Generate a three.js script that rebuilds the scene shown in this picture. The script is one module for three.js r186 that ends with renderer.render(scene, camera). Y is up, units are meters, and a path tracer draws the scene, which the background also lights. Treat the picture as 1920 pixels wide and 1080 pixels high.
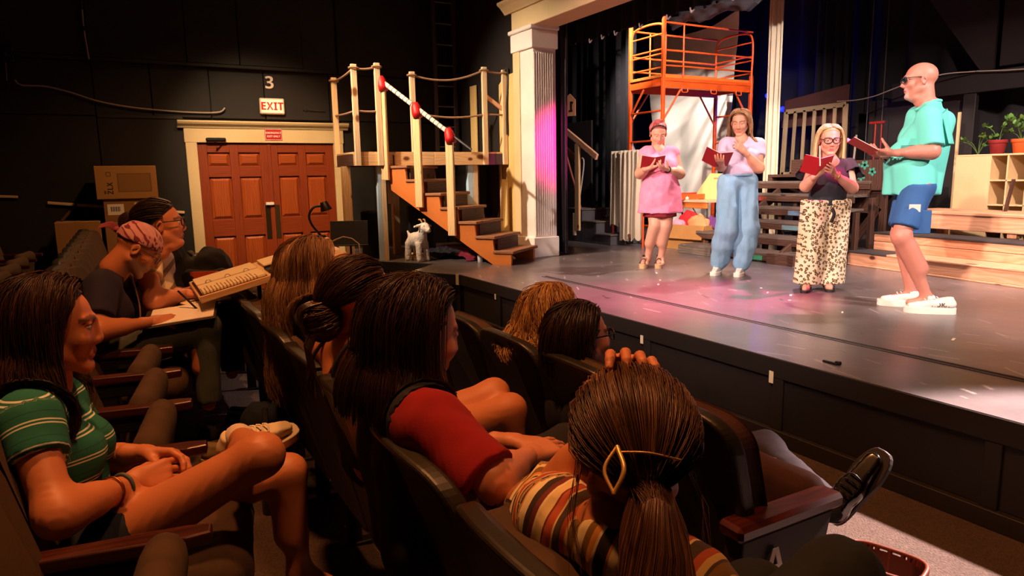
import * as THREE from 'three';
import { mergeGeometries, mergeVertices, toCreasedNormals } from 'three/addons/utils/BufferGeometryUtils.js';
import { ImprovedNoise } from 'three/addons/math/ImprovedNoise.js';
import { RectAreaLightUniformsLib } from 'three/addons/lights/RectAreaLightUniformsLib.js';
import { FontLoader } from 'three/addons/loaders/FontLoader.js';
import { TextGeometry } from 'three/addons/geometries/TextGeometry.js';

// ------------------------------------------------------------------ camera, exposure
RectAreaLightUniformsLib.init();
const scene = new THREE.Scene();
scene.background = new THREE.Color(0x000000);
const camera = new THREE.PerspectiveCamera(45.12, 16 / 9, 0.05, 60);
camera.position.set(0, 1.54, 0);
camera.up.set(-0.12983, 0.98712, -0.09344);
camera.lookAt(-0.86114, 1.54 - 0.15897, -0.48288);
scene.add(camera);
const renderer = new THREE.WebGLRenderer();
renderer.toneMapping = THREE.LinearToneMapping;
renderer.toneMappingExposure = 1.0;
renderer.shadowMap.enabled = true;

// ------------------------------------------------------------------ lighting plan: [position, aim, colour, candela, half-angle in degrees, penumbra]
// every entry becomes a hanging fixture (lamp_fixture below) with its own SpotLight in front of the lens
const STAGE_LAMPS = [
  { at: [-0.6, 4.75, 1.6], aim: [-4.3, 1.0, -6.2], c: 0xffdccc, i: 215, a: 20, p: 0.5, label: 'stage spotlight hung over the seats, nearest the camera' },
  { at: [-5.2, 4.75, 1.2], aim: [-5.0, 1.2, -6.4], c: 0xffd4c4, i: 175, a: 24, p: 0.5, label: 'stage spotlight hung over the seats, middle of the house' },
  { at: [-7.0, 4.75, 0.9], aim: [-7.9, 1.9, -4.4], c: 0xffe2c4, i: 200, a: 20, p: 0.6, label: 'stage spotlight hung over the seats, nearest the doors' },
  { at: [0.9, 4.3, -5.6], aim: [-3.6, 0.6, -5.6], c: 0xffe6e0, i: 110, a: 28, p: 0.6, label: 'stage spotlight on the right of the overhead stage pipe' },
  { at: [-0.9, 3.26, -5.12], aim: [-0.9, 0.0, -2.6], c: 0xffe0d8, i: 400, a: 16.5, p: 0.25, label: 'stage spotlight over the right stage pointing to the aisle' },
  { at: [-4.2, 4.4, -5.6], aim: [-7.8, 2.3, -7.6], c: 0xffe6dc, i: 110, a: 27, p: 0.6, label: 'stage spotlight lighting the scaffold from the front pipe' },
  { at: [-7.4, 4.35, -5.75], aim: [-9.1, 1.5, -8.7], c: 0xffeee6, i: 120, a: 22, p: 0.5, label: 'stage spotlight lighting the white backdrop cloth' },
  { at: [-1.6, 4.4, -5.6], aim: [-4.6, 0.9, -8.0], c: 0xffdccf, i: 120, a: 34, p: 0.6, label: 'stage spotlight lighting the pine risers from the front pipe' },
  { at: [-5.6, 4.35, -7.2], aim: [-4.9, 0.5, -4.1], c: 0xffdccf, i: 110, a: 26, p: 0.6, label: 'stage spotlight behind the hanging border' },
  { at: [-3.4, 4.35, -6.4], aim: [-4.3, 0.5, -4.2], c: 0xff2f8a, i: 300, a: 16, p: 0.9, label: 'pink stage spotlight on the overhead pipe' },
  { at: [-4.6, 3.28, -5.02], aim: [-7.75, 1.85, -5.02], c: 0xff1c8c, i: 120, a: 10, p: 0.6, label: 'magenta stage spotlight aimed at the side curtain' },
  { at: [-6.6, 4.75, -0.4], aim: [-10.3, 1.5, -2.0], c: 0xffdcae, i: 95, a: 19, p: 0.7, label: 'amber spotlight hung from the ceiling and aimed at the double doors' },
];
const HOUSE_LAMPS = [
  { at: [-2.4, 4.7, -0.1], c: 0xffa15c, i: 36, label: 'recessed amber house light over the middle seats' },
  { at: [-7.7, 4.7, -1.7], c: 0xffb878, i: 40, label: 'recessed amber house light in front of the doors' },
  { at: [-0.9, 4.7, -1.0], c: 0xffa463, i: 22, label: 'recessed amber house light over the front row' },
];
// ------------------------------------------------------------------ helpers
const V = (x, y, z) => new THREE.Vector3(x, y, z);
const A3 = a => (a.isVector3 ? a.clone() : V(a[0], a[1], a[2]));
const noiseGen = new ImprovedNoise();
const nz = (x, y, z) => noiseGen.noise(x + 31.7, y + 17.3, z + 5.1);
function rng(seed) { let s = seed >>> 0; return () => { s = (s + 0x6D2B79F5) >>> 0; let t = Math.imul(s ^ (s >>> 15), 1 | s); t = (t + Math.imul(t ^ (t >>> 7), 61 | t)) ^ t; return ((t ^ (t >>> 14)) >>> 0) / 4294967296; }; }
const rnd = rng(4711);
const clamp = (v, a = 0, b = 1) => Math.min(b, Math.max(a, v));
const mixv = (a, b, t) => a + (b - a) * t;
const lerp3 = (a, b, t) => A3(a).lerp(A3(b), t);
const smooth = (a, b, x) => { const t = clamp((x - a) / (b - a)); return t * t * (3 - 2 * t); };
const lin = hex => { const c = new THREE.Color(hex); return [c.r, c.g, c.b]; };

const used = new Map();
function numbered(name) { const n = used.get(name) || 0; used.set(name, n + 1); return n ? `${name}_${String(n).padStart(3, '0')}` : name; }
function tag(o, label, category, group, kind) { o.userData.label = label; if (category) o.userData.category = category; if (group) o.userData.group = group; if (kind) o.userData.kind = kind; return o; }
function thing(name, label, category, pos = [0, 0, 0], turn = 0, group) {
  const o = new THREE.Group(); o.name = numbered(name); o.position.set(...pos); o.rotation.y = turn; scene.add(o);
  return tag(o, label, category, group);
}
function mesh(name, geo, mat, parent = scene) {
  const g = Array.isArray(geo) ? merge(geo) : geo;
  const m = new THREE.Mesh(g, mat); m.castShadow = m.receiveShadow = true;
  m.name = parent === scene ? numbered(name) : name; parent.add(m); return m;
}
function struct(name, geo, mat, parent = scene) { const m = mesh(name, geo, mat, parent); if (parent === scene) m.userData.kind = 'structure'; return m; }
function structGroup(name) { const o = new THREE.Group(); o.name = numbered(name); o.userData.kind = 'structure'; scene.add(o); return o; }
function merge(list) {
  const norm = list.map(g => {
    let h = g.index ? g.toNonIndexed() : g;
    if (!h.attributes.uv) h.setAttribute('uv', new THREE.BufferAttribute(new Float32Array(h.attributes.position.count * 2), 2));
    if (!h.attributes.normal) h.computeVertexNormals();
    for (const k of Object.keys(h.attributes)) if (!['position', 'normal', 'uv', 'color'].includes(k)) h.deleteAttribute(k);
    return h;
  });
  const anyCol = norm.some(g => g.attributes.color);
  if (anyCol) for (const g of norm) if (!g.attributes.color) g.setAttribute('color', new THREE.BufferAttribute(new Float32Array(g.attributes.position.count * 3).fill(1), 3));
  return mergeGeometries(norm);
}
// uv in metres from the dominant axis of each face, u along the longest side of the box
function boxUV(g, swap) {
  if (g.index) g = g.toNonIndexed();
  g.computeVertexNormals();
  const p = g.attributes.position, n = g.attributes.normal, uv = new Float32Array(p.count * 2);
  g.computeBoundingBox(); const s = g.boundingBox.getSize(V(0, 0, 0));
  const ou = rnd() * 7, ov = rnd() * 7;
  const order = [['x', s.x], ['y', s.y], ['z', s.z]].sort((a, b) => b[1] - a[1]).map(e => e[0]);
  for (let i = 0; i < p.count; i++) {
    const a = [Math.abs(n.getX(i)), Math.abs(n.getY(i)), Math.abs(n.getZ(i))];
    const d = a[0] >= a[1] && a[0] >= a[2] ? 'x' : a[1] >= a[2] ? 'y' : 'z';
    const ax = order.filter(e => e !== d);
    const q = { x: p.getX(i), y: p.getY(i), z: p.getZ(i) };
    uv[2 * i] = q[ax[swap ? 1 : 0]] + ou; uv[2 * i + 1] = q[ax[swap ? 0 : 1]] + ov;
  }
  g.setAttribute('uv', new THREE.BufferAttribute(uv, 2)); return g;
}
// box with chamfered edges, centred on the origin
function cbox(w, h, d, c = 0.004) {
  c = Math.min(c, w * 0.3, h * 0.3, d * 0.3);
  const x = w / 2, y = h / 2, z = d / 2, P = [], I = [];
  const S = [-1, 1], id = {};
  const key = (a, sx, sy, sz) => a * 8 + (sx > 0 ? 4 : 0) + (sy > 0 ? 2 : 0) + (sz > 0 ? 1 : 0);
  for (const sx of S) for (const sy of S) for (const sz of S) for (let a = 0; a < 3; a++) {
    id[key(a, sx, sy, sz)] = P.length / 3;
    P.push(sx * (a === 0 ? x : x - c), sy * (a === 1 ? y : y - c), sz * (a === 2 ? z : z - c));
  }
  const q = (a, b, cc, dd) => { I.push(a, b, cc, a, cc, dd); };
  const g = new THREE.BufferGeometry();
  const k = (a, sx, sy, sz) => id[key(a, sx, sy, sz)];
  for (const s of S) {
    const f = [[k(0, s, -1, -1), k(0, s, 1, -1), k(0, s, 1, 1), k(0, s, -1, 1)], [k(1, -1, s, -1), k(1, -1, s, 1), k(1, 1, s, 1), k(1, 1, s, -1)], [k(2, -1, -1, s), k(2, 1, -1, s), k(2, 1, 1, s), k(2, -1, 1, s)]];
    for (const r of f) s > 0 ? q(...r) : q(...r.slice().reverse());
  }
  const e = (a, b, f) => { // edges between faces a and b
    for (const s1 of S) for (const s2 of S) {
      const v = (ax, t) => { const o = [0, 0, 0]; o[a] = s1; o[b] = s2; o[f] = t; return k(ax, ...o); };
      const r = [v(a, -1), v(a, 1), v(b, 1), v(b, -1)]; I.push(r[0], r[1], r[2], r[0], r[2], r[3]);
    }
  };
  e(0, 1, 2); e(0, 2, 1); e(1, 2, 0);
  for (const sx of S) for (const sy of S) for (const sz of S) I.push(k(0, sx, sy, sz), k(1, sx, sy, sz), k(2, sx, sy, sz));
  // orient every triangle outwards
  for (let i = 0; i < I.length; i += 3) {
    const a = V(P[I[i] * 3], P[I[i] * 3 + 1], P[I[i] * 3 + 2]), b = V(P[I[i + 1] * 3], P[I[i + 1] * 3 + 1], P[I[i + 1] * 3 + 2]), cc = V(P[I[i + 2] * 3], P[I[i + 2] * 3 + 1], P[I[i + 2] * 3 + 2]);
    const n = b.clone().sub(a).cross(cc.clone().sub(a)); if (n.dot(a.clone().add(b).add(cc)) < 0) { const t = I[i + 1]; I[i + 1] = I[i + 2]; I[i + 2] = t; }
  }
  g.setAttribute('position', new THREE.Float32BufferAttribute(P, 3)); g.setIndex(I);
  return boxUV(g);
}
const bx = (w, h, d, x = 0, y = 0, z = 0, c = 0.004) => cbox(w, h, d, c).translate(x, y, z);
// box spanning two corners
const bspan = (a, b, c = 0.004) => bx(Math.abs(b[0] - a[0]), Math.abs(b[1] - a[1]), Math.abs(b[2] - a[2]), (a[0] + b[0]) / 2, (a[1] + b[1]) / 2, (a[2] + b[2]) / 2, c);
// beam of section w x h from p to q (h towards "up")
function beam(p, q, w, h, c = 0.004, up = V(0, 1, 0)) {
  p = A3(p); q = A3(q); const d = q.clone().sub(p), L = d.length(); d.normalize();
  let s = up.clone().cross(d); if (s.lengthSq() < 1e-6) s = V(1, 0, 0).cross(d); s.normalize(); const u = d.clone().cross(s);
  const m = new THREE.Matrix4().makeBasis(s, u, d); m.setPosition(p.clone().add(q).multiplyScalar(0.5));
  return cbox(w, h, L, c).applyMatrix4(m);
}
// round bar / tube through points
function tube(pts, r, seg = 8, closed = false, div) {
  const c = pts.length === 2 ? new THREE.LineCurve3(A3(pts[0]), A3(pts[1])) : new THREE.CatmullRomCurve3(pts.map(A3), closed, 'centripetal');
  const n = div || (pts.length === 2 ? 1 : Math.max(6, pts.length * 5));
  return new THREE.TubeGeometry(c, n, r, seg, closed);
}
function bar(p, q, r0, r1 = r0, seg = 10) {
  p = A3(p); q = A3(q); const d = q.clone().sub(p), L = d.length();
  const g = new THREE.CylinderGeometry(r1, r0, L, seg); g.translate(0, L / 2, 0);
  g.applyQuaternion(new THREE.Quaternion().setFromUnitVectors(V(0, 1, 0), d.normalize())); return g.translate(p.x, p.y, p.z);
}
function lathe(prof, seg = 24) { return new THREE.LatheGeometry(prof.map(p => new THREE.Vector2(p[0], p[1])), seg); }
function prism(poly, depth, bevel = 0) { // polygon in xy, extruded in z
  const s = new THREE.Shape(poly.map(p => new THREE.Vector2(p[0], p[1])));
  return new THREE.ExtrudeGeometry(s, { depth, bevelEnabled: bevel > 0, bevelSize: bevel, bevelThickness: bevel, bevelSegments: 2, curveSegments: 6 });
}
const place = (g, x, y, z, rx = 0, ry = 0, rz = 0) => g.applyMatrix4(new THREE.Matrix4().compose(V(x, y, z), new THREE.Quaternion().setFromEuler(new THREE.Euler(rx, ry, rz, 'YXZ')), V(1, 1, 1)));
function paint(g, rgb) { const n = g.attributes.position.count, a = new Float32Array(n * 3); for (let i = 0; i < n; i++) { a[3 * i] = rgb[0]; a[3 * i + 1] = rgb[1]; a[3 * i + 2] = rgb[2]; } g.setAttribute('color', new THREE.BufferAttribute(a, 3)); return g; }
// grid surface from a function (u, v in 0..1) -> [x, y, z]; thickness by a second skin
function sheet(fn, nu, nv, thick = 0, uvScale = [1, 1]) {
  const P = [], U = [], I = [];
  const pts = []; for (let j = 0; j <= nv; j++) for (let i = 0; i <= nu; i++) pts.push(A3(fn(i / nu, j / nv)));
  const at = (i, j) => pts[clamp(j, 0, nv) * (nu + 1) + clamp(i, 0, nu)];
  const N = []; for (let j = 0; j <= nv; j++) for (let i = 0; i <= nu; i++) N.push(at(i + 1, j).clone().sub(at(i - 1, j)).cross(at(i, j + 1).clone().sub(at(i, j - 1))).normalize());
  const layers = thick ? [0.5, -0.5] : [0];
  for (const s of layers) pts.forEach((p, k) => { const q = p.clone().addScaledVector(N[k], s * thick); P.push(q.x, q.y, q.z); U.push((k % (nu + 1)) / nu * uvScale[0], Math.floor(k / (nu + 1)) / nv * uvScale[1]); });
  const n = pts.length, W = nu + 1;
  for (let j = 0; j < nv; j++) for (let i = 0; i < nu; i++) { const a = j * W + i, b = a + 1, c = a + W, d = c + 1; I.push(a, b, d, a, d, c); if (thick) I.push(n + a, n + d, n + b, n + a, n + c, n + d); }
  if (thick) {
    const rim = []; for (let i = 0; i < nu; i++) rim.push([i + 1, i]); for (let j = 0; j < nv; j++) rim.push([j * W, (j + 1) * W]);
    for (let i = 0; i < nu; i++) rim.push([nv * W + i, nv * W + i + 1]); for (let j = 0; j < nv; j++) rim.push([(j + 1) * W + nu, j * W + nu]);
    for (const [a, b] of rim) I.push(a, b, n + b, a, n + b, n + a);
  }
  const g = new THREE.BufferGeometry(); g.setAttribute('position', new THREE.Float32BufferAttribute(P, 3)); g.setAttribute('uv', new THREE.Float32BufferAttribute(U, 2)); g.setIndex(I); g.computeVertexNormals(); return g;
}

// ------------------------------------------------------------------ textures and materials
const hash2 = (x, y) => { const s = Math.sin(x * 127.1 + y * 311.7) * 43758.5453; return s - Math.floor(s); };
function tileNoise(x, y, px, py) { // value noise that tiles after px, py cells
  const xi = Math.floor(x), yi = Math.floor(y), fx = x - xi, fy = y - yi, w = (a, n) => ((a % n) + n) % n;
  const sx = fx * fx * (3 - 2 * fx), sy = fy * fy * (3 - 2 * fy), h = (a, b) => hash2(w(a, px) + 0.5, w(b, py) + 0.5);
  return mixv(mixv(h(xi, yi), h(xi + 1, yi), sx), mixv(h(xi, yi + 1), h(xi + 1, yi + 1), sx), sy);
}
const fbm = (u, v, f, oct = 4) => { let s = 0, a = 0.5, t = 0; for (let o = 0; o < oct; o++) { s += a * tileNoise(u * f, v * f, f, f); t += a; a *= 0.5; f *= 2; } return s / t; };
function tex(w, h, fn, srgb = true, rep = [1, 1]) {
  const d = new Uint8Array(w * h * 4);
  for (let y = 0; y < h; y++) for (let x = 0; x < w; x++) { const c = fn(x / w, y / h, x, y); const k = (y * w + x) * 4; if (typeof c === 'number') { d[k] = d[k + 1] = d[k + 2] = clamp(c) * 255; } else { d[k] = clamp(c[0]) * 255; d[k + 1] = clamp(c[1]) * 255; d[k + 2] = clamp(c[2]) * 255; } d[k + 3] = 255; }
  const t = new THREE.DataTexture(d, w, h); t.wrapS = t.wrapT = THREE.RepeatWrapping; t.magFilter = THREE.LinearFilter; t.minFilter = THREE.LinearMipmapLinearFilter; t.generateMipmaps = true;
  if (srgb) t.colorSpace = THREE.SRGBColorSpace; t.repeat.set(...rep); t.needsUpdate = true; return t;
}
function rgbMix(a, b, t) { return [mixv(a[0], b[0], t), mixv(a[1], b[1], t), mixv(a[2], b[2], t)]; }
const H = h => [(h >> 16 & 255) / 255, (h >> 8 & 255) / 255, (h & 255) / 255];
function std(o) { return new THREE.MeshStandardMaterial(Object.assign({ roughness: 0.8, metalness: 0 }, o)); }
function phys(o) { return new THREE.MeshPhysicalMaterial(Object.assign({ roughness: 0.8, metalness: 0 }, o)); }
function woodTex(a, b, knot, seed = 0, rings = 14) { // u runs along the grain, one tile = 1.6 m x 0.4 m
  return tex(512, 128, (u, v) => {
    const w = fbm(u, (v + seed * 0.37) % 1, 4, 3) * 0.7;
    let s = 0.5 + 0.5 * Math.sin((v * rings + w * 5 + seed) * Math.PI * 2);
    s = s * 0.55 + tileNoise(u * 12, v * 90, 12, 90) * 0.45;
    let c = rgbMix(a, b, s);
    for (const [ku, kv, r] of [[0.13 + seed * 0.11, 0.4, 0.011], [0.47, 0.72 - seed * 0.2, 0.014], [0.82 - seed * 0.13, 0.25, 0.009]]) {
      const dx = (u - ku), dy = (v - kv) * 0.25, d = Math.hypot(dx * 0.6, dy); if (knot && d < r * 1.9) c = rgbMix(c, knot, smooth(r * 1.9, r * 0.7, d));
    }
    return c;
  }, true, [0.6, 2.4]);
}
const fabricBump = tex(128, 128, (u, v) => 0.5 + 0.22 * Math.sin(u * Math.PI * 64) * Math.cos(v * Math.PI * 64) + 0.25 * (tileNoise(u * 64, v * 64, 64, 64) - 0.5), false, [4, 4]);
const blotch = tex(256, 256, (u, v) => 0.45 + 0.55 * fbm(u, v, 6, 5), false);
const fineBump = tex(256, 256, (u, v) => fbm(u, v, 24, 4), false, [2, 2]);
const paintTex = (base, dark, amt = 0.5, f = 5) => tex(256, 256, (u, v) => rgbMix(base, dark, amt * smooth(0.35, 0.8, fbm(u, v, f, 5)) + 0.15 * (tileNoise(u * 128, v * 128, 128, 128) - 0.5)), true, [0.8, 0.8]);
const MAT = {};
MAT.pine = [0, 1, 2].map(s => std({ map: woodTex(H(0xe6c496), H(0xd0a26a), H(0x6a3c1c), s), roughness: 0.62, bumpMap: blotch, bumpScale: 0.0006 }));
MAT.pinePale = [0, 1].map(s => std({ map: woodTex(H(0xead3ae), H(0xd6b588), H(0x7a4c28), s + 0.4), roughness: 0.65 }));
MAT.pineRed = [0, 1, 2].map(s => std({ map: woodTex(H(0xeebb9a), H(0xd6966c), H(0x63301a), s + 0.7, 9), roughness: 0.55 }));
MAT.door = [0, 1].map(s => phys({ map: woodTex(H(0x9a4215), H(0x6e260a), null, s, 22), roughness: 0.42, clearcoat: 0.25, clearcoatRoughness: 0.35 }));
MAT.doorPanel = [0, 1].map(s => phys({ map: woodTex(H(0xb2561d), H(0x853510), null, s + 0.3, 18), roughness: 0.4, clearcoat: 0.25, clearcoatRoughness: 0.35 }));
MAT.darkWood = [0, 1].map(s => std({ map: woodTex(H(0x5d3d2b), H(0x35211a), H(0x1d110c), s + 0.2), roughness: 0.68 }));
MAT.greyWood = [0, 1].map(s => std({ map: woodTex(H(0x74665c), H(0x4a3f39), H(0x2a2320), s + 0.55), roughness: 0.75 }));
MAT.armWood = phys({ map: woodTex(H(0x54231a), H(0x30110d), null, 0.3, 16), roughness: 0.3, clearcoat: 0.5, clearcoatRoughness: 0.25 });
MAT.treadWood = std({ map: woodTex(H(0xa3704c), H(0x70452b), H(0x3a2012), 0.8), roughness: 0.6 });
MAT.orangePaint = std({ map: paintTex(H(0xc7702c), H(0xa75a20), 0.5), roughness: 0.5 });
MAT.scaffold = phys({ map: paintTex(H(0xd9531a), H(0xa63a10), 0.7, 9), roughness: 0.4, clearcoat: 0.2 });
MAT.cream = std({ map: paintTex(H(0xd9bf90), H(0xc5a877), 0.4), roughness: 0.6 });
MAT.creamFlat = std({ map: paintTex(H(0xd7b774), H(0xbb9656), 0.5, 3), roughness: 0.8 });
MAT.slat = std({ map: paintTex(H(0x8e7c60), H(0x6f5f48), 0.5), roughness: 0.8 });
MAT.white = std({ map: paintTex(H(0xe8ded6), H(0xd3c4ba), 0.4), roughness: 0.55 });
MAT.bluePaint = std({ map: paintTex(H(0xb6d3e6), H(0x95b9d2), 0.4), roughness: 0.6 });
MAT.blackWall = [0, 1, 2].map(s => std({ map: paintTex(H([0x1c1611, 0x1f1813, 0x1a1510][s]), H(0x120e0b), 0.6, 4 + s), roughness: 0.72, bumpMap: fineBump, bumpScale: 0.0008 }));
MAT.blackPaint = std({ map: paintTex(H(0x221d1c), H(0x141110), 0.6, 5), roughness: 0.6 });
MAT.blackPanel = [0, 1].map(s => std({ map: paintTex(H(s ? 0x1d191a : 0x191617), H(0x110e0f), 0.6, 5), roughness: 0.66 }));
MAT.blackMetal = std({ color: 0x1a1a1c, roughness: 0.45, metalness: 0.4 });
MAT.ironGrey = std({ color: 0x4a4a4e, roughness: 0.45, metalness: 0.6 });
MAT.steel = std({ color: 0xb9b9bd, roughness: 0.32, metalness: 0.9 });
MAT.cable = std({ color: 0x9a8d82, roughness: 0.6 });
MAT.cableBlack = std({ color: 0x17161a, roughness: 0.6 });
MAT.rope = std({ map: tex(64, 64, (u, v) => rgbMix(H(0xb28f6e), H(0x7d5f48), 0.5 + 0.5 * Math.sin((u + v) * Math.PI * 8)), true, [24, 1]), roughness: 0.9 });
MAT.redTape = std({ color: 0xb80f14, roughness: 0.5 });
MAT.card = [0, 1].map(s => std({ map: tex(256, 256, (u, v) => rgbMix(H(s ? 0xb08046 : 0xa4753d), H(0x8a5f30), 0.45 * fbm(u, v, 8, 4) + 0.1 * Math.sin(v * Math.PI * 100)), true, [1.4, 1.4]), roughness: 0.85 }));
MAT.tapeTan = std({ color: 0xa7814c, roughness: 0.4 });
MAT.paper = std({ color: 0xefe3c6, roughness: 0.85 });
MAT.paperWhite = std({ color: 0xf0ebe2, roughness: 0.8 });
MAT.curtainBlack = phys({ map: paintTex(H(0x121116), H(0x0c0b0f), 0.5, 8), roughness: 0.95, sheen: 0.25, sheenRoughness: 0.6, sheenColor: new THREE.Color(0x6a6570) });
MAT.curtainCharcoal = phys({ map: paintTex(H(0x35323a), H(0x2a282e), 0.5, 8), roughness: 0.92, sheen: 0.3, sheenRoughness: 0.6, sheenColor: new THREE.Color(0x77727c) });
MAT.muslin = std({ map: paintTex(H(0xe0d9cc), H(0xcfc5b4), 0.5, 4), roughness: 0.95, bumpMap: fabricBump, bumpScale: 0.0006 });
MAT.linen = std({ map: paintTex(H(0xc9bda4), H(0xb3a68c), 0.5, 4), roughness: 0.95 });
MAT.tape = std({ color: 0xe4e2c4, roughness: 0.6 });
// ------------------------------------------------------------------ the room
const WX = -10.3, SY = 0.5;              // side wall plane, stage level
const floorY = z => (z > -1.2 ? 0.11 * (z + 1.2) : 0);
const font = await new FontLoader().loadAsync('fonts/droid/droid_sans_bold.typeface.json');
const textGeo = (s, size, depth = 0.004) => { const g = new TextGeometry(s, { font, size, depth, curveSegments: 5, bevelEnabled: false }); g.computeBoundingBox(); const b = g.boundingBox; g.translate(-(b.min.x + b.max.x) / 2, -(b.min.y + b.max.y) / 2, 0); return g; };
function signTex(w, h, draw) { const c = document.createElement('canvas'); c.width = w; c.height = h; draw(c.getContext('2d'), w, h); const t = new THREE.CanvasTexture(c); t.colorSpace = THREE.SRGBColorSpace; return t; }

MAT.carpet = std({ map: tex(512, 512, (u, v) => { const n = tileNoise(u * 200, v * 200, 200, 200), m = fbm(u, v, 8, 4); return rgbMix(H(0x3a2b24), H(0x6e5a4e), clamp(0.25 + 0.55 * n * m + 0.25 * (n - 0.5))); }, true, [1, 1]), roughness: 0.97, bumpMap: tex(256, 256, (u, v) => tileNoise(u * 128, v * 128, 128, 128), false, [2, 2]), bumpScale: 0.004 });
// house floor: level in front of the stage, rising gently under the rows
{
  const prof = [[-10.4, 0], [-1.2, 0], [5.2, 0.11 * 6.4], [5.2, -0.2], [-10.4, -0.2]];
  const g = prism(prof, 15.6); // x = z world, y, depth along x
  g.applyMatrix4(new THREE.Matrix4().makeBasis(V(0, 0, 1), V(0, 1, 0), V(-1, 0, 0))); g.translate(4, 0, 0);
  struct('floor', boxUV(g), MAT.carpet);
}
struct('ceiling', bspan([-11.6, 5.0, -10.4], [4, 5.2, 5.2]), MAT.blackPaint);
struct('wall_back', bspan([-11.6, 0, -10.2], [4, 5, -10.0]), MAT.blackPaint);
struct('wall_right', bspan([3.8, 0, -10.2], [4.0, 5, 5.2]), MAT.blackPaint);
struct('wall_rear', bspan([-10.6, 0, 5.0], [4, 5, 5.2]), MAT.blackPaint);
struct('wall_stage_left', bspan([-11.6, 0, -10.0], [-11.4, 5, -4.7]), MAT.blackPaint);
{ // side wall with the double doors: a slab and the painted boards on it
  const w = structGroup('wall_left');
  mesh('wall_core', bspan([WX - 0.24, 0, 5.2], [WX - 0.05, 5, -4.9]), MAT.blackPaint, w);
  const gap = 0.006; let k = 0;
  const panel = (z0, z1, y0, y1, x = WX, th = 0.05) => mesh('wall_panel', bspan([x - th, y0 + gap, z0 + gap], [x - (k % 3) * 0.004, y1 - gap, z1 - gap], 0.003), MAT.blackWall[k++ % 3], w);
  const lo = [-0.86, 0.14, 1.35, 2.6, 3.8, 5.0];
  for (let i = 0; i < 5; i++) panel(lo[i], lo[i + 1], 0, 2.38);
  panel(-4.6, -2.95, 0, 2.38);
  const up = [-4.6, -2.8, -1.9, -1.2, -0.5, 0.14, 1.35, 2.6, 3.8, 5.0];
  for (let i = 0; i < 9; i++) panel(up[i], up[i + 1], 2.38, 3.04);
  const top = [-2.44, -1.6, -0.95, 0.15, 1.35, 2.6, 3.8, 5.0];
  for (let i = 0; i < 7; i++) panel(top[i], top[i + 1], 3.08, 4.0, WX + 0.07, 0.12);
  for (let i = 0; i < 7; i++) panel(top[i], top[i + 1], 4.0, 5.0, WX + 0.07, 0.12);
  const tri = prism([[0, 0], [0.42, 0], [0, 0.5]], 0.12); tri.applyMatrix4(new THREE.Matrix4().makeBasis(V(0, 0, -1), V(0, 1, 0), V(1, 0, 0))); tri.translate(WX - 0.05, 3.08, -2.44);
  mesh('wall_brace', boxUV(tri), MAT.blackWall[1], w);
  panel(-4.6, -2.95, 3.04, 5.0, WX, 0.05);
  mesh('wall_ledge', bspan([WX - 0.05, 3.04, -2.9], [WX + 0.085, 3.08, 5.0], 0.004), MAT.blackWall[0], w);
  // pipe chase, dark plank and hooks at the left
  mesh('wall_strip', bspan([WX - 0.02, 2.36, 0.13], [WX + 0.012, 2.4, -0.84], 0.003), MAT.blackPaint, w);
}
{ // proscenium wall beside and above the opening
  const w = structGroup('wall_proscenium');
  mesh('wall_side', bspan([-11.6, 0, -4.95], [-8.08, 5, -4.72]), MAT.blackPaint, w);
  mesh('wall_side', bspan([2.2, 0, -4.95], [4, 5, -4.72]), MAT.blackPaint, w);
  mesh('wall_header', bspan([-8.08, 3.72, -4.95], [2.2, 5, -4.72]), MAT.blackPaint, w);
}
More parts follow.
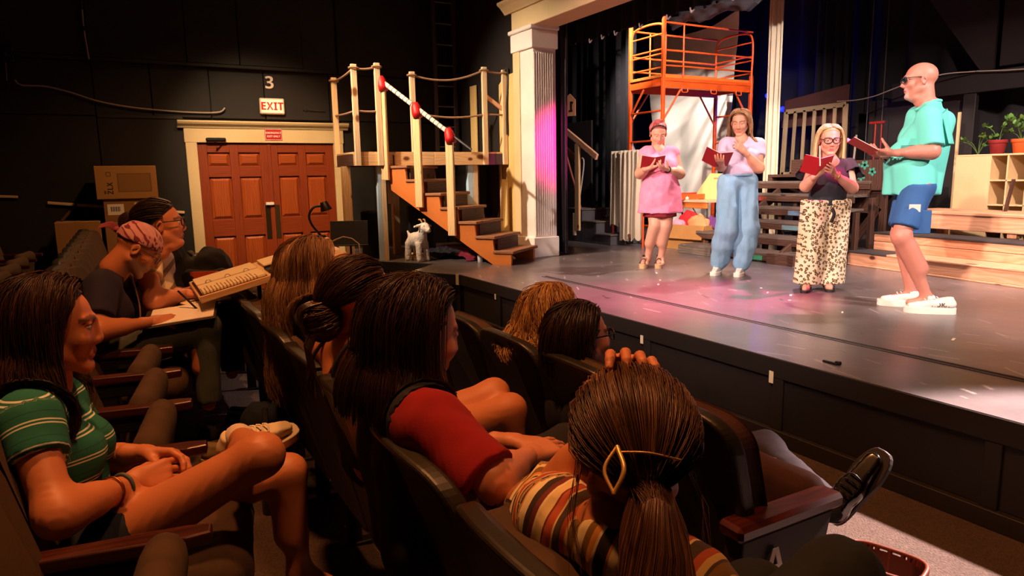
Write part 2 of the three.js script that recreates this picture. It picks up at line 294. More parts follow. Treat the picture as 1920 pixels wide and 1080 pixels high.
{ // doors
  const d = structGroup('door_1'), zc = -1.9, leafW = 0.912;
  for (const s of [1, -1]) {
    const za = zc + s * 0.004, zb = zc + s * leafW, m = MAT.door[s > 0 ? 0 : 1];
    const B = (y0, y1, z0, z1, x0 = WX - 0.045, x1 = WX) => bspan([x0, y0, z0], [x1, y1, z1], 0.003);
    const sw = 0.115, mid = (za + zb) / 2, rows = [[0.24, 0.79], [1.02, 1.6], [1.74, 1.93]];
    const g = [B(0.01, 2.05, za, za + s * sw), B(0.01, 2.05, zb, zb - s * sw), B(0.01, 2.05, mid - 0.055, mid + 0.055)];
    const rails = [[0.01, 0.24], [0.79, 1.02], [1.6, 1.74], [1.93, 2.05]];
    for (const [a, b] of rails) for (const [p, q] of [[za + s * sw, mid - s * 0.055], [mid + s * 0.055, zb - s * sw]]) g.push(B(a, b, p, q));
    g.push(B(0.2, 1.97, za + s * 0.09, zb - s * 0.09, WX - 0.045, WX - 0.03));
    const leaf = mesh('door_leaf', g, m, d);
    for (const [a, b] of rows) for (const [p, q] of [[za + s * sw, mid - s * 0.055], [mid + s * 0.055, zb - s * sw]]) {
      const z0 = Math.min(p, q), z1 = Math.max(p, q), cy = (a + b) / 2, cz = (z0 + z1) / 2, hh = b - a - 0.03, hw = z1 - z0 - 0.03;
      // raised field with wide sloping edges
      const P = (x, k) => [[x, cy - hh / 2 + k, cz + hw / 2 - k], [x, cy - hh / 2 + k, cz - hw / 2 + k], [x, cy + hh / 2 - k, cz - hw / 2 + k], [x, cy + hh / 2 - k, cz + hw / 2 - k]];
      const ring = [P(WX - 0.028, 0), P(WX - 0.004, 0.032)], pos = [], idx = [];
      ring.flat().forEach(p => pos.push(...p));
      for (let i = 0; i < 4; i++) { const j = (i + 1) % 4; idx.push(i, j, 4 + j, i, 4 + j, 4 + i); } idx.push(4, 5, 6, 4, 6, 7);
      const pg = new THREE.BufferGeometry(); pg.setAttribute('position', new THREE.Float32BufferAttribute(pos, 3)); pg.setIndex(idx);
      mesh('door_panel', boxUV(pg), MAT.doorPanel[s > 0 ? 0 : 1], leaf);
    }
    const plateZ = za + s * 0.06;
    mesh('push_plate', bspan([WX, 0.72, plateZ - 0.035], [WX + 0.004, 1.2, plateZ + 0.035], 0.002), std({ color: s > 0 ? 0x54402c : 0x6b5638, roughness: 0.35, metalness: 0.8 }), leaf);
  }
  mesh('astragal', bspan([WX - 0.01, 0.02, zc - 0.03], [WX + 0.014, 2.04, zc + 0.022], 0.004), MAT.door[1], d);
  mesh('lock_case', bspan([WX, 1.2, zc - 0.02], [WX + 0.05, 1.24, zc + 0.09], 0.004), MAT.white, d);
  // casing
  const t = structGroup('trim_1');
  mesh('casing_leg', bspan([WX - 0.05, 0, -0.985], [WX + 0.035, 2.07, -0.845], 0.005), MAT.cream, t);
  mesh('casing_leg', bspan([WX - 0.05, 0, -2.815], [WX + 0.035, 2.07, -2.955], 0.005), MAT.cream, t);
  mesh('casing_head', bspan([WX - 0.05, 2.06, -0.835], [WX + 0.04, 2.26, -2.965], 0.005), MAT.cream, t);
  const crown = prism([[0, 0], [0.05, 0], [0.06, 0.02], [0.1, 0.05], [0.115, 0.075], [0.115, 0.095], [0, 0.095]], 2.27);
  crown.applyMatrix4(new THREE.Matrix4().makeBasis(V(1, 0, 0), V(0, 1, 0), V(0, 0, -1))); crown.translate(WX, 2.25, -0.765);
  mesh('casing_crown', boxUV(crown), MAT.cream, t);
  const c = thing('door_closer', 'black door closer mounted on the cream casing above the left door leaf', 'door closer', [WX + 0.04, 2.1, -1.22]);
  mesh('closer_body', bx(0.05, 0.045, 0.25, 0.025, 0, 0, 0.012), MAT.blackMetal, c);
  mesh('closer_arm', [beam([0.03, -0.02, -0.06], [0.12, -0.035, 0.03], 0.018, 0.008), beam([0.12, -0.035, 0.03], [0.03, -0.05, 0.0], 0.018, 0.008)], MAT.blackMetal, c);
}
{ // signs on the side wall
  const e = thing('exit_sign', 'lit exit sign with red letters on a pale face above the doors', 'exit sign', [WX + 0.0, 2.56, -1.985], Math.PI / 2);
  mesh('sign_case', bx(0.33, 0.215, 0.06, 0, 0, 0.03, 0.012), std({ color: 0xd9c3ae, roughness: 0.5 }), e);
  mesh('sign_face', bx(0.295, 0.18, 0.006, 0, 0, 0.0615, 0.002), std({ color: 0xf3d9c0, roughness: 0.5, emissive: 0xffc49a, emissiveIntensity: 0.6 }), e);
  mesh('sign_letters', textGeo('EXIT', 0.105, 0.005).translate(0, 0, 0.064), std({ color: 0xd81208, roughness: 0.4, emissive: 0xff1408, emissiveIntensity: 0.75 }), e);
  const pl = new THREE.PointLight(0xff6a48, 0.12); pl.castShadow = true; pl.position.set(0, 0, 0.14); e.add(pl);
  const n = mesh('number_sign', textGeo('3', 0.165, 0.012).rotateY(Math.PI / 2).translate(WX + 0.002, 2.885, -1.975), std({ color: 0xe9dccb, roughness: 0.7 }));
  tag(n, 'white numeral 3 fixed to the dark wall above the exit sign', 'numeral');
  const s = thing('notice_sign', 'small red emergency exit only notice on the cream door casing', 'sign', [WX + 0.043, 2.175, -1.975], Math.PI / 2);
  const tx = signTex(512, 352, (c, w, h) => { c.fillStyle = '#b5121a'; c.fillRect(0, 0, w, h); c.strokeStyle = '#f1d9cf'; c.lineWidth = 10; c.strokeRect(16, 16, w - 32, h - 32); c.fillStyle = '#f6e6dc'; c.textAlign = 'center'; c.font = 'bold 78px sans-serif'; c.fillText('EMERGENCY', w / 2, 150); c.fillText('EXIT ONLY', w / 2, 258); });
  mesh('notice_back', bx(0.232, 0.16, 0.004, 0, 0, 0.002, 0.001), std({ color: 0xa01218, roughness: 0.5 }), s);
  mesh('notice_print', new THREE.PlaneGeometry(0.228, 0.156).translate(0, 0, 0.0048), std({ map: tx, roughness: 0.5 }), s);
}
{ // cables and fittings on the side wall
  const x = WX + 0.03;
  const c1 = mesh('wall_conduit', tube([[x, 2.77, 0.93], [x + .02, 2.72, 0.9], [x, 2.71, 0.64], [x, 2.655, 0.4], [x, 2.56, 0.12], [x, 2.5, -0.2], [x, 2.465, -0.58], [x, 2.45, -0.95], [x, 2.455, -1.24], [x, 2.475, -1.33], [x, 2.52, -1.37]], 0.011, 8), MAT.cable); tag(c1, 'pale cable sagging across the dark wall left of the doors', 'cable');
  const c2 = thing('wall_cable', 'short dark and pale cable hanging down the upper dark wall', 'cable', [0, 0, 0]);
  mesh('cable_black', tube([[WX + .1, 4.6, 0.17], [WX + .1, 4.0, 0.16], [WX + .1, 3.62, 0.165]], 0.016, 8), MAT.cableBlack, c2);
  mesh('cable_pale', tube([[WX + .1, 3.62, 0.165], [WX + .1, 3.38, 0.17], [WX + .105, 3.2, 0.16], [WX + .1, 3.02, 0.15]], 0.011, 8), MAT.cable, c2);
  for (const [y, z] of [[3.4, 0.17], [3.02, 0.15]]) mesh('cable_joint', bx(0.03, 0.05, 0.04, WX + .1, y, z), MAT.blackMetal, c2);
  const b = thing('junction_box', 'black junction box with connectors at the upper left of the dark wall', 'junction box', [WX + 0.06, 3.06, 0.98]);
  mesh('box_body', bx(0.1, 0.2, 0.14, 0, 0, 0, 0.008), MAT.blackMetal, b);
  mesh('connector', [bar([0.05, 0, 0], [0.1, -0.02, 0], 0.022), bar([0, -0.1, 0.02], [0, -0.3, 0.03], 0.012)], MAT.ironGrey, b);
  const k = mesh('wall_hook', tube([[WX, 2.53, -2.42], [WX + .05, 2.53, -2.42], [WX + .05, 2.55, -2.44], [WX + .03, 2.53, -2.5], [WX + .02, 2.52, -2.72]], 0.006, 6), MAT.ironGrey); tag(k, 'small metal hook and rod on the dark wall right of the exit sign', 'hook');
  // ladder up the wall behind the stage corner
  const l = thing('wall_ladder', 'dark metal ladder fixed to the wall beside the proscenium column', 'ladder', [0, 0, 0]);
  const lx = -9.9;
  for (const z of [-4.62, -4.3]) mesh('ladder_rail', bspan([lx - .02, 1.87, z - .03], [lx + .02, 4.95, z + .03]), std({ color: 0x3a2a2c, roughness: 0.5 }), l);
  for (let y = 2.0; y < 4.9; y += 0.3) mesh('rung', bar([lx, y, -4.62], [lx, y, -4.3], 0.011), std({ color: 0x6a5a58, roughness: 0.5 }), l);
}
// ------------------------------------------------------------------ stage
{
  const scuff = (u, v) => { const m = fbm(u, v, 5, 6), n = fbm((u + 0.37) % 1, v, 16, 4); let s = 0.35 * m + 0.25 * n; return s; };
  const marks = []; const r = rng(99); for (let i = 0; i < 170; i++) marks.push([r(), r(), (r() < 0.7 ? 0.4 : 2.9) + (r() - .5) * 0.5, 0.004 + r() * 0.02, r() < 0.5 ? 0.0012 : 0.0022, r()]);
  const N = 1024, base = new Float32Array(N * N * 3);
  for (let y = 0; y < N; y++) for (let x = 0; x < N; x++) { const s = scuff(x / N, y / N), t = tileNoise(x / N * 300, y / N * 300, 300, 300); const c = rgbMix(H(0x5a5354), H(0x9a9092), clamp(s * 1.3 - 0.18 + 0.12 * (t - 0.5))); base.set(c, (y * N + x) * 3); }
  for (const [mx, my, a, len, w, tone] of marks) { // scratches and paint flecks
    const c = tone < 0.6 ? H(0xb7aaa6) : tone < 0.85 ? H(0x1c1819) : H(0xd9d2cc), L = len * N, W = Math.max(1, w * N);
    for (let t = -L; t <= L; t++) for (let k = -W; k <= W; k++) { const px = Math.round(mx * N + Math.cos(a) * t - Math.sin(a) * k + N) % N, py = Math.round(my * N + Math.sin(a) * t + Math.cos(a) * k + N) % N, o = (py * N + px) * 3, f = 0.55; for (let q = 0; q < 3; q++) base[o + q] = mixv(base[o + q], c[q], f); }
  }
  MAT.stage = phys({ map: tex(N, N, (u, v, x, y) => { const o = (y * N + x) * 3; return [base[o], base[o + 1], base[o + 2]]; }, true, [0.24, 0.24]), roughness: 0.36, roughnessMap: tex(512, 512, (u, v) => 0.72 + 0.28 * fbm(u, v, 7, 5), false, [0.5, 0.5]), bumpMap: tex(512, 512, (u, v) => fbm(u, v, 10, 5), false, [0.5, 0.5]), bumpScale: 0.002, clearcoat: 0.2, clearcoatRoughness: 0.32 });
  const st = structGroup('stage_platform');
  const poly = [[3.8, -3.155], [-6.75, -3.155], [-7.36, -2.83], [-7.84, -3.32], [-8.95, -2.5], [-10.3, -2.98], [-10.3, -4.71], [-11.4, -4.71], [-11.4, -10], [3.8, -10]];
  const deck = prism(poly.map(p => [p[0], -p[1]]), 0.06); deck.rotateX(-Math.PI / 2); deck.translate(0, SY - 0.06, 0);
  mesh('stage_deck', boxUV(deck), MAT.stage, st);
  const inner = prism([[3.8, -3.22], [-6.73, -3.22], [-7.34, -2.9], [-7.8, -3.4], [-8.95, -2.58], [-10.28, -3.06], [-10.28, -9.9], [3.8, -9.9]].map(p => [p[0], -p[1]]), SY - 0.06); inner.rotateX(-Math.PI / 2);
  mesh('stage_core', boxUV(inner), MAT.blackPaint, st);
  // facing: top band, recessed panels between stiles, projecting skirting
  let k = 0;
  const run = (a, b, stiles, corr) => {
    const d = V(b[0] - a[0], 0, b[1] - a[1]), L = d.length(); d.normalize(); const n = V(-d.z, 0, d.x); // towards the audience
    if (n.z < 0) n.negate();
    const fr = (s0, s1, y0, y1, o0, o1) => { const g = cbox(s1 - s0, y1 - y0, o1 - o0, 0.003); g.applyMatrix4(new THREE.Matrix4().makeBasis(d, V(0, 1, 0), d.clone().cross(V(0, 1, 0)))); const c = V(a[0], (y0 + y1) / 2, a[1]).addScaledVector(d, (s0 + s1) / 2).addScaledVector(n, (o0 + o1) / 2); return g.translate(c.x, c.y, c.z); };
    mesh('fascia_band', fr(0, L, 0.385, 0.497, -0.06, 0.006), MAT.blackPanel[0], st);
    mesh('skirting', fr(0, L, 0, 0.085, -0.06, 0.02), MAT.blackPaint, st);
    for (const s of stiles) mesh('fascia_stile', fr(s - 0.035, s + 0.035, 0.085, 0.385, -0.06, 0.002), MAT.blackPanel[1], st);
    const e = [0, ...stiles, L].sort((p, q) => p - q);
    for (let i = 0; i + 1 < e.length; i++) if (e[i + 1] - e[i] > 0.1) mesh('fascia_panel', fr(e[i] + 0.03, e[i + 1] - 0.03, 0.085, 0.385, -0.06, -0.015), corr ? MAT.greyWood[0] : MAT.blackPanel[k++ % 2], st);
  };
  run([-6.75, -3.155], [3.8, -3.155], [0.85, 1.95, 3.05, 4.18, 5.3, 6.42, 7.54, 8.66]);
  run([-7.36, -2.83], [-6.75, -3.155], []);
  run([-7.84, -3.32], [-7.36, -2.83], []);
  run([-8.95, -2.5], [-7.84, -3.32], [0.3, 1.0]);
  run([-10.3, -2.98], [-8.95, -2.5], []);
  // grey ribbed strips on the two set-back panels
  for (const [a, b] of [[[-8.55, -2.79], [-8.0, -3.2]], [[-7.3, -2.86], [-6.85, -3.1]]]) {
    const d = V(b[0] - a[0], 0, b[1] - a[1]), L = d.length(); d.normalize(); const n = V(-d.z, 0, d.x); if (n.z < 0) n.negate();
    for (let i = 0; i < L / 0.045; i++) { const c = V(a[0], 0, a[1]).addScaledVector(d, i * 0.045).addScaledVector(n, 0.0); mesh('fascia_rib', beam([c.x, 0.09, c.z], [c.x, 0.38, c.z], 0.03, 0.014, 0.003), MAT.blackPanel[1], st); }
  }
  // pale tape marks on the edge
  const tp = (x, z, ry, y0, y1, w) => { const g = cbox(w, y1 - y0, 0.003, 0.0005); g.rotateY(ry); return g.translate(x, (y0 + y1) / 2, z); };
  const tl = [['at the left end of the straight edge', -5.95, 0.345, 0.4], ['above the middle of the straight edge', -3.74, 0.35, 0.41], ['nearest the empty aisle seat', -2.61, 0.35, 0.42]];
  for (const [where, x, y0, y1] of tl) tag(mesh('edge_tape', tp(x, -3.146, 0, y0, y1, 0.03), MAT.tape), 'pale tape mark on the stage front ' + where, 'tape mark');
  tag(mesh('corner_tape', tp(-6.79, -3.128, Math.atan2(0.325, 0.61), 0.385, 0.5, 0.04), MAT.tape), 'pale tape strip on the angled stage corner', 'tape mark');
  tag(mesh('corner_tape', [tp(-7.31, -2.848, Math.atan2(0.325, 0.61), 0.44, 0.5, 0.1), bx(0.12, 0.003, 0.05, -7.36, 0.502, -2.88, 0.0005)], MAT.tape), 'pale tape wrapped over the far left stage corner', 'tape mark');
  tag(mesh('edge_tape', tp(-8.86, -2.555, Math.atan2(0.82, 1.11), 0.36, 0.49, 0.04), MAT.tape), 'pale tape strip on the side stage edge below the music stand', 'tape mark');
  // lengthwise joint of the apron boards
  mesh('deck_joint', [bspan([-6.1, SY - 0.001, -3.84], [3.7, SY + 0.004, -3.815], 0.002), bspan([-6.1, SY - 0.001, -3.79], [3.7, SY + 0.003, -3.78], 0.001)], MAT.blackPaint, st);
}
{ // proscenium column and head
  const p = structGroup('trim_2');
  const zf = -4.6, zb = -4.95, x0 = -8.07, x1 = -7.6;
  mesh('column_core', bspan([x0, SY, zb], [x1, 3.36, zf - 0.015], 0.006), MAT.white, p);
  for (let i = 0; i < 9; i++) mesh('flute', bspan([x1 - 0.004, SY + 0.28, zb + 0.045 + i * 0.033], [x1 + 0.008, 3.05, zb + 0.063 + i * 0.033], 0.004), MAT.white, p);
  mesh('corner_board', bspan([x0 - 0.004, SY, zf - 0.016], [x0 + 0.16, 3.1, zf + 0.004], 0.004), MAT.cream, p);
  mesh('plinth', bspan([x0 - 0.03, SY, zb - 0.02], [x1 + 0.03, SY + 0.26, zf + 0.02], 0.01), MAT.white, p);
  mesh('capital', [bspan([x0 - 0.03, 3.1, zb - 0.02], [x1 + 0.03, 3.32, zf + 0.02], 0.008), bspan([x0 - 0.055, 3.32, zb - 0.03], [x1 + 0.05, 3.37, zf + 0.045], 0.01)], MAT.white, p);
  mesh('header_board', bspan([x0 - 0.01, 3.36, zb], [2.6, 3.6, zf + 0.01], 0.006), MAT.cream, p);
  const crown = prism([[0, 0], [0.03, 0], [0.045, 0.02], [0.1, 0.08], [0.14, 0.11], [0.14, 0.14], [0, 0.14]], 10.8);
  crown.applyMatrix4(new THREE.Matrix4().makeBasis(V(0, 0, 1), V(0, 1, 0), V(1, 0, 0))); crown.translate(x0 - 0.14, 3.59, zf + 0.005);
  mesh('header_crown', boxUV(crown), MAT.cream, p);
  mesh('column_core', bspan([2.1, SY, zb], [2.6, 3.36, zf - 0.015], 0.006), MAT.white, p);
}
// ------------------------------------------------------------------ lamps
{
  const body = lathe([[0.0, 0.34], [0.06, 0.34], [0.085, 0.31], [0.09, 0.2], [0.1, 0.18], [0.1, 0.0], [0.092, 0.0], [0.092, 0.16], [0.0, 0.17]], 20).rotateX(-Math.PI / 2); // lens towards +z
  const lens = new THREE.CircleGeometry(0.088, 20).translate(0, 0, -0.012);
  for (const L of STAGE_LAMPS) {
    const g = thing('stage_light', L.label, 'stage light', L.at);
    const q = new THREE.Quaternion().setFromUnitVectors(V(0, 0, 1), A3(L.aim).sub(A3(L.at)).normalize());
    const h = mesh('housing', body.clone().applyQuaternion(q), MAT.blackMetal, g);
    mesh('lens', lens.clone().applyQuaternion(q), std({ color: 0x222222, emissive: L.c, emissiveIntensity: 3, roughness: 0.3 }), g);
    mesh('yoke', tube([[-0.13, 0, -0.1], [-0.13, 0.25, -0.05], [0.13, 0.25, -0.05], [0.13, 0, -0.1]], 0.009, 6), MAT.blackMetal, g); mesh('hanger', bar([0, 0.2, -0.05], [0, 5.0 - L.at[1], -0.05], 0.014), MAT.blackMetal, g);
    const s = new THREE.SpotLight(L.c, L.i, 0, L.a * Math.PI / 180, L.p, 2); s.castShadow = true; s.shadow.radius = 4; s.shadow.mapSize.set(1024, 1024);
    const d = A3(L.aim).sub(A3(L.at)).normalize().multiplyScalar(0.03); s.position.copy(d); s.target.position.copy(A3(L.aim).sub(A3(L.at))); g.add(s); g.add(s.target);
  }
  for (const L of HOUSE_LAMPS) {
    const g = thing('house_light', L.label, 'ceiling light', [L.at[0], 5.0, L.at[2]]);
    mesh('can', lathe([[0.1, -0.0], [0.13, -0.0], [0.13, -0.2], [0.12, -0.2], [0.12, -0.03], [0.1, -0.03]], 20), MAT.blackMetal, g);
    mesh('lamp_disc', new THREE.CircleGeometry(0.115, 20).rotateX(Math.PI / 2).translate(0, -0.1, 0), std({ color: 0x332211, emissive: L.c, emissiveIntensity: 2 }), g);
    const s = new THREE.SpotLight(L.c, L.i, 0, 62 * Math.PI / 180, 0.6, 2); s.castShadow = true; s.shadow.radius = 6; s.position.set(0, -0.21, 0); s.target.position.set(0, -3, 0); g.add(s); g.add(s.target);
  }
}
// ------------------------------------------------------------------ balcony platform and stair on the left of the stage
{
  const g = thing('balcony_platform', 'wooden balcony platform with rope railings beside the white column', 'platform', [0, 0, 0]);
  const x0 = -9.25, x1 = -8.45, z0 = -4.7, z1 = -2.55, top = 1.87;
  for (let i = 0; i < 8; i++) mesh('deck_board', bspan([x0, top - 0.025, z1 - i * 0.269], [x1, top, z1 - (i + 1) * 0.269 + 0.006], 0.003), MAT.pine[i % 3], g);
  const seg = [[z1, -3.0], [-3.0, -3.62], [-3.62, -4.38]];
  seg.forEach(([a, b], i) => mesh('front_beam', bspan([x1 - 0.04, top - 0.17, a], [x1 + 0.002, top - 0.02, b + 0.004], 0.004), MAT.pine[i], g));
  mesh('front_beam', bspan([x1 - 0.04, top - 0.17, -4.38], [x1 + 0.003, top - 0.02, z0], 0.004), std({ color: 0x49314a, roughness: 0.6 }), g).userData.label = 'dark purple beam';
  mesh('end_beam', bspan([x0, top - 0.17, z1 + 0.002], [x1, top - 0.026, z1 - 0.038], 0.004), MAT.darkWood[0], g);
  mesh('back_beam', bspan([x0, top - 0.17, z1], [x0 + 0.04, top - 0.026, z0], 0.004), MAT.darkWood[1], g);
  for (const z of [-3.1, -3.7, -4.3]) mesh('joist', bspan([x0 + 0.04, top - 0.16, z - 0.02], [x1 - 0.04, top - 0.026, z + 0.02]), MAT.darkWood[0], g);
  // railing posts
  const posts = [[-9.2, -2.57, 2.84], [x1 + 0.025, -2.6, 2.9], [x1 + 0.025, -2.89, 2.93], [x1 - 0.02, -3.36, 2.86], [x1 + 0.02, -4.36, 2.97], [x1 + 0.02, -4.66, 2.95]];
  posts.forEach(([x, z, t], i) => { const p = mesh('railing_post', bspan([x - 0.02, top - 0.17, z - 0.035], [x + 0.02, t, z + 0.035], 0.005), MAT.pinePale[i % 2], g); mesh('rope_knot', tube([[x - .03, t - .05, z - .045], [x + .03, t - .045, z - .045], [x + .03, t - .04, z + .045], [x - .03, t - .045, z + .045]], 0.012, 6, true), MAT.rope, p); });
  const rope = (a, b, sag, n = 'rope') => { const m = lerp3(a, b, 0.5); m.y -= sag; mesh(n, tube([a, lerp3(a, m, 0.5).add(V(0, -sag * 0.22, 0)), m, lerp3(m, b, 0.5).add(V(0, -sag * 0.22, 0)), b], 0.013, 7), MAT.rope, g); };
  const T = i => V(posts[i][0], posts[i][2] - 0.045, posts[i][1]);
  rope(T(0), T(1), 0.02); rope(T(1), T(2), 0.02); rope(T(3), T(4), 0.09); rope(T(4), T(5), 0.01);
  const low = (i, j, s) => rope(V(posts[i][0], 2.36, posts[i][1]), V(posts[j][0], 2.36, posts[j][1]), s);
  low(0, 1, 0.01); low(1, 2, 0.01); low(3, 4, 0.05); low(4, 5, 0.0);
  mesh('rope_tail', tube([[x1 + 0.045, 2.93, -4.66], [x1 + 0.07, 2.98, -4.68], [x1 + 0.07, 2.85, -4.7], [x1 + 0.05, 2.5, -4.68], [x1 + 0.05, 2.1, -4.68]], 0.012, 6), MAT.cableBlack, g);
  mesh('diagonal_brace', beam([x1, 2.62, -4.36], [x1, 2.4, -4.7], 0.03, 0.05), MAT.pineRed[0], g);
  // legs
  mesh('leg', bspan([-8.56, SY, -2.97], [-8.5, 1.7, -2.905], 0.004), MAT.pinePale[0], g);
  mesh('leg_facing', bspan([-8.56, SY, -2.905], [-8.5, 1.7, -2.855], 0.004), MAT.bluePaint, g);
  mesh('leg', bspan([-8.57, SY, -4.27], [-8.5, 1.7, -4.2], 0.004), MAT.pinePale[1], g);
  mesh('leg_facing', bspan([-8.57, 1.15, -4.2], [-8.5, 1.7, -4.12], 0.004), MAT.bluePaint, g);
  mesh('leg_facing', bspan([-8.5, SY, -4.27], [-8.485, 1.15, -4.17], 0.003), std({ color: 0x7d1424, roughness: 0.6 }), g).userData.label = 'red painted leg facing';
  mesh('leg', bspan([-8.86, SY, -2.6], [-8.76, 1.7, -2.5], 0.004), MAT.pine[1], g);
  mesh('leg', bspan([-9.2, SY, -3.36], [-9.11, 1.7, -3.27], 0.004), MAT.pine[2], g);
  mesh('leg_block', bspan([-9.12, 1.2, -3.28], [-9.08, 1.5, -3.2], 0.004), MAT.pinePale[1], g);
  mesh('leg', bspan([-9.2, SY, -4.6], [-9.11, 1.7, -4.51], 0.004), MAT.pine[0], g);
}
{
  const run = 0.2374, rise = 0.171, W = 0.72, n = 7, t1 = 1.697;
  const g = thing('stage_staircase', 'orange painted stair with open treads climbing to the balcony platform', 'staircase', [-8.419, 0, -3.003], Math.atan2(0.591, 0.806));
  const side = z => {
    const top = []; for (let i = 0; i < n; i++) { const y = t1 - rise * i - 0.035; top.push([i * run + 0.0, y], [(i + 1) * run - 0.02, y]); }
    const poly = [...top, [n * run - 0.02, SY], [n * run - 0.26, SY], [0, t1 - 0.3]];
    return boxUV(prism(poly.map(p => [p[0], p[1]]), 0.04)).translate(0, 0, z);
  };
  mesh('stringer', side(-0.04), MAT.orangePaint, g);
  mesh('stringer', side(-W), MAT.orangePaint, g);
  for (let i = 0; i < n; i++) {
    const y = t1 - rise * i;
    mesh('tread', bspan([i * run - 0.01, y - 0.035, 0.02], [i * run + run + 0.02, y, -W - 0.02], 0.006), MAT.treadWood, g);
    mesh('riser', bspan([i * run + 0.004, y, -0.06], [i * run + 0.02, y + rise - 0.036, -W + 0.06], 0.002), MAT.darkWood[0], g);
  }
  // newel posts on the near side, wrapped handrail
  const P = [[-0.04, 1.52, 2.74], [0.44, 1.18, 2.4], [0.885, 0.84, 2.08]];
  P.forEach(([s, a, b], i) => mesh('newel_post', bspan([s - 0.05, a, 0.022], [s + 0.05, b - 0.06, 0.066], 0.006), MAT.pine[i], g));
  const zr = 0.04, rail = (s) => { const k = (s - P[0][0]) / (P[2][0] - P[0][0]); return V(s, mixv(P[0][2], P[2][2], k) - 0.02, zr); };
  const stripe = std({ map: tex(256, 8, u => { const f = (u * 18) % 1; return f < 0.16 ? H(0x4a4540) : H(0xe6dccb); }), roughness: 0.7 });
  const hr = bar(rail(-0.04), rail(0.89), 0.027, 0.027, 14); { const p = hr.attributes.position, uv = hr.attributes.uv, a = rail(-0.04), d = rail(0.89).sub(a), L = d.length(); d.normalize(); for (let i = 0; i < p.count; i++) uv.setXY(i, V(p.getX(i), p.getY(i), p.getZ(i)).sub(a).dot(d) / L, 0.5); }
  const h = mesh('handrail', hr, stripe, g); h.userData.label = 'white handrail with dark bands';
  mesh('handrail_end', bar(rail(0.87), rail(1.17), 0.015), MAT.ironGrey, g);
  for (const s of [-0.04, 0.44, 0.885]) { const p = rail(s); const w = lathe([[0, -0.1], [0.06, -0.1], [0.066, -0.04], [0.055, 0.03], [0.036, 0.08], [0, 0.085]], 12); const w2 = mesh('red_wrap', place(w, p.x, p.y - 0.02, p.z, 0, 0, 0.25), MAT.redTape, g); }
}
{ // cream flats and planks behind the balcony
  const f = thing('scenery_flat', 'tall cream painted plywood flat against the wall beside the column', 'flat', [0, 0, 0]);
  mesh('flat_skin', boxUV(prism([[-8.66, SY], [-8.09, SY], [-8.09, 2.9], [-8.5, 2.88], [-8.66, 2.78]], 0.012).translate(0, 0, -4.716)), MAT.creamFlat, f);
  mesh('flat_stile', bspan([-8.1, SY, -4.7], [-8.14, 2.86, -4.67]), MAT.pinePale[0], f);
  mesh('flat_stile', bspan([-8.64, SY, -4.7], [-8.6, 1.7, -4.67]), MAT.pinePale[1], f);
  tag(mesh('loose_plank', bspan([-9.52, 1.88, -4.7], [-9.32, 2.86, -4.68], 0.003), MAT.creamFlat), 'short pale plank standing upright on the balcony deck', 'plank');
  tag(mesh('loose_plank', beam([-8.33, SY, -4.5], [-8.36, 1.5, -4.6], 0.08, 0.02), MAT.creamFlat), 'pale narrow board leaning under the balcony by the column', 'plank');
}
{ // speaker, cloth heap, cups under the balcony
  const s = thing('stage_monitor', 'black loudspeaker cabinet standing under the balcony behind the pale post', 'loudspeaker', [-9.0, SY, -2.96], 1.2);
  mesh('cabinet', bx(0.34, 0.62, 0.3, 0, 0.31, 0, 0.012), MAT.blackPaint, s);
  mesh('grille', bx(0.3, 0.56, 0.01, 0, 0.31, 0.154, 0.006), std({ color: 0x1b1b1d, roughness: 0.5, metalness: 0.5, bumpMap: fabricBump, bumpScale: 0.001 }), s);
  mesh('handle_cup', bx(0.006, 0.07, 0.12, 0.171, 0.45, 0, 0.002), std({ color: 0x050505 }), s);
  const s2 = thing('stage_monitor', 'second black loudspeaker deeper under the balcony behind the toy goat', 'loudspeaker', [-9.0, SY, -3.62], 1.3);
  mesh('cabinet', bx(0.36, 0.66, 0.32, 0, 0.33, 0, 0.012), MAT.blackPaint, s2);
  mesh('grille', bx(0.32, 0.6, 0.01, 0, 0.33, 0.164, 0.006), std({ color: 0x1b1b1d, roughness: 0.5, metalness: 0.5, bumpMap: fabricBump, bumpScale: 0.001 }), s2);
  const heap = (cx, cz, rx, rz, h, seed, th) => sheet((u, v) => { const a = (u - 0.5) * 2, b = (v - 0.5) * 2, r = Math.hypot(a, b); const e = Math.max(0, 1 - r * r * 0.55); return [cx + a * rx * (1 + 0.12 * nz(b * 3, seed, 0)), SY + 0.012 + h * e * (0.55 + 0.6 * Math.abs(nz(a * 3.2 + seed, b * 3.2, 1.7))) * (r > 1.25 ? 0.05 : 1), cz + b * rz * (1 + 0.12 * nz(a * 3, seed, 3))]; }, 26, 26, th);
  tag(mesh('cloth_heap', heap(-8.1, -4.05, 0.34, 0.3, 0.12, 3, 0.01), std({ color: 0x7a0f2e, roughness: 0.8 })), 'crumpled dark red cloth on the floor behind the orange stair', 'cloth');
  tag(mesh('cloth_heap', heap(-8.5, -3.72, 0.3, 0.26, 0.14, 8, 0.01), std({ color: 0x1d1b22, roughness: 0.75 })), 'crumpled black cloth on the floor behind the toy goat', 'cloth');
  tag(mesh('plastic_cup', lathe([[0, 0], [0.03, 0], [0.036, 0.09], [0.034, 0.09], [0.028, 0.005], [0, 0.005]], 16).translate(-7.62, SY, -3.83), phys({ color: 0xe8e2e0, roughness: 0.3 })), 'small pale cup on the stage floor at the foot of the stair', 'cup');
  tag(mesh('floor_block', bspan([-8.62, SY, -3.22], [-8.3, SY + 0.07, -3.42], 0.006), MAT.pine[1]), 'low wooden block on the floor behind the toy goat', 'block');
}
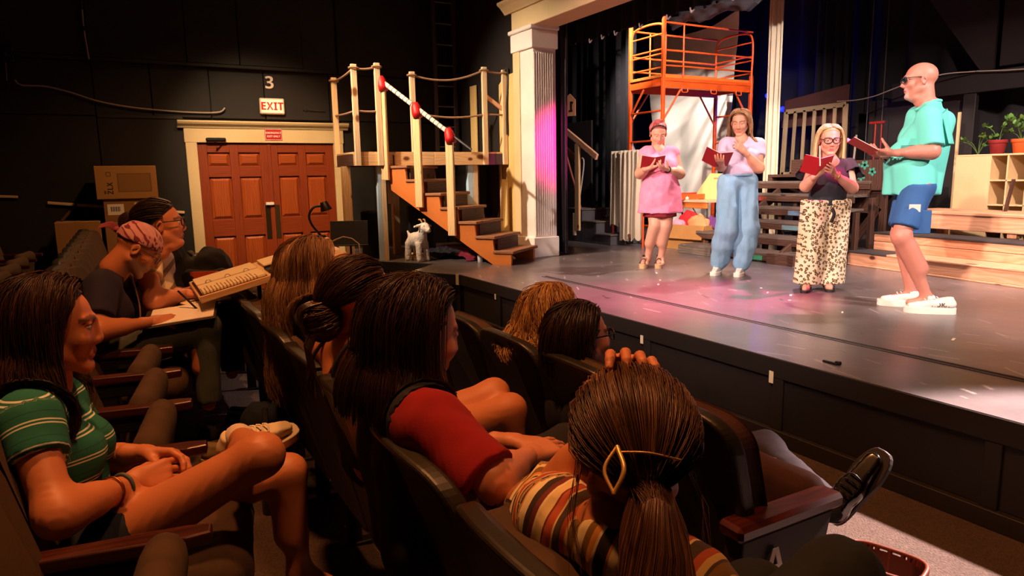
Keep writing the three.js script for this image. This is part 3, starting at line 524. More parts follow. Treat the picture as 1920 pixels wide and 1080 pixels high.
{ // music stand
  const g = thing('music_stand', 'black music stand in front of the right door casing', 'music stand', [-8.2, 0, -2.28], 0);
  const d = V(0.9, 0.18, 0.4).normalize();
  const m = new THREE.Matrix4().makeBasis(V(-0.4, 0, 0.9).normalize().negate(), V(-0.16, 0.98, -0.07).normalize(), d);
  mesh('desk', cbox(0.44, 0.3, 0.012, 0.004).applyMatrix4(m).translate(-0.02, 0.9, -0.1), std({ color: 0x2e2c2b, roughness: 0.5 }), g);
  mesh('desk_lip', cbox(0.44, 0.012, 0.06, 0.003).applyMatrix4(m).translate(0.0, 0.755, -0.09), std({ color: 0x2e2c2b, roughness: 0.5 }), g);
  mesh('pole', bar([-0.05, 0.05, -0.12], [-0.05, 0.9, -0.12], 0.014), MAT.blackMetal, g);
  for (let i = 0; i < 3; i++) { const a = i * 2.09 + 0.4; mesh('foot', tube([[-0.05, 0.12, -0.12], [-0.05 + 0.12 * Math.cos(a), 0.1, -0.12 + 0.12 * Math.sin(a)], [-0.05 + 0.26 * Math.cos(a), 0.012, -0.12 + 0.26 * Math.sin(a)]], 0.01, 6), MAT.blackMetal, g); }
}
// ------------------------------------------------------------------ drapes
function drape(p0, p1, yTop, yBot, folds, amp, seed, opt = {}) { // hanging cloth from p0 to p1 in plan with deep folds
  const a = V(p0[0], 0, p0[1]), b = V(p1[0], 0, p1[1]), d = b.clone().sub(a), n = V(-d.z, 0, d.x).normalize();
  return sheet((u, v) => {
    const w = Math.sin(u * folds * Math.PI * 2 + 1.3 * nz(u * 4, seed, 0)) + 0.4 * Math.sin(u * folds * 4.3 + seed) + 0.7 * nz(u * folds * 0.9, v * 1.2 + seed, 0);
    const open = opt.gather ? 1 - opt.gather * smooth(0, 0.8, v) * (1 - u) : 1;
    const uu = opt.gather ? 1 - (1 - u) * open : u;
    const p = a.clone().addScaledVector(d, uu).addScaledVector(n, amp * w * (0.75 + 0.25 * v) + (opt.lean || 0) * v);
    const y = mixv(yTop, yBot, v) + (opt.hem ? opt.hem * nz(u * 6, seed, 2) * v : 0);
    return [p.x, y, p.z];
  }, Math.round(folds * 11), 8, opt.th || 0.006, [d.length() * 2, (yTop - yBot)]);
}
const drapeThing = (name, label, geo, mat, cat = 'curtain') => tag(mesh(name, geo, mat), label, cat);
drapeThing('side_curtain', 'charcoal pleated side curtain hanging just behind the white column', drape([-8.35, -5.12], [-7.56, -5.08], 4.6, 0.53, 6, 0.045, 1), MAT.curtainCharcoal);
drapeThing('back_curtain', 'black curtain hanging behind the small grey stair with rail', drape([-10.6, -7.15], [-8.5, -6.95], 4.6, 0.53, 9, 0.06, 2), MAT.curtainBlack);
drapeThing('back_curtain', 'black curtain hanging right of the tall cream drape', drape([-7.15, -9.3], [-6.55, -9.35], 4.6, 0.53, 4, 0.05, 3), MAT.curtainBlack);
drapeThing('rear_curtain', 'wide black curtain across the far back of the stage', drape([-11.2, -9.7], [3.6, -9.6], 4.95, 0.53, 34, 0.07, 4), MAT.curtainBlack);
drapeThing('side_curtain', 'black side curtain deep in the wing behind the pleated charcoal one', drape([-11.3, -5.9], [-9.9, -5.8], 4.6, 0.53, 8, 0.05, 5), MAT.curtainBlack);
{
  const b = thing('border_curtain', 'black border curtain hanging across the top of the stage opening', 'curtain', [0, 0, 0]);
  mesh('border_cloth', drape([-8.4, -5.3], [2.1, -5.3], 4.95, 3.2, 44, 0.03, 6), MAT.curtainBlack, b);
  mesh('border_pipe', bar([-8.4, 4.9, -5.3], [2.1, 4.9, -5.3], 0.024), MAT.blackMetal, b);
  for (const x of [-7.3, -7.05, -6.8, -6.35, -5.9, -5.55, -5.0, -4.4]) mesh('border_tie', tube([[x, 3.2, -5.25], [x + 0.03, 3.15, -5.24], [x + 0.07, 3.17, -5.24]], 0.01, 6), std({ color: 0x8d7f86, roughness: 0.6 }), b);
  const c = thing('border_curtain', 'second grey black border bunched above the orange scaffold', 'curtain', [0, 0, 0]);
  mesh('border_cloth', drape([-8.4, -7.7], [2.5, -7.6], 4.95, 3.82, 40, 0.04, 7, { hem: 0.12 }), MAT.curtainCharcoal, c);
  mesh('border_bundle', sheet((u, v) => [mixv(-8.3, -6.7, u), 3.82 - 0.2 * Math.sin(v * Math.PI) * (0.6 + 0.5 * nz(u * 5, 1, 0)) + 0.04 * nz(u * 9, v * 4, 1), -7.62 + 0.22 * v + 0.05 * nz(u * 7, v * 5, 3)], 40, 12, 0.008), MAT.curtainCharcoal, c);
}
{ // pale cloths behind the scaffold
  const m = sheet((u, v) => {
    const xl = mixv(-10.25, -9.95, v), xr = mixv(-8.15, -8.75, smooth(0, 1, v)) + 0.12 * Math.sin(v * 3);
    const sw = 0.10 * nz(u * 3, v * 2.2, 0) + 0.07 * Math.sin((u * 2.2 + v * 1.4) * 3.1) * Math.exp(-Math.pow((v - 0.25) / 0.2, 2));
    return [mixv(xl, xr, u), mixv(4.05, 0.56, v) - 0.16 * Math.sin(u * Math.PI) * (1 - v), -8.75 + sw];
  }, 60, 60, 0.004, [3, 4]);
  drapeThing('backdrop_cloth', 'large wrinkled white backdrop cloth hanging behind the orange scaffold', m, MAT.muslin, 'cloth');
  drapeThing('tall_drape', 'narrow gathered cream drape hanging right of the scaffold', drape([-7.22, -8.36], [-6.93, -8.3], 3.95, 0.56, 3.4, 0.035, 9, { hem: 0.03 }), MAT.linen, 'drape');
}
{ // scaffold
  const g = thing('scaffold_tower', 'orange steel scaffold tower with guard rails behind the pink dress actor', 'scaffold', [0, 0, 0]);
  const xa = -8.2, xb = -7.5, za = -6.63, zb = -8.33, py = 2.86, tp = 3.62;
  const P = [[xa, za, 3.62], [xb, za, 3.66], [xa, zb, 2.95], [xb, zb, 2.95]];
  for (const [x, z, t] of P) { const l = mesh('leg', bspan([x - 0.024, SY + 0.1, z - 0.024], [x + 0.024, t, z + 0.024], 0.006), MAT.scaffold, g); mesh('caster', [lathe([[0, -0.02], [0.05, -0.02], [0.05, 0.02], [0, 0.02]], 14).rotateZ(Math.PI / 2).translate(x, SY + 0.05, z), bar([x, SY + 0.05, z], [x, SY + 0.12, z], 0.014)], MAT.blackMetal, l); }
  for (const z of [za, zb]) for (const y of [0.8, 1.2, 1.6, 2.0, 2.4]) mesh('rung', bar([xa, y, z], [xb, y, z], 0.014), MAT.scaffold, g);
  for (const x of [xa, xb]) {
    mesh('platform_rail', bspan([x - 0.02, py - 0.16, za - 0.02], [x + 0.02, py - 0.02, zb + 0.02], 0.005), MAT.scaffold, g);
    mesh('platform_rail', bspan([x - 0.028, py - 0.07, za - 0.02], [x + 0.028, py - 0.055, zb + 0.02], 0.003), MAT.scaffold, g);
    mesh('knee_brace', bar([x, py - 0.14, za - 0.34], [x, py - 0.6, za], 0.014), MAT.scaffold, g);
    mesh('knee_brace', bar([x, py - 0.14, zb + 0.34], [x, py - 0.6, zb], 0.014), MAT.scaffold, g);
    mesh('side_beam', bspan([x - 0.018, 1.17, za], [x + 0.018, 1.24, zb], 0.004), MAT.scaffold, g);
  }
  mesh('knee_brace', bar([xa + 0.3, py - 0.14, za], [xa, py - 0.5, za], 0.014), MAT.scaffold, g);
  mesh('platform_end', bspan([xa, py - 0.13, za - 0.015], [xb, py - 0.02, za + 0.015], 0.004), MAT.scaffold, g);
  mesh('platform_end', bspan([xa, py - 0.13, zb - 0.015], [xb, py - 0.02, zb + 0.015], 0.004), MAT.scaffold, g);
  for (let i = 0; i < 3; i++) mesh('deck_plank', bspan([xa + 0.02 + i * 0.224, py - 0.02, za + 0.03], [xa + 0.238 + i * 0.224, py + 0.02, zb - 0.03], 0.004), MAT.orangePaint, g);
  // guard rails: long sides with a mid post, tubular end frames
  for (const x of [xa, xb]) {
    for (const y of [3.2, 3.56]) mesh('guard_rail', bar([x, y, za], [x, y, zb], 0.013), MAT.scaffold, g);
    mesh('guard_post', bar([x, py, za - 0.36], [x, 3.56, za - 0.36], 0.012), MAT.scaffold, g);
    mesh('guard_rail', bar([x, 3.0, za], [x, 3.0, zb], 0.011), MAT.scaffold, g);
  }
  for (const z of [za - 0.02, zb]) {
    mesh('end_frame', tube([[xa, py, z], [xa, 3.45, z], [xa + 0.06, 3.54, z], [xb - 0.06, 3.54, z], [xb, 3.45, z], [xb, py, z]], 0.016, 8, false, 40), MAT.scaffold, g);
    for (const y of [2.98, 3.16, 3.22, 3.42]) mesh('end_rung', bar([xa, y, z], [xb, y, z], 0.011), MAT.scaffold, g);
  }
  for (const z of [-6.95, -7.5, -8.0]) mesh('hook', [tube([[xb + 0.02, py - 0.15, z], [xb + 0.03, py - 0.2, z], [xb + 0.03, py - 0.2, z - 0.1], [xb + 0.02, py - 0.15, z - 0.1]], 0.008, 6)], MAT.scaffold, g);
  // the low work table hooked to it
  const t = thing('work_table', 'orange topped work table with folding legs behind the actors', 'table', [-7.55, 0, -7.35]);
  mesh('table_top', bspan([-0.62, 1.13, -0.3], [0.5, 1.16, 0.3], 0.005), MAT.pineRed[1], t);
  mesh('apron', bspan([-0.6, 1.05, 0.25], [0.48, 1.13, 0.28], 0.004), MAT.orangePaint, t);
  for (const sx of [-0.55, 0.43]) for (const sz of [-0.24, 0.22]) mesh('leg', bar([sx, SY, sz], [sx, 1.13, sz], 0.014), MAT.ironGrey, t);
  mesh('brace', bar([0.43, 0.75, 0.22], [0.1, 1.1, 0.22], 0.008), MAT.ironGrey, t);
  const pb = thing('paper_wrapped_panel', 'cream paper panel standing on the orange work table', 'panel', [-7.35, 1.162, -7.5], 0.2);
  mesh('panel_sheet', boxUV(prism([[-0.34, 0], [0.3, 0], [0.3, 0.36], [-0.06, 0.37], [-0.2, 0.2]], 0.03)), MAT.creamFlat, pb);
  mesh('panel_tape', bx(0.2, 0.02, 0.003, 0.1, 0.3, 0.032), MAT.tapeTan, pb);
  const jar = (x, z, r, h, c, l) => tag(mesh('small_jar', lathe([[0, 0], [r, 0], [r, h * 0.7], [r * 0.6, h * 0.85], [r * 0.6, h], [0, h]], 14).translate(x, 1.162, z), std({ color: c, roughness: 0.35 })), l, 'jar');
  jar(-7.98, -7.12, 0.03, 0.1, 0x55606a, 'grey jar on the left end of the orange work table'); jar(-7.5, -7.1, 0.035, 0.05, 0xd8d2c4, 'low white pot at the middle of the orange work table');
}
{ // white clothes hanging over the scaffold foot
  const g = thing('hanging_linens', 'white lace linens draped over a low rail behind the pink dress actor', 'linens', [0, 0, 0]);
  mesh('rail', [bar([-8.45, 1.86, -6.5], [-7.7, 1.86, -6.5], 0.014), bar([-8.42, SY, -6.5], [-8.42, 1.86, -6.5], 0.016), bar([-7.73, SY, -6.5], [-7.73, 1.86, -6.5], 0.016)], MAT.scaffold, g);
  mesh('linen_cloth', drape([-8.42, -6.47], [-8.05, -6.44], 1.88, 0.8, 4, 0.03, 21, { hem: 0.1 }), MAT.linen, g);
  mesh('linen_cloth', drape([-8.15, -6.43], [-7.75, -6.46], 1.88, 0.62, 5, 0.035, 22, { hem: 0.16 }), MAT.linen, g);
  mesh('linen_cloth', drape([-8.3, -6.54], [-7.8, -6.55], 1.88, 0.9, 5, 0.03, 23, { hem: 0.12 }), MAT.muslin, g);
}
{ // box of costumes by the work table
  const b = thing('costume_box', 'open cardboard box overflowing with bright costumes under the work table', 'cardboard box', [-7.15, SY, -6.95], 0.15);
  const W = 0.62, D = 0.42, Hh = 0.34;
  mesh('box_body', [bx(W, Hh, 0.008, 0, Hh / 2, D / 2), bx(W, Hh, 0.008, 0, Hh / 2, -D / 2), bx(0.008, Hh, D, -W / 2, Hh / 2, 0), bx(0.008, Hh, D, W / 2, Hh / 2, 0), bx(W, 0.008, D, 0, 0.004, 0)], MAT.card[1], b);
  mesh('flap', beam([-W / 2, Hh, D / 2], [-W / 2, Hh - 0.1, D / 2 + 0.02], 0.01, 0.01), MAT.card[0], b);
  mesh('flap', cbox(W, 0.2, 0.006).translate(0, -0.1, 0).applyMatrix4(new THREE.Matrix4().makeRotationX(-0.35)).translate(0, Hh, D / 2 + 0.004), MAT.card[0], b);
  const lump = (n, l, x, z, r, h, c, s) => tag(mesh(n, sheet((u, v) => { const a = u * Math.PI * 2, k = v * Math.PI * 0.5, q = 1 + 0.25 * nz(Math.cos(a) * 2 + s, Math.sin(a) * 2, v * 3); return [-7.15 + x + r * Math.cos(a) * Math.sin(k) * q, SY + 0.3 + h * Math.cos(k) * q, -6.95 + z + r * 0.7 * Math.sin(a) * Math.sin(k) * q]; }, 26, 12, 0.006), std({ color: c, roughness: 0.85 })), l, 'costume');
  lump('folded_costume', 'red costume cloth heaped in the cardboard box', -0.14, -0.02, 0.19, 0.2, 0xb0131f, 1);
  lump('folded_costume', 'peach costume cloth heaped in the cardboard box', 0.12, 0.06, 0.17, 0.17, 0xd98c5c, 2);
  lump('folded_costume', 'pink costume cloth hanging over the cardboard box edge', -0.2, 0.14, 0.12, 0.1, 0xd98aa0, 4);
  lump('folded_costume', 'purple costume cloth at the right of the cardboard box', 0.26, -0.05, 0.1, 0.15, 0x5a2a6a, 6);
  tag(mesh('wooden_board', bspan([-7.62, SY, -6.72], [-7.42, SY + 0.4, -6.69], 0.004), MAT.orangePaint), 'orange board standing beside the costume box', 'board');
}
{ // small grey stair with a raw pine rail in the wing
  const g = thing('wing_staircase', 'small grey stair with raw pine handrail in the left wing', 'staircase', [0, 0, 0]);
  const z0 = -6.3, z1 = -6.85, grey = MAT.curtainCharcoal;
  const gs = std({ map: paintTex(H(0x4a484c), H(0x343235), 0.5), roughness: 0.7 });
  [[-8.58, -8.22, 0.66], [-8.95, -8.58, 0.84], [-9.4, -8.95, 1.02]].forEach(([a, b, y]) => { const s = mesh('step', bspan([a, SY, z0], [b, y - 0.02, z1], 0.006), gs, g); mesh('tread', bspan([a - 0.01, y - 0.02, z0 + 0.02], [b + 0.02, y, z1], 0.004), MAT.greyWood[0], s); });
  mesh('rail_post', bspan([-9.06, 0.68, z0 + 0.025], [-8.95, 2.02, z0 + 0.065], 0.005), MAT.pine[0], g);
  mesh('rail_post', bspan([-9.12, 0.6, z0 + 0.024], [-9.06, 0.95, z0 + 0.064], 0.005), MAT.pinePale[0], g);
  mesh('handrail', beam([-9.6, 2.38, z0 + 0.045], [-8.5, 1.8, z0 + 0.045], 0.04, 0.09), MAT.pineRed[1], g);
  mesh('mid_rail', beam([-9.6, 2.08, z0 + 0.0], [-9.04, 1.74, z0 + 0.0], 0.04, 0.08), MAT.pineRed[2], g);
  mesh('bracing', beam([-9.55, 1.9, z0 - 0.1], [-9.1, 0.95, z0 - 0.1], 0.03, 0.03), std({ color: 0x8e4a3a, roughness: 0.6 }), g);
  const p = thing('wall_plaque', 'small pale plaque with a dark figure hung on the dark wing wall', 'plaque', [-9.7, 2.67, -6.62], 0.3);
  mesh('plaque_board', boxUV(prism([[-0.09, -0.17], [0.09, -0.17], [0.09, 0.08], [-0.02, 0.19], [-0.09, 0.14]], 0.02)), std({ color: 0xc98a63, roughness: 0.7 }), p);
  mesh('plaque_mark', [bx(0.04, 0.16, 0.004, 0.01, -0.02, 0.024), bx(0.06, 0.04, 0.004, 0.02, 0.04, 0.024), bx(0.08, 0.03, 0.004, 0.0, -0.09, 0.024)], std({ color: 0x2a1712 }), p);
  tag(mesh('wing_flat', bspan([-10.6, 0.5, -6.66], [-9.2, 2.4, -6.69], 0.006), MAT.blackPaint), 'dark flat behind the small grey stair', 'flat');
  tag(mesh('hanging_tube', tube([[-9.35, 1.78, -6.5], [-9.2, 1.8, -6.5], [-9.22, 1.4, -6.48], [-9.28, 1.1, -6.45], [-9.45, 0.96, -6.45]], 0.012, 7), std({ color: 0xb5a9a4, roughness: 0.5 })), 'white cord hanging by the small grey stair', 'cord');
  tag(mesh('fire_bottle', lathe([[0, 0], [0.05, 0], [0.055, 0.02], [0.055, 0.36], [0.03, 0.42], [0.02, 0.46], [0, 0.46]], 16).translate(-8.42, 1.55, -6.84), std({ color: 0xb3a6a2, roughness: 0.3 })), 'white cylinder hanging on the black curtain in the wing', 'cylinder');
}
{ // weathered dark stair unit in the middle of the stage
  const g = thing('dark_staircase', 'weathered dark brown stair unit behind the leopard trousers actor', 'staircase', [0, 0, 0]);
  const N = 6, x0 = -6.8, x1 = -5.08, zs = i => -6.45 - 0.28 * i, ys = i => 0.62 + 0.158 * i;
  const patch = { 0: [[-5.85, 0.3, 0x2f8f6a]], 2: [[-5.75, 0.5, 0x5c8088]], 3: [[-5.9, 0.3, 0x5b7a96]], 4: [[-6.6, 0.12, 0x8f2a1e]] };
  for (let i = 0; i < N; i++) {
    const xr = i > 3 ? -5.2 : x1, xl = i > 3 ? -6.95 : x0 - (i < 2 ? 0.12 : 0);
    const t = mesh('tread', bspan([xl, ys(i) - 0.035, zs(i)], [xr, ys(i), zs(i) - 0.3], 0.006), MAT.greyWood[i % 2], g);
    mesh('tread_nosing', bspan([xl, ys(i) - 0.1, zs(i) + 0.004], [xr, ys(i) - 0.035, zs(i) - 0.02], 0.004), MAT.darkWood[i % 2], t);
    for (const [px, w, c] of patch[i] || []) mesh('paint_patch', bspan([px, ys(i) - 0.095, zs(i) + 0.0035], [px + w, ys(i) - 0.04, zs(i) + 0.0065], 0.001), std({ map: paintTex(H(c), H(0x3b2c25), 1.2, 9), roughness: 0.7 }), t);
  }
  for (const x of [x0, -6.1, -5.55, x1 + 0.02]) for (let i = 0; i < N - 1; i++) mesh('upright', bspan([x, SY, zs(i) - 0.06], [x + 0.05, ys(i) - 0.036, zs(i) - 0.13], 0.004), MAT.darkWood[(i + 1) % 2], g);
  for (const x of [-6.5, -5.4]) mesh('carriage', beam([x, SY + 0.02, -6.5], [x, ys(N - 1) - 0.14, zs(N - 1)], 0.04, 0.12), MAT.darkWood[1], g);
  mesh('base_board', bspan([x0 - 0.1, SY, -6.4], [-6.35, SY + 0.11, -6.44], 0.004), MAT.greyWood[1], g);
  mesh('base_board', bspan([-5.45, SY, -6.4], [x1, SY + 0.12, -6.44], 0.004), MAT.darkWood[0], g);
  mesh('base_board', beam([-6.85, SY + 0.06, -6.44], [-6.45, SY + 0.06, -6.7], 0.03, 0.1), MAT.pinePale[0], g);
  mesh('fallen_slat', beam([-5.75, SY + 0.1, -7.1], [-5.45, 1.0, -7.25], 0.05, 0.02), MAT.pinePale[1], g);
  // upper landing box
  const L = thing('landing_box', 'dark brown landing box with open front at the top of the dark stair', 'platform', [0, 0, 0]);
  const z = -8.12;
  mesh('box_top', bspan([-6.95, 1.46, z], [-5.12, 1.5, z - 0.66], 0.006), MAT.darkWood[0], L);
  mesh('box_side', bspan([-6.95, 1.1, z], [-6.88, 1.46, z - 0.66], 0.006), MAT.darkWood[1], L);
  mesh('box_front', bspan([-6.88, 1.1, z - 0.01], [-5.6, 1.2, z - 0.05], 0.004), MAT.darkWood[1], L);
  mesh('box_back', bspan([-6.88, SY, z - 0.6], [-5.2, 1.46, z - 0.64], 0.004), MAT.blackPaint, L);
  mesh('upper_step', bspan([-6.72, 1.5, z - 0.2], [-6.15, 1.7, z - 0.6], 0.006), MAT.darkWood[0], L);
  // brown cut panel with turquoise flowers at its right
  const F = thing('painted_panel', 'brown stair side panel with turquoise painted flowers left of the teal shirt actor', 'panel', [0, 0, 0]);
  mesh('panel_board', boxUV(prism([[-5.62, 1.06], [-5.36, 1.06], [-5.2, 1.3], [-5.08, 1.3], [-5.08, 1.66], [-5.62, 1.66]], 0.04).translate(0, 0, -7.92)), MAT.darkWood[0], F);
  mesh('panel_board', bspan([-5.95, 1.02, -7.94], [-5.05, 1.34, -7.98], 0.004), MAT.darkWood[1], F);
  mesh('panel_leg', beam([-5.55, SY, -7.95], [-5.12, 1.1, -7.95], 0.04, 0.1), MAT.darkWood[0], F);
  mesh('panel_leg', bspan([-5.12, SY, -7.93], [-5.04, 1.3, -7.98], 0.004), MAT.darkWood[1], F);
  const petal = (x, y, r) => { const o = []; for (let i = 0; i < 5; i++) { const a = i * 1.257 + x; o.push(new THREE.CircleGeometry(r, 10).scale(1, 0.6, 1).rotateZ(a).translate(x + r * 0.9 * Math.cos(a), y + r * 0.9 * Math.sin(a), -7.878)); } return merge(o); };
  for (const [x, y, r] of [[-5.42, 1.55, 0.045], [-5.3, 1.6, 0.03], [-5.2, 1.52, 0.028], [-5.34, 1.46, 0.03]]) mesh('painted_flower', petal(x, y, r), std({ color: 0x3f9c86, roughness: 0.6, side: THREE.DoubleSide }), F);
}
{ // slatted flat and brown panel leaning at the back
  const g = thing('slatted_frame', 'pale wooden frame with upright slats leaning at the back of the stage', 'frame', [0, 0, 0]);
  const z = -8.86, fl = 0.52, bl = [-7.32, 1.5], tl = [-7.28, 2.42], tr = [-6.3, 2.44], br = [-6.28, 1.5];
  const B = (a, b, w, m, n) => mesh(n, beam([a[0], a[1], z], [b[0], b[1], z - 0.0], 0.03, w, 0.003, V(0, 0, 1)), m, g);
  const bar2 = (a, b, w, m, n) => mesh(n, beam([a[0], a[1], z], [b[0], b[1], z], w, 0.03, 0.003, V(0, 0, 1)), m, g);
  bar2(tl, tr, 0.07, MAT.slat, 'top_rail'); bar2([-7.34, fl], tl, 0.07, MAT.slat, 'stile'); bar2([-6.26, fl], tr, 0.07, MAT.slat, 'stile'); bar2(bl, br, 0.06, MAT.slat, 'bottom_rail');
  for (let i = 1; i <= 5; i++) { const t = i / 6; bar2([mixv(bl[0], br[0], t), 1.5], [mixv(tl[0], tr[0], t), 2.42], 0.045, MAT.slat, 'slat'); }
  tag(mesh('leaning_flat', boxUV(prism([[-7.45, 2.2], [-6.35, 2.2], [-6.35, 2.72], [-7.4, 2.6]], 0.03).translate(0, 0, -9.0)), std({ map: paintTex(H(0x4a2c2a), H(0x33201f), 0.5), roughness: 0.6 })), 'dark red brown panel above the slatted frame', 'panel');
  const r = thing('red_stand', 'thin red metal stand behind the painted brown panel', 'stand', [-5.57, SY, -8.45]);
  mesh('stand_pole', [bar([0, 0, 0], [0, 1.62, 0], 0.013), bar([0.1, 0.5, 0], [0.08, 1.6, 0], 0.01)], std({ color: 0x7d120d, roughness: 0.5 }), r);
  mesh('stand_top', bx(0.2, 0.03, 0.04, 0.02, 1.63, 0), std({ color: 0x7d120d, roughness: 0.5 }), r);
  tag(mesh('upright_pole', bar([-5.95, SY, -8.5], [-5.93, 2.0, -8.6], 0.014), MAT.cable), 'thin pale pole standing left of the red stand', 'pole');
}
{ // raw pine risers on the right
  const g = thing('pine_risers', 'three raw pine step risers behind the teal shirt actor', 'risers', [-4.86, 0, -7.02], -Math.atan2(0.26, 1.85));
  const L = 3.4, tiers = [[0, 0.66], [-0.32, 0.85], [-0.66, 1.075]]; let k = 0;
  const deckM = std({ map: paintTex(H(0x3b3838), H(0x232122), 0.6, 6), roughness: 0.7 });
  const bd = (n, x0, x1, y0, y1, z0, z1) => mesh(n, bspan([x0, y0, z0], [x1, y1, z1], 0.005), MAT.pineRed[k++ % 3], g);
  bd('riser_board', 0, L, SY + 0.02, 0.64, 0, -0.04); bd('sole_plate', 0, L, SY, SY + 0.02, 0.005, -0.2);
  mesh('step_deck', bspan([0, 0.64, 0.01], [0.5, 0.66, -0.34], 0.004), deckM, g); bd('step_deck', 0.5, L, 0.64, 0.66, 0.01, -0.34);
  bd('riser_board', 0.05, L, 0.66, 0.752, -0.32, -0.36); bd('riser_board', 0.05, L, 0.756, 0.835, -0.32, -0.36);
  mesh('step_deck', bspan([0.05, 0.835, -0.31], [L, 0.855, -0.68], 0.004), deckM, g);
  bd('riser_board', 0.05, L, 0.905, 1.06, -0.66, -0.7);
  bd('step_deck', 0.05, L, 1.06, 1.09, -0.65, -0.9); bd('step_deck', 0.05, L, 1.06, 1.09, -0.905, -1.3);
  for (const x of [0.12, 1.25, 2.4, 3.3]) { bd('support_post', x, x + 0.09, 0.855, 1.06, -0.69, -0.78); bd('support_post', x, x + 0.09, SY, 1.06, -1.2, -1.29); }
  tag(mesh('loose_stick', beam([-3.78, 1.09, -8.0], [-3.72, 1.42, -7.98], 0.04, 0.02), MAT.darkWood[0]), 'dark stick standing on the pine risers by the pigeonhole cabinet', 'stick');
}
{ // pigeonhole cabinet with plants
  const g = thing('pigeonhole_cabinet', 'pale cabinet of open pigeonholes at the right edge behind the risers', 'cabinet', [-4.2, SY, -8.45], 0.0);
  const m = MAT.cream, W = 1.5, D = 0.5, Ht = 1.19;
  mesh('side_panel', bspan([0, 0, 0], [0.02, Ht, -D], 0.003), m, g); mesh('side_panel', bspan([W - 0.02, 0, 0], [W, Ht, -D], 0.003), m, g);
  mesh('end_face', bspan([-0.36, 0, 0.0], [0, Ht, -0.02], 0.003), m, g); mesh('end_face', bspan([-0.36, 0, -D + 0.02], [0, Ht, -D], 0.003), m, g);
  mesh('top_panel', bspan([-0.36, Ht - 0.02, 0.004], [W, Ht, -D], 0.003), m, g); mesh('back_panel', bspan([0, 0, -D + 0.012], [W, Ht, -D], 0.003), m, g);
  for (let i = 1; i < 8; i++) mesh('divider', bspan([i * 0.1875 - 0.008, 0.05, 0], [i * 0.1875 + 0.008, Ht - 0.02, -D + 0.012], 0.002), m, g);
  for (const y of [0.05, 0.34, 0.63, 0.9]) mesh('shelf', bspan([0.02, y - 0.008, 0], [W - 0.02, y + 0.008, -D + 0.012], 0.002), m, g);
  const leafG = (() => { const s = new THREE.Shape(); s.moveTo(0, 0); s.bezierCurveTo(0.5, 0.15, 0.5, 0.7, 0, 1); s.bezierCurveTo(-0.5, 0.7, -0.5, 0.15, 0, 0); const q = new THREE.ShapeGeometry(s, 5); const p = q.attributes.position; for (let i = 0; i < p.count; i++) p.setZ(i, 0.25 * Math.abs(p.getX(i)) - 0.2 * p.getY(i) * p.getY(i)); q.computeVertexNormals(); return q; })();
  const leafM = [0x4f7a2e, 0x6d9440, 0x3c6426].map(c => phys({ color: c, roughness: 0.55, side: THREE.DoubleSide }));
  const plant = (name, label, x, y, z, pot, stems, seed, potColor) => {
    const p = thing(name, label, 'plant', [x, y, z]); const r = rng(seed);
    if (pot) { mesh('pot', lathe([[0, 0], [0.065, 0], [0.085, 0.12], [0.095, 0.12], [0.097, 0.155], [0.08, 0.155], [0.075, 0.11], [0, 0.11]], 22), std({ color: potColor, roughness: 0.8 }), p); mesh('soil', new THREE.CylinderGeometry(0.078, 0.075, 0.02, 18).translate(0, 0.12, 0), std({ color: 0x2a1c12, roughness: 1 }), p); }
    const y0 = pot ? 0.12 : 0;
    for (let s = 0; s < stems; s++) {
      const a = r() * 6.28, h = 0.1 + r() * 0.2, o = 0.08 + r() * 0.16, pts = [[0, y0, 0], [Math.cos(a) * o * 0.4, y0 + h * 0.7, Math.sin(a) * o * 0.4], [Math.cos(a) * o, y0 + h, Math.sin(a) * o]];
      const st = mesh('stem', tube(pts, 0.004, 5), std({ color: 0x4d6b30, roughness: 0.7 }), p);
      for (let q = 0; q < 5; q++) { const t = 0.35 + q * 0.16, b = lerp3(pts[1], pts[2], t), sc = 0.045 + r() * 0.035; const m = new THREE.Matrix4().compose(b, new THREE.Quaternion().setFromEuler(new THREE.Euler(0.6 + r() * 1.2, r() * 6.28, r() - 0.5, 'YXZ')), V(sc, sc, sc)); mesh('leaf', leafG.clone().applyMatrix4(m), leafM[(s + q) % 3], st); }
    }
    return p;
  };
  const ty = SY + Ht;
  plant('potted_plant', 'leafy plant in an orange clay pot on the pigeonhole cabinet', -3.98, ty, -8.62, true, 9, 5, 0xc4561c);
  plant('potted_plant', 'small trailing plant at the left end of the pigeonhole cabinet top', -4.4, ty, -8.6, false, 6, 8, 0xc4561c);
  plant('potted_plant', 'small plant in a dark red pot left of the orange clay pot', -4.2, ty, -8.6, true, 5, 11, 0x7d1a1a);
  tag(mesh('thin_post', bspan([-4.78, SY, -8.82], [-4.75, 2.2, -8.85], 0.003), MAT.cream), 'thin pale upright strip beside the pigeonhole cabinet', 'strip');
}
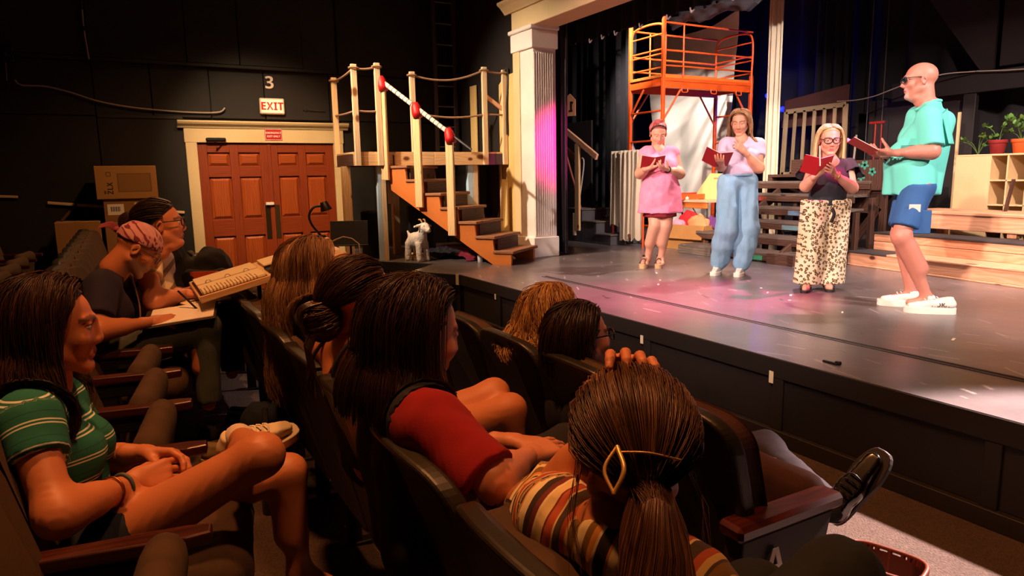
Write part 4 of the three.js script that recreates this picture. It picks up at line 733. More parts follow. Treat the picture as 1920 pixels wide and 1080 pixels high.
{ // timber and cables on the rear right wall
  const g = structGroup('wall_frame');
  const m = MAT.blackPanel[1];
  mesh('frame_beam', beam([-5.9, 2.56, -9.3], [3.5, 2.66, -9.3], 0.08, 0.24, 0.006), m, g);
  mesh('frame_post', bspan([-4.98, SY, -9.28], [-4.83, 2.5, -9.36], 0.006), m, g);
  mesh('frame_panel', boxUV(prism([[-6.4, 4.9], [-4.85, 2.72], [-4.7, 2.72], [-4.7, 4.95], [-6.4, 4.95]], 0.04).translate(0, 0, -9.4)), MAT.blackPaint, g);
  mesh('frame_panel', bspan([-4.64, 2.74, -9.36], [3.5, 4.95, -9.42], 0.006), MAT.blackPaint, g);
  mesh('frame_panel', bspan([-6.3, SY, -9.38], [-5.0, 2.5, -9.42], 0.006), MAT.blackPaint, g);
  const c = mesh('sagging_cable', tube([[-6.5, 2.5, -8.95], [-6.2, 2.49, -8.95], [-5.97, 2.51, -8.95], [-5.54, 2.62, -8.98], [-5.15, 2.7, -9.1], [-4.83, 2.7, -9.22]], 0.008, 7), MAT.cable); tag(c, 'pale cable sagging behind the head of the teal shirt actor', 'cable');
  tag(mesh('wall_cable', tube([[-4.82, 2.7, -9.22], [-4.4, 2.66, -9.22], [-3.9, 2.64, -9.22], [-2.5, 2.65, -9.22]], 0.009, 7), MAT.cable), 'pale cable running along the black beam at upper right', 'cable');
  for (const [x, y, h] of [[-6.2, 3.3, 2.4], [-5.98, 3.2, 2.6]]) tag(mesh('hanging_rope', bar([x, SY + 0.5, -9.2], [x, 4.9, -9.2], 0.006, 0.006, 6), std({ color: 0x4a4440, roughness: 0.8 })), x < -6 ? 'thin grey line hanging left on the black back wall' : 'thin grey line hanging right on the black back wall', 'line');
  const b = thing('blue_work_light', 'small blue backstage work light beside the brown panel', 'work light', [-7.62, 2.5, -9.2]);
  mesh('lamp_case', lathe([[0.05, 0], [0.07, 0.02], [0.07, 0.1], [0, 0.12]], 16).rotateX(-Math.PI / 2), MAT.blackMetal, b);
  mesh('lamp_glow', new THREE.SphereGeometry(0.045, 14, 10).translate(0, 0, 0.02), std({ color: 0x101030, emissive: 0x1a2cff, emissiveIntensity: 1.6 }), b);
  mesh('stand_pole', bar([0, -2.0, -0.05], [0, 0.02, -0.05], 0.014), MAT.blackMetal, b); mesh('stand_base', new THREE.CylinderGeometry(0.14, 0.15, 0.02, 20).translate(0, -1.99, -0.05), MAT.blackMetal, b);
  const pl = new THREE.PointLight(0x1a2cff, 1.2); pl.castShadow = true; pl.position.set(0, 0, 0.12); b.add(pl);
  const b2 = thing('blue_work_light', 'small blue backstage work light behind the scaffold', 'work light', [-8.0, 2.75, -9.3]);
  mesh('lamp_case', lathe([[0.05, 0], [0.07, 0.02], [0.07, 0.1], [0, 0.12]], 16).rotateX(-Math.PI / 2), MAT.blackMetal, b2);
  mesh('lamp_glow', new THREE.SphereGeometry(0.045, 14, 10).translate(0, 0, 0.02), std({ color: 0x101030, emissive: 0x1a2cff, emissiveIntensity: 1.6 }), b2);
  mesh('stand_pole', bar([0, -2.25, -0.05], [0, 0.02, -0.05], 0.014), MAT.blackMetal, b2); mesh('stand_base', new THREE.CylinderGeometry(0.14, 0.15, 0.02, 20).translate(0, -2.24, -0.05), MAT.blackMetal, b2);
  const pl2 = new THREE.PointLight(0x1a2cff, 0.8); pl2.castShadow = true; pl2.position.set(0, 0, 0.12); b2.add(pl2);
}
{ // debris on the stage
  const r = rng(31); const spots = [[-3.9, -4.9], [-3.75, -4.7], [-4.3, -5.0], [-4.1, -4.85], [-3.2, -4.6], [-5.2, -4.6], [-5.6, -4.9], [-5.0, -4.4], [-2.3, -4.4]];
  spots.forEach(([x, z], i) => tag(mesh('paper_scrap', bx(0.02 + r() * 0.05, 0.002, 0.008 + r() * 0.012, 0, 0, 0, 0.0005).rotateY(r() * 3).translate(x, SY + 0.0012, z), MAT.paperWhite), 'tiny scrap of white tape lying on the stage floor', 'scrap', 'tape scraps on the stage floor'));
  const k = tag(mesh('dropped_clip', [bx(0.09, 0.012, 0.02, -2.35, SY + 0.007, -3.3, 0.004), bx(0.03, 0.02, 0.024, -2.31, SY + 0.011, -3.31, 0.004)], MAT.blackMetal), 'small dark clip lying on the stage edge above the front row', 'clip');
}
// ------------------------------------------------------------------ distance-field modelling for people and soft things
const rc = (a, b, r1, r2 = r1, k) => { // tapered capsule
  a = A3(a); b = A3(b); const ax = a.x, ay = a.y, az = a.z, dx = b.x - ax, dy = b.y - ay, dz = b.z - az, l2 = dx * dx + dy * dy + dz * dz || 1e-9;
  return { k, r: Math.max(r1, r2), lo: [Math.min(ax, b.x), Math.min(ay, b.y), Math.min(az, b.z)], hi: [Math.max(ax, b.x), Math.max(ay, b.y), Math.max(az, b.z)],
    f: (x, y, z) => { const px = x - ax, py = y - ay, pz = z - az; let t = (px * dx + py * dy + pz * dz) / l2; t = t < 0 ? 0 : t > 1 ? 1 : t; const qx = px - t * dx, qy = py - t * dy, qz = pz - t * dz; return Math.sqrt(qx * qx + qy * qy + qz * qz) - (r1 + (r2 - r1) * t); } };
};
const el = (c, r, q, k) => { // ellipsoid, q an optional Matrix4 basis
  c = A3(c); const m = q ? q.elements : null, R = Math.max(...r);
  return { k, r: R, lo: [c.x, c.y, c.z], hi: [c.x, c.y, c.z],
    f: (x, y, z) => { let px = x - c.x, py = y - c.y, pz = z - c.z; if (m) { const a = px * m[0] + py * m[1] + pz * m[2], b = px * m[4] + py * m[5] + pz * m[6], d = px * m[8] + py * m[9] + pz * m[10]; px = a; py = b; pz = d; } const x1 = px / r[0], y1 = py / r[1], z1 = pz / r[2], k0 = Math.sqrt(x1 * x1 + y1 * y1 + z1 * z1), x2 = x1 / r[0], y2 = y1 / r[1], z2 = z1 / r[2], k1 = Math.sqrt(x2 * x2 + y2 * y2 + z2 * z2); return k1 < 1e-9 ? -Math.min(...r) : k0 * (k0 - 1) / k1; } };
};
const cut = (p, point, normal) => { const n = A3(normal).normalize(), d = n.dot(A3(point)), f = p.f; return { ...p, f: (x, y, z) => Math.max(f(x, y, z), x * n.x + y * n.y + z * n.z - d) }; };
const minus = p => ({ ...p, sub: true });
function sdfGeo(prims, o = {}) {
  const cell = o.cell || 0.012, K = o.k ?? 0.03, B = 6;
  const lo = [1e9, 1e9, 1e9], hi = [-1e9, -1e9, -1e9];
  for (const p of prims) if (!p.sub) for (let i = 0; i < 3; i++) { lo[i] = Math.min(lo[i], p.lo[i] - p.r); hi[i] = Math.max(hi[i], p.hi[i] + p.r); }
  const pad = (o.pad || 0) + cell * 2 + K * 0.3; for (let i = 0; i < 3; i++) { lo[i] -= pad; hi[i] += pad; }
  if (o.min) for (let i = 0; i < 3; i++) lo[i] = Math.max(lo[i], o.min[i]); if (o.max) for (let i = 0; i < 3; i++) hi[i] = Math.min(hi[i], o.max[i]);
  const n = [0, 1, 2].map(i => Math.ceil((hi[i] - lo[i]) / cell / B) * B + 1), [nx, ny, nzz] = n;
  const F = new Float32Array(nx * ny * nzz).fill(1), cuts = (o.cuts || []).map(([p, q]) => { const m = A3(q).normalize(); return [m.x, m.y, m.z, m.dot(A3(p))]; });
  const ev = (list, x, y, z) => {
    let d = 1e9;
    for (let i = 0; i < list.length; i++) {
      const p = list[i], v = p.f(x, y, z), k = p.k ?? K;
      if (p.sub) { const w = -v; if (k > 0) { const h = Math.max(k - Math.abs(d - w), 0) / k; d = Math.max(d, w) + h * h * k * 0.25; } else d = Math.max(d, w); }
      else if (d > 1e8) d = v; else if (k > 0) { const h = Math.max(k - Math.abs(d - v), 0) / k; d = Math.min(d, v) - h * h * k * 0.25; } else d = Math.min(d, v);
    }
    for (const c of cuts) d = Math.max(d, x * c[0] + y * c[1] + z * c[2] - c[3]);
    if (o.disp && Math.abs(d) < 0.06) d += o.disp(x, y, z);
    return d;
  };
  const hd = B * cell * 0.87;
  for (let bk = 0; bk < nzz; bk += B) for (let bj = 0; bj < ny; bj += B) for (let bi = 0; bi < nx; bi += B) {
    const c0 = lo[0] + (bi + (B - 1) / 2) * cell, c1 = lo[1] + (bj + (B - 1) / 2) * cell, c2 = lo[2] + (bk + (B - 1) / 2) * cell;
    let dm = 1e9; const ds = new Array(prims.length);
    for (let i = 0; i < prims.length; i++) { ds[i] = prims[i].f(c0, c1, c2); if (!prims[i].sub && ds[i] < dm) dm = ds[i]; }
    const far = dm > hd * 1.6 + K + cell * 2 + 0.01; let v0 = 1;
    if (far) { v0 = dm; } else {
      const dt = ev(prims, c0, c1, c2);
      if (dt < -(hd * 1.8 + K + cell * 2 + 0.01)) v0 = dt; else {
        const list = prims.filter((p, i) => p.sub ? ds[i] < hd * 2 + 0.06 : ds[i] < dm + hd * 2.4 + 2 * (p.k ?? K) + 0.03);
        for (let k = bk; k < Math.min(bk + B, nzz); k++) for (let j = bj; j < Math.min(bj + B, ny); j++) for (let i = bi; i < Math.min(bi + B, nx); i++) F[(k * ny + j) * nx + i] = ev(list, lo[0] + i * cell, lo[1] + j * cell, lo[2] + k * cell);
        continue;
      }
    }
    for (let k = bk; k < Math.min(bk + B, nzz); k++) for (let j = bj; j < Math.min(bj + B, ny); j++) for (let i = bi; i < Math.min(bi + B, nx); i++) F[(k * ny + j) * nx + i] = v0;
  }
  // surface nets
  const P = [], I = [], id = new Int32Array(nx * ny * nzz).fill(-1), S = [1, nx, nx * ny];
  for (let k = 0; k + 1 < nzz; k++) for (let j = 0; j + 1 < ny; j++) for (let i = 0; i + 1 < nx; i++) {
    const b = (k * ny + j) * nx + i; let m = 0; const v = [];
    for (let c = 0; c < 8; c++) { const q = F[b + (c & 1) + ((c >> 1) & 1) * S[1] + ((c >> 2) & 1) * S[2]]; v.push(q); if (q < 0) m |= 1 << c; }
    if (m === 0 || m === 255) continue;
    let x = 0, y = 0, z = 0, e = 0;
    for (let a = 0; a < 3; a++) for (let c = 0; c < 8; c++) if (!(c & (1 << a))) { const d = c | (1 << a); if ((v[c] < 0) !== (v[d] < 0)) { const t = v[c] / (v[c] - v[d]); x += (c & 1) + (a === 0 ? t : 0); y += ((c >> 1) & 1) + (a === 1 ? t : 0); z += ((c >> 2) & 1) + (a === 2 ? t : 0); e++; } }
    id[b] = P.length / 3; P.push(lo[0] + (i + x / e) * cell, lo[1] + (j + y / e) * cell, lo[2] + (k + z / e) * cell);
  }
  for (let k = 1; k + 1 < nzz; k++) for (let j = 1; j + 1 < ny; j++) for (let i = 1; i + 1 < nx; i++) {
    const b = (k * ny + j) * nx + i, s = F[b] < 0;
    for (let a = 0; a < 3; a++) {
      if (s === (F[b + S[a]] < 0)) continue;
      const u = S[(a + 1) % 3], w = S[(a + 2) % 3], q = [id[b], id[b - u], id[b - u - w], id[b - w]];
      if (q.some(t => t < 0)) continue;
      if (s) I.push(q[0], q[1], q[2], q[0], q[2], q[3]); else I.push(q[0], q[2], q[1], q[0], q[3], q[2]);
    }
  }
  const g = new THREE.BufferGeometry(); g.setAttribute('position', new THREE.Float32BufferAttribute(P, 3)); g.setIndex(I); g.computeVertexNormals();
  g.setAttribute('uv', new THREE.BufferAttribute(new Float32Array(P.length / 3 * 2), 2));
  return g;
}
function colorBy(g, fn) { const p = g.attributes.position, a = new Float32Array(p.count * 3); for (let i = 0; i < p.count; i++) { const c = fn(p.getX(i), p.getY(i), p.getZ(i), i); a[3 * i] = c[0]; a[3 * i + 1] = c[1]; a[3 * i + 2] = c[2]; } g.setAttribute('color', new THREE.BufferAttribute(a, 3)); return g; }
function uvBy(g, fn) { const p = g.attributes.position, a = new Float32Array(p.count * 2); for (let i = 0; i < p.count; i++) { const c = fn(p.getX(i), p.getY(i), p.getZ(i)); a[2 * i] = c[0]; a[2 * i + 1] = c[1]; } g.setAttribute('uv', new THREE.BufferAttribute(a, 2)); return g; }

// ------------------------------------------------------------------ people
const skinMat = phys({ vertexColors: true, roughness: 0.5, sheen: 0.1, bumpMap: fineBump, bumpScale: 0.0003 });
const hairMat = phys({ vertexColors: true, roughness: 0.42, specularIntensity: 0.7 });
function clothMat(color, o = {}) { return phys(Object.assign({ color, roughness: 0.9, bumpMap: fabricBump, bumpScale: 0.0005, sheen: 0.04, sheenRoughness: 0.7 }, o)); }
// local head frame: origin between the ears, +y crown, +z face, +x the person's left
function headFrame(c, fwd, up) { const z = A3(fwd).normalize(), x = A3(up).cross(z).normalize(), y = z.clone().cross(x); const m = new THREE.Matrix4().makeBasis(x, y, z); m.setPosition(A3(c)); return m; }
function headGeo(o) { // o.s scale, o.lid 0 open .. 1 closed, o.wide, o.skin, o.brow, o.lip, o.cell, o.beard
  const w = o.wide || 1, J = [];
  J.push(el([0, 0.036, -0.014], [0.077 * w, 0.084, 0.098]), el([0, -0.02, 0.03], [0.061 * w, 0.083, 0.062]));
  for (const s of [-1, 1]) {
    J.push(rc([s * 0.05 * w, -0.05, 0.0], [s * 0.016, -0.098, 0.066], 0.024 * w, 0.017), el([s * 0.037 * w, -0.022, 0.06], [0.025, 0.022, 0.022]));
    J.push(rc([s * 0.012, 0.03, 0.087], [s * 0.046, 0.03, 0.07], 0.0085 * (o.browR || (o.beard ? 0.9 : 0.5)), 0.008 * (o.browR || (o.beard ? 0.9 : 0.5)), 0.018));
  }
  J.push(el([0, -0.1, 0.07], [0.019, 0.014, 0.016]));
  for (const s of [-1, 1]) J.push({ ...minus(el([s * 0.031, 0.011, 0.102], [0.019, 0.0125, 0.0175])), k: 0.016 });
  for (const s of [-1, 1]) { // lids
    const ly = 0.012 - 0.011 * (o.lid ?? 0.4); J.push({ ...cut(el([s * 0.031, 0.011, 0.0745], [0.0165, 0.0145, 0.0155]), [0, ly + 0.008, 0.08], [0, -1, 0.25]), k: 0.004 });
    J.push({ ...cut(el([s * 0.031, 0.011, 0.0745], [0.016, 0.0135, 0.0145]), [0, 0.003, 0.08], [0, 1, 0.1]), k: 0.004 });
  }
  const n = o.nose || (o.beard ? 1 : 0.72);
  J.push(rc([0, 0.022, 0.088], [0, -0.024, 0.087 + 0.019 * n], 0.0075, 0.0105, 0.014), rc([-0.009, -0.031, 0.094], [0.009, -0.031, 0.094], 0.0085, 0.0085, 0.01));
  J.push(rc([-0.021, -0.0615, 0.0785], [0, -0.058, 0.0865], 0.004, 0.0055, 0.01), rc([0.021, -0.0615, 0.0785], [0, -0.058, 0.0865], 0.004, 0.0055, 0.01), rc([-0.016, -0.069, 0.0785], [0.016, -0.069, 0.0785], 0.005, 0.005, 0.01), el([0, -0.069, 0.083], [0.013, 0.006, 0.006], null, 0.01));
  J.push({ ...minus(rc([-0.021, -0.0635, 0.0885], [0.021, -0.0635, 0.0885], 0.0025)), k: 0.003 });
  for (const s of [-1, 1]) { const q = new THREE.Matrix4().makeRotationFromEuler(new THREE.Euler(0.15, s * 0.45, s * -0.12)); J.push(el([s * 0.08 * w, -0.002, -0.008], [0.0075, 0.032, 0.02], q, 0.008), { ...minus(el([s * 0.088 * w, 0.002, -0.006], [0.006, 0.02, 0.011], q)), k: 0.006 }); }
  J.push(rc([0, -0.05, -0.025], [0, -0.13, -0.035], 0.052 * (o.neckW || 1), 0.052 * (o.neckW || 1)));
  if (o.chin) J.push(el([0, -0.11, 0.025], [0.05, 0.03, 0.04]));
  const g = sdfGeo(J, { cell: o.cell || 0.005, k: 0.02 });
  const sk = o.skin, lip = o.lip || [sk[0] * 0.82, sk[1] * 0.5, sk[2] * 0.5], br = o.brow || [0.06, 0.035, 0.02];
  return colorBy(g, (x, y, z) => {
    let c = sk; const ax = Math.abs(x);
    if (z > 0.07 && ax < 0.023 && y < -0.05 && y > -0.077) c = rgbMix(c, lip, smooth(0.024, 0.014, ax) * smooth(0.0135, 0.008, Math.abs(y + 0.0635)));
    if (z > 0.05 && ax > 0.008 && ax < 0.055 && Math.abs(y - (0.036 - 0.25 * Math.abs(ax - 0.03))) < 0.006) c = rgbMix(c, br, 0.75);
    if (o.beard && z > (o.goatee ? 0.05 : 0) && y < -0.04 && y > -0.125 && ax < (o.goatee ? 0.034 : 0.1) && (Math.abs(y + 0.0635) > 0.008 || ax > 0.022) && !(y > -0.048 && ax < 0.02 && z > 0.09)) c = rgbMix(c, o.beard, 0.55 + 0.25 * nz(x * 300, y * 300, z * 300));
    return c;
  });
}
function eyeGeo(iris) { const g = new THREE.SphereGeometry(0.0125, 14, 12); return colorBy(g, (x, y, z) => z > 0.0115 ? [0.01, 0.01, 0.01] : z > 0.0098 ? iris : [0.75, 0.72, 0.7]); }
// hand: wrist point, direction to the fingers, palm normal (side the fingers curl to), thumb side (+1/-1 along dir x normal), curls
function handPrims(W, dir, nor, ts, o = {}) {
  const s = o.s || 1, X = A3(dir).normalize(); let N = A3(nor); N.addScaledVector(X, -N.dot(X)).normalize(); const T = X.clone().cross(N).multiplyScalar(ts); // towards the thumb
  const at = (a, b, c) => A3(W).addScaledVector(X, a * s).addScaledVector(T, b * s).addScaledVector(N, c * s);
  const pr = [], curl = o.curl || [0.35, 0.4, 0.45, 0.5], spread = o.spread ?? 0.08;
  const mcp = [[0.088, 0.03], [0.092, 0.009], [0.086, -0.012], [0.078, -0.031]], len = [0.072, 0.08, 0.074, 0.058];
  for (let i = 0; i < 4; i++) {
    const b = at(mcp[i][0], mcp[i][1], 0); pr.push({ ...rc(at(0.008, mcp[i][1] * 0.55, 0), b, 0.0155 * s, 0.0115 * s), k: 0.014 });
    let p = b, a = 0; const sd = (1.5 - i) * spread;
    for (const [f, c, r0, r1] of [[0.46, 1, 0.0098, 0.0088], [0.3, 1.15, 0.0088, 0.0082], [0.24, 0.8, 0.0082, 0.0068]]) {
      a += curl[i] * c; const d = X.clone().multiplyScalar(Math.cos(a)).addScaledVector(N, Math.sin(a)).addScaledVector(T, sd).normalize();
      const q = p.clone().addScaledVector(d, len[i] * f * s); pr.push({ ...rc(p, q, r0 * s, r1 * s), k: 0.003 }); p = q;
    }
  }
  pr.push({ ...rc(at(0.02, 0.012, 0.006), at(0.055, 0.016, 0.008), 0.017 * s, 0.013 * s), k: 0.012 });
  const th = o.thumb || [0.75, 0.45, 0.3]; // out, forward bend, towards palm
  const t0 = at(0.022, 0.022, 0.006), d1 = X.clone().multiplyScalar(0.7).addScaledVector(T, th[0]).addScaledVector(N, th[2]).normalize(), t1 = t0.clone().addScaledVector(d1, 0.042 * s);
  const d2 = X.clone().addScaledVector(T, th[1] * 0.6).addScaledVector(N, th[2] * 1.4).normalize(), t2 = t1.clone().addScaledVector(d2, 0.033 * s), t3 = t2.clone().addScaledVector(d2.clone().addScaledVector(N, 0.3).normalize(), 0.026 * s);
  pr.push({ ...rc(t0, t1, 0.0155 * s, 0.0118 * s), k: 0.01 }, { ...rc(t1, t2, 0.0112 * s, 0.0102 * s), k: 0.003 }, { ...rc(t2, t3, 0.0102 * s, 0.008 * s), k: 0.003 });
  pr.push({ ...rc(at(-0.045, 0, 0), at(0.012, 0, 0), 0.026 * s, 0.022 * s), k: 0.014 });
  return pr;
}
const unit = (a, b) => A3(b).sub(A3(a)).normalize();
// torso prims; o.f girth, e inflation
function torsoPrims(J, o, e = 0) {
  const f = o.f || 1, pel = A3(J.pelvis), nk = A3(J.neck), sR = A3(J.shR), sL = A3(J.shL), side = sL.clone().sub(sR).normalize(), ps = J.hipR ? unit(J.hipR, J.hipL) : side;
  const mid = sR.clone().add(sL).multiplyScalar(0.5), fw = side.clone().cross(mid.clone().sub(pel)).normalize();
  const ch = o.chest ? A3(o.chest) : pel.clone().lerp(mid, 0.68).addScaledVector(fw, 0.012), be = pel.clone().lerp(mid, 0.34).addScaledVector(fw, o.bellyF ?? 0.01), w = sR.distanceTo(sL) / 0.34;
  const P = (c, s, k, ax = side) => c.clone().addScaledVector(ax, s * k), pr = [];
  for (const s of [-1, 1]) {
    pr.push(rc(P(pel, s, 0.075 * f, ps), P(be, s, 0.055 * f), (o.hipR0 || 0.108) * f + e, (o.waist || 0.094) * f + e));
    pr.push(rc(P(be, s, 0.055 * f), P(ch, s, 0.075 * w * f), (o.waist || 0.094) * f + e, 0.1 * f + e));
    pr.push(rc(P(ch, s, 0.075 * w * f), lerp3(s < 0 ? sR : sL, mid, 0.15), 0.1 * f + e, 0.055 * f + e));
    pr.push(rc(nk.clone().addScaledVector(fw, -0.005), s < 0 ? sR : sL, 0.05 + e, 0.048 * f + e));
    if (o.bust) pr.push(el(P(ch, s, 0.07 * w).addScaledVector(fw, 0.085 * f), [o.bust + e, o.bust * 0.95 + e, o.bust * 0.8 + e]));
  }
  if (o.belly) pr.push(el(be.clone().addScaledVector(fw, o.belly * 0.5), [0.13 * f + e, 0.15 * f + e, o.belly + 0.06 + e], new THREE.Matrix4().makeBasis(side, mid.clone().sub(pel).normalize(), fw)));
  return pr;
}
const limb = (a, b, r1, r2, e = 0) => rc(a, b, r1 + e, r2 + e);
// sleeve or trouser leg: from a towards b, cut square at fraction t
function sleeve(a, b, r1, r2, t) { const q = lerp3(a, b, t); return cut(rc(a, lerp3(a, b, t + 0.12), r1, r2), q, unit(a, b)); }
function bodyGeo(J, o) {
  const f = o.f || 1, lf = o.lf || f, af = o.af || f, pr = [];
  if (!o.noTorso) pr.push(...torsoPrims(J, o));
  pr.push(rc(J.neck, J.headBase, 0.056 * (o.neckW || 1), 0.05 * (o.neckW || 1)));
  for (const s of ['R', 'L']) {
    if (J['el' + s]) { pr.push(limb(J['sh' + s], J['el' + s], 0.05 * af, 0.039 * af), limb(J['el' + s], J['wr' + s], 0.039 * af, 0.026)); pr.push(limb(lerp3(J['el' + s], J['wr' + s], 0.08), lerp3(J['el' + s], J['wr' + s], 0.45), 0.04 * af, 0.034 * af)); }
    if (J['kn' + s]) { pr.push(limb(J['hip' + s], J['kn' + s], 0.088 * lf, 0.055 * lf)); if (J['an' + s]) { pr.push(limb(J['kn' + s], J['an' + s], 0.052 * lf, 0.034)); const cb = unit(J['kn' + s], J['an' + s]), back = o.calf ? A3(o.calf) : V(0, 0, 0.03); const c0 = lerp3(J['kn' + s], J['an' + s], 0.15).addScaledVector(back, 0.7), c1 = lerp3(J['kn' + s], J['an' + s], 0.5).add(back); pr.push(rc(c0, c1, 0.046 * lf, 0.044 * lf)); if (J['to' + s]) pr.push(rc(J['an' + s], J['to' + s], 0.034, 0.026)); } }
  }
  return sdfGeo(pr, { cell: o.cell || 0.012, k: 0.04 });
}
// strands of hair collected in one geometry
class Strands {
  constructor() { this.P = []; this.C = []; this.I = []; }
  add(pts, r0, r1, col) {
    const n = pts.length, base = this.P.length / 3;
    for (let i = 0; i < n; i++) {
      const a = pts[Math.max(0, i - 1)], b = pts[Math.min(n - 1, i + 1)], d = b.clone().sub(a).normalize(), s = Math.abs(d.y) > 0.9 ? V(1, 0, 0) : V(0, 1, 0), u = s.cross(d).normalize(), w = d.clone().cross(u), r = mixv(r0, r1, i / (n - 1));
      for (let k = 0; k < 3; k++) { const an = k * 2.0944, p = pts[i]; this.P.push(p.x + r * (u.x * Math.cos(an) + w.x * Math.sin(an)), p.y + r * (u.y * Math.cos(an) + w.y * Math.sin(an)), p.z + r * (u.z * Math.cos(an) + w.z * Math.sin(an))); this.C.push(...col); }
      if (i) for (let k = 0; k < 3; k++) { const p = base + (i - 1) * 3, k2 = (k + 1) % 3; this.I.push(p + k, p + 3 + k, p + 3 + k2, p + k, p + 3 + k2, p + k2); }
    }
  }
  geo() { const g = new THREE.BufferGeometry(); g.setAttribute('position', new THREE.Float32BufferAttribute(this.P, 3)); g.setAttribute('color', new THREE.Float32BufferAttribute(this.C, 3)); g.setIndex(this.I); g.computeVertexNormals(); g.setAttribute('uv', new THREE.BufferAttribute(new Float32Array(this.P.length / 3 * 2), 2)); return g; }
}
/* hair over a skull. M head frame; o: n strands, len(rootLocal) -> metres, cols, gather (world point or null), tail {pts, r}, part x, colliders [[a,b,r]], wave, r */
function growHair(M, o) {
  const S = new Strands(), r = rng(o.seed || 1), inv = M.clone().invert(), s = o.s || 1, down = V(0, -1, 0).transformDirection(inv), step = o.step || 0.027;
  const gl = o.gather ? A3(o.gather).applyMatrix4(inv) : null, C = V(0, 0.034 * s, -0.014 * s), R = V(0.083 * s, 0.091 * s, 0.105 * s), vol = o.vol ?? 0.012;
  const skull = (p, off) => { const q = p.clone().sub(C); q.set(q.x / (R.x + off), q.y / (R.y + off), q.z / (R.z + off)); return q; };
  const cols = o.cols;
  for (let i = 0; i < o.n; i++) {
    // root on the scalp
    let az, ph, lim; do { az = (r() * 2 - 1) * Math.PI; ph = Math.acos(1 - r() * 1.5); const fr = Math.cos(az); lim = fr > 0.3 ? mixv(1.2, 0.66, (fr - 0.3) / 0.7) + (o.hairline || 0) : 1.9; if (Math.abs(Math.abs(az) - 1.45) < 0.35) lim = Math.min(lim, 1.45); } while (ph > lim);
    const lay = vol * (0.2 + 0.8 * Math.pow(r(), 0.7)), off = lay;
    let p = V(Math.sin(ph) * Math.sin(az) * (R.x + off), Math.cos(ph) * (R.y + off), Math.sin(ph) * Math.cos(az) * (R.z + off)).add(C);
    const px = o.part ?? 0, sd = p.x >= px ? 1 : -1, L = o.len(p, r) * s, pts = [p.clone()]; let dir = null, t = 0, gone = false;
    const wob = r() * 6.28, wa = (o.wave || 0) * (0.5 + r());
    while (t < L) {
      const n = skull(p, off), onS = n.length() < 1.08; const nor = V(n.x / R.x, n.y / R.y, n.z / R.z).normalize();
      let fl;
      if (gl && !gone) { fl = gl.clone().sub(p); if (fl.length() < 0.03) { gone = true; break; } fl.normalize(); fl.addScaledVector(V(0, 0, -1), 0.15); }
      else { const front = smooth(-0.02, 0.07, p.z) * (onS ? 1 : 0); fl = down.clone(); if (onS && p.y > -0.02) { fl.addScaledVector(V(sd, 0, 0), 0.9 * front + 0.25 * (p.y > 0.08 ? 1 : 0)); fl.addScaledVector(V(0, 0, -1), (o.back ?? 0.8) * (0.35 + front)); } }
      if (onS) fl.addScaledVector(nor, -fl.dot(nor)); fl.normalize();
      dir = dir ? dir.multiplyScalar(0.55).addScaledVector(fl, 0.45).normalize() : fl;
      p = p.clone().addScaledVector(dir, step); t += step;
      const q = skull(p, off), ql = q.length(); if (ql < 1) { const u = q.divideScalar(ql); p.set(u.x * (R.x + off), u.y * (R.y + off), u.z * (R.z + off)).add(C); }
      if (p.z > 0.012 * s && p.y < 0.075 * s) { const k = smooth(0.085 * s, 0.045 * s, p.y); p.x = sd * Math.max(Math.abs(p.x), 0.072 * s * k); p.z = mixv(p.z, Math.min(p.z, 0.022 * s), 0.45 * k); } // keep the face clear
      if (o.colliders) { const w = p.clone().applyMatrix4(M); let hit = false; for (const [a, b, cr] of o.colliders) { const ab = b.clone().sub(a), tt = clamp(w.clone().sub(a).dot(ab) / (ab.lengthSq() || 1)), c = a.clone().addScaledVector(ab, tt), dv = w.clone().sub(c), dl = dv.length(); if (dl < cr + lay) { w.copy(c).addScaledVector(dv, (cr + lay) / dl); hit = true; } } if (hit) p.copy(w.applyMatrix4(inv)); }
      pts.push(p.clone());
      if (pts.length > 60) break;
    }
    if (pts.length < 3) continue;
    const W = pts.map((q, k) => { const a = k / pts.length, w = q.clone(); if (wa) { w.x += Math.sin(k * step * (o.waveF || 42) + wob * 0.6) * wa * a; w.z += Math.cos(k * step * (o.waveF || 42) + wob * 0.6) * wa * a; } return w.applyMatrix4(M); });
    if (gl && o.tail) { const k = r() * 6.28, d = Math.sqrt(r()); const kt = 0.6 + 0.4 * r(), N = o.tail.length; for (let j = 0; j < N; j++) { if (j / N > kt) break; const [tp, tr] = o.tail[j]; W.push(A3(tp).add(V(Math.cos(k + j * (o.twist || 0)) * d * tr, 0.3 * Math.sin(k * 3) * d * tr, Math.sin(k + j * (o.twist || 0)) * d * tr))); } }
    const cl = clamp(0.5 + 0.9 * nz(az * 2.6, ph * 1.3, (o.seed || 1) * 3.1) + 0.35 * (r() - 0.5)), c = cols[Math.min(cols.length - 1, Math.floor(cl * cols.length))], m = 0.85 + 0.3 * r();
    S.add(W, (o.r || 0.0022), (o.r || 0.0022) * 0.5, c.map(v => v * m));
  }
  return S;
}
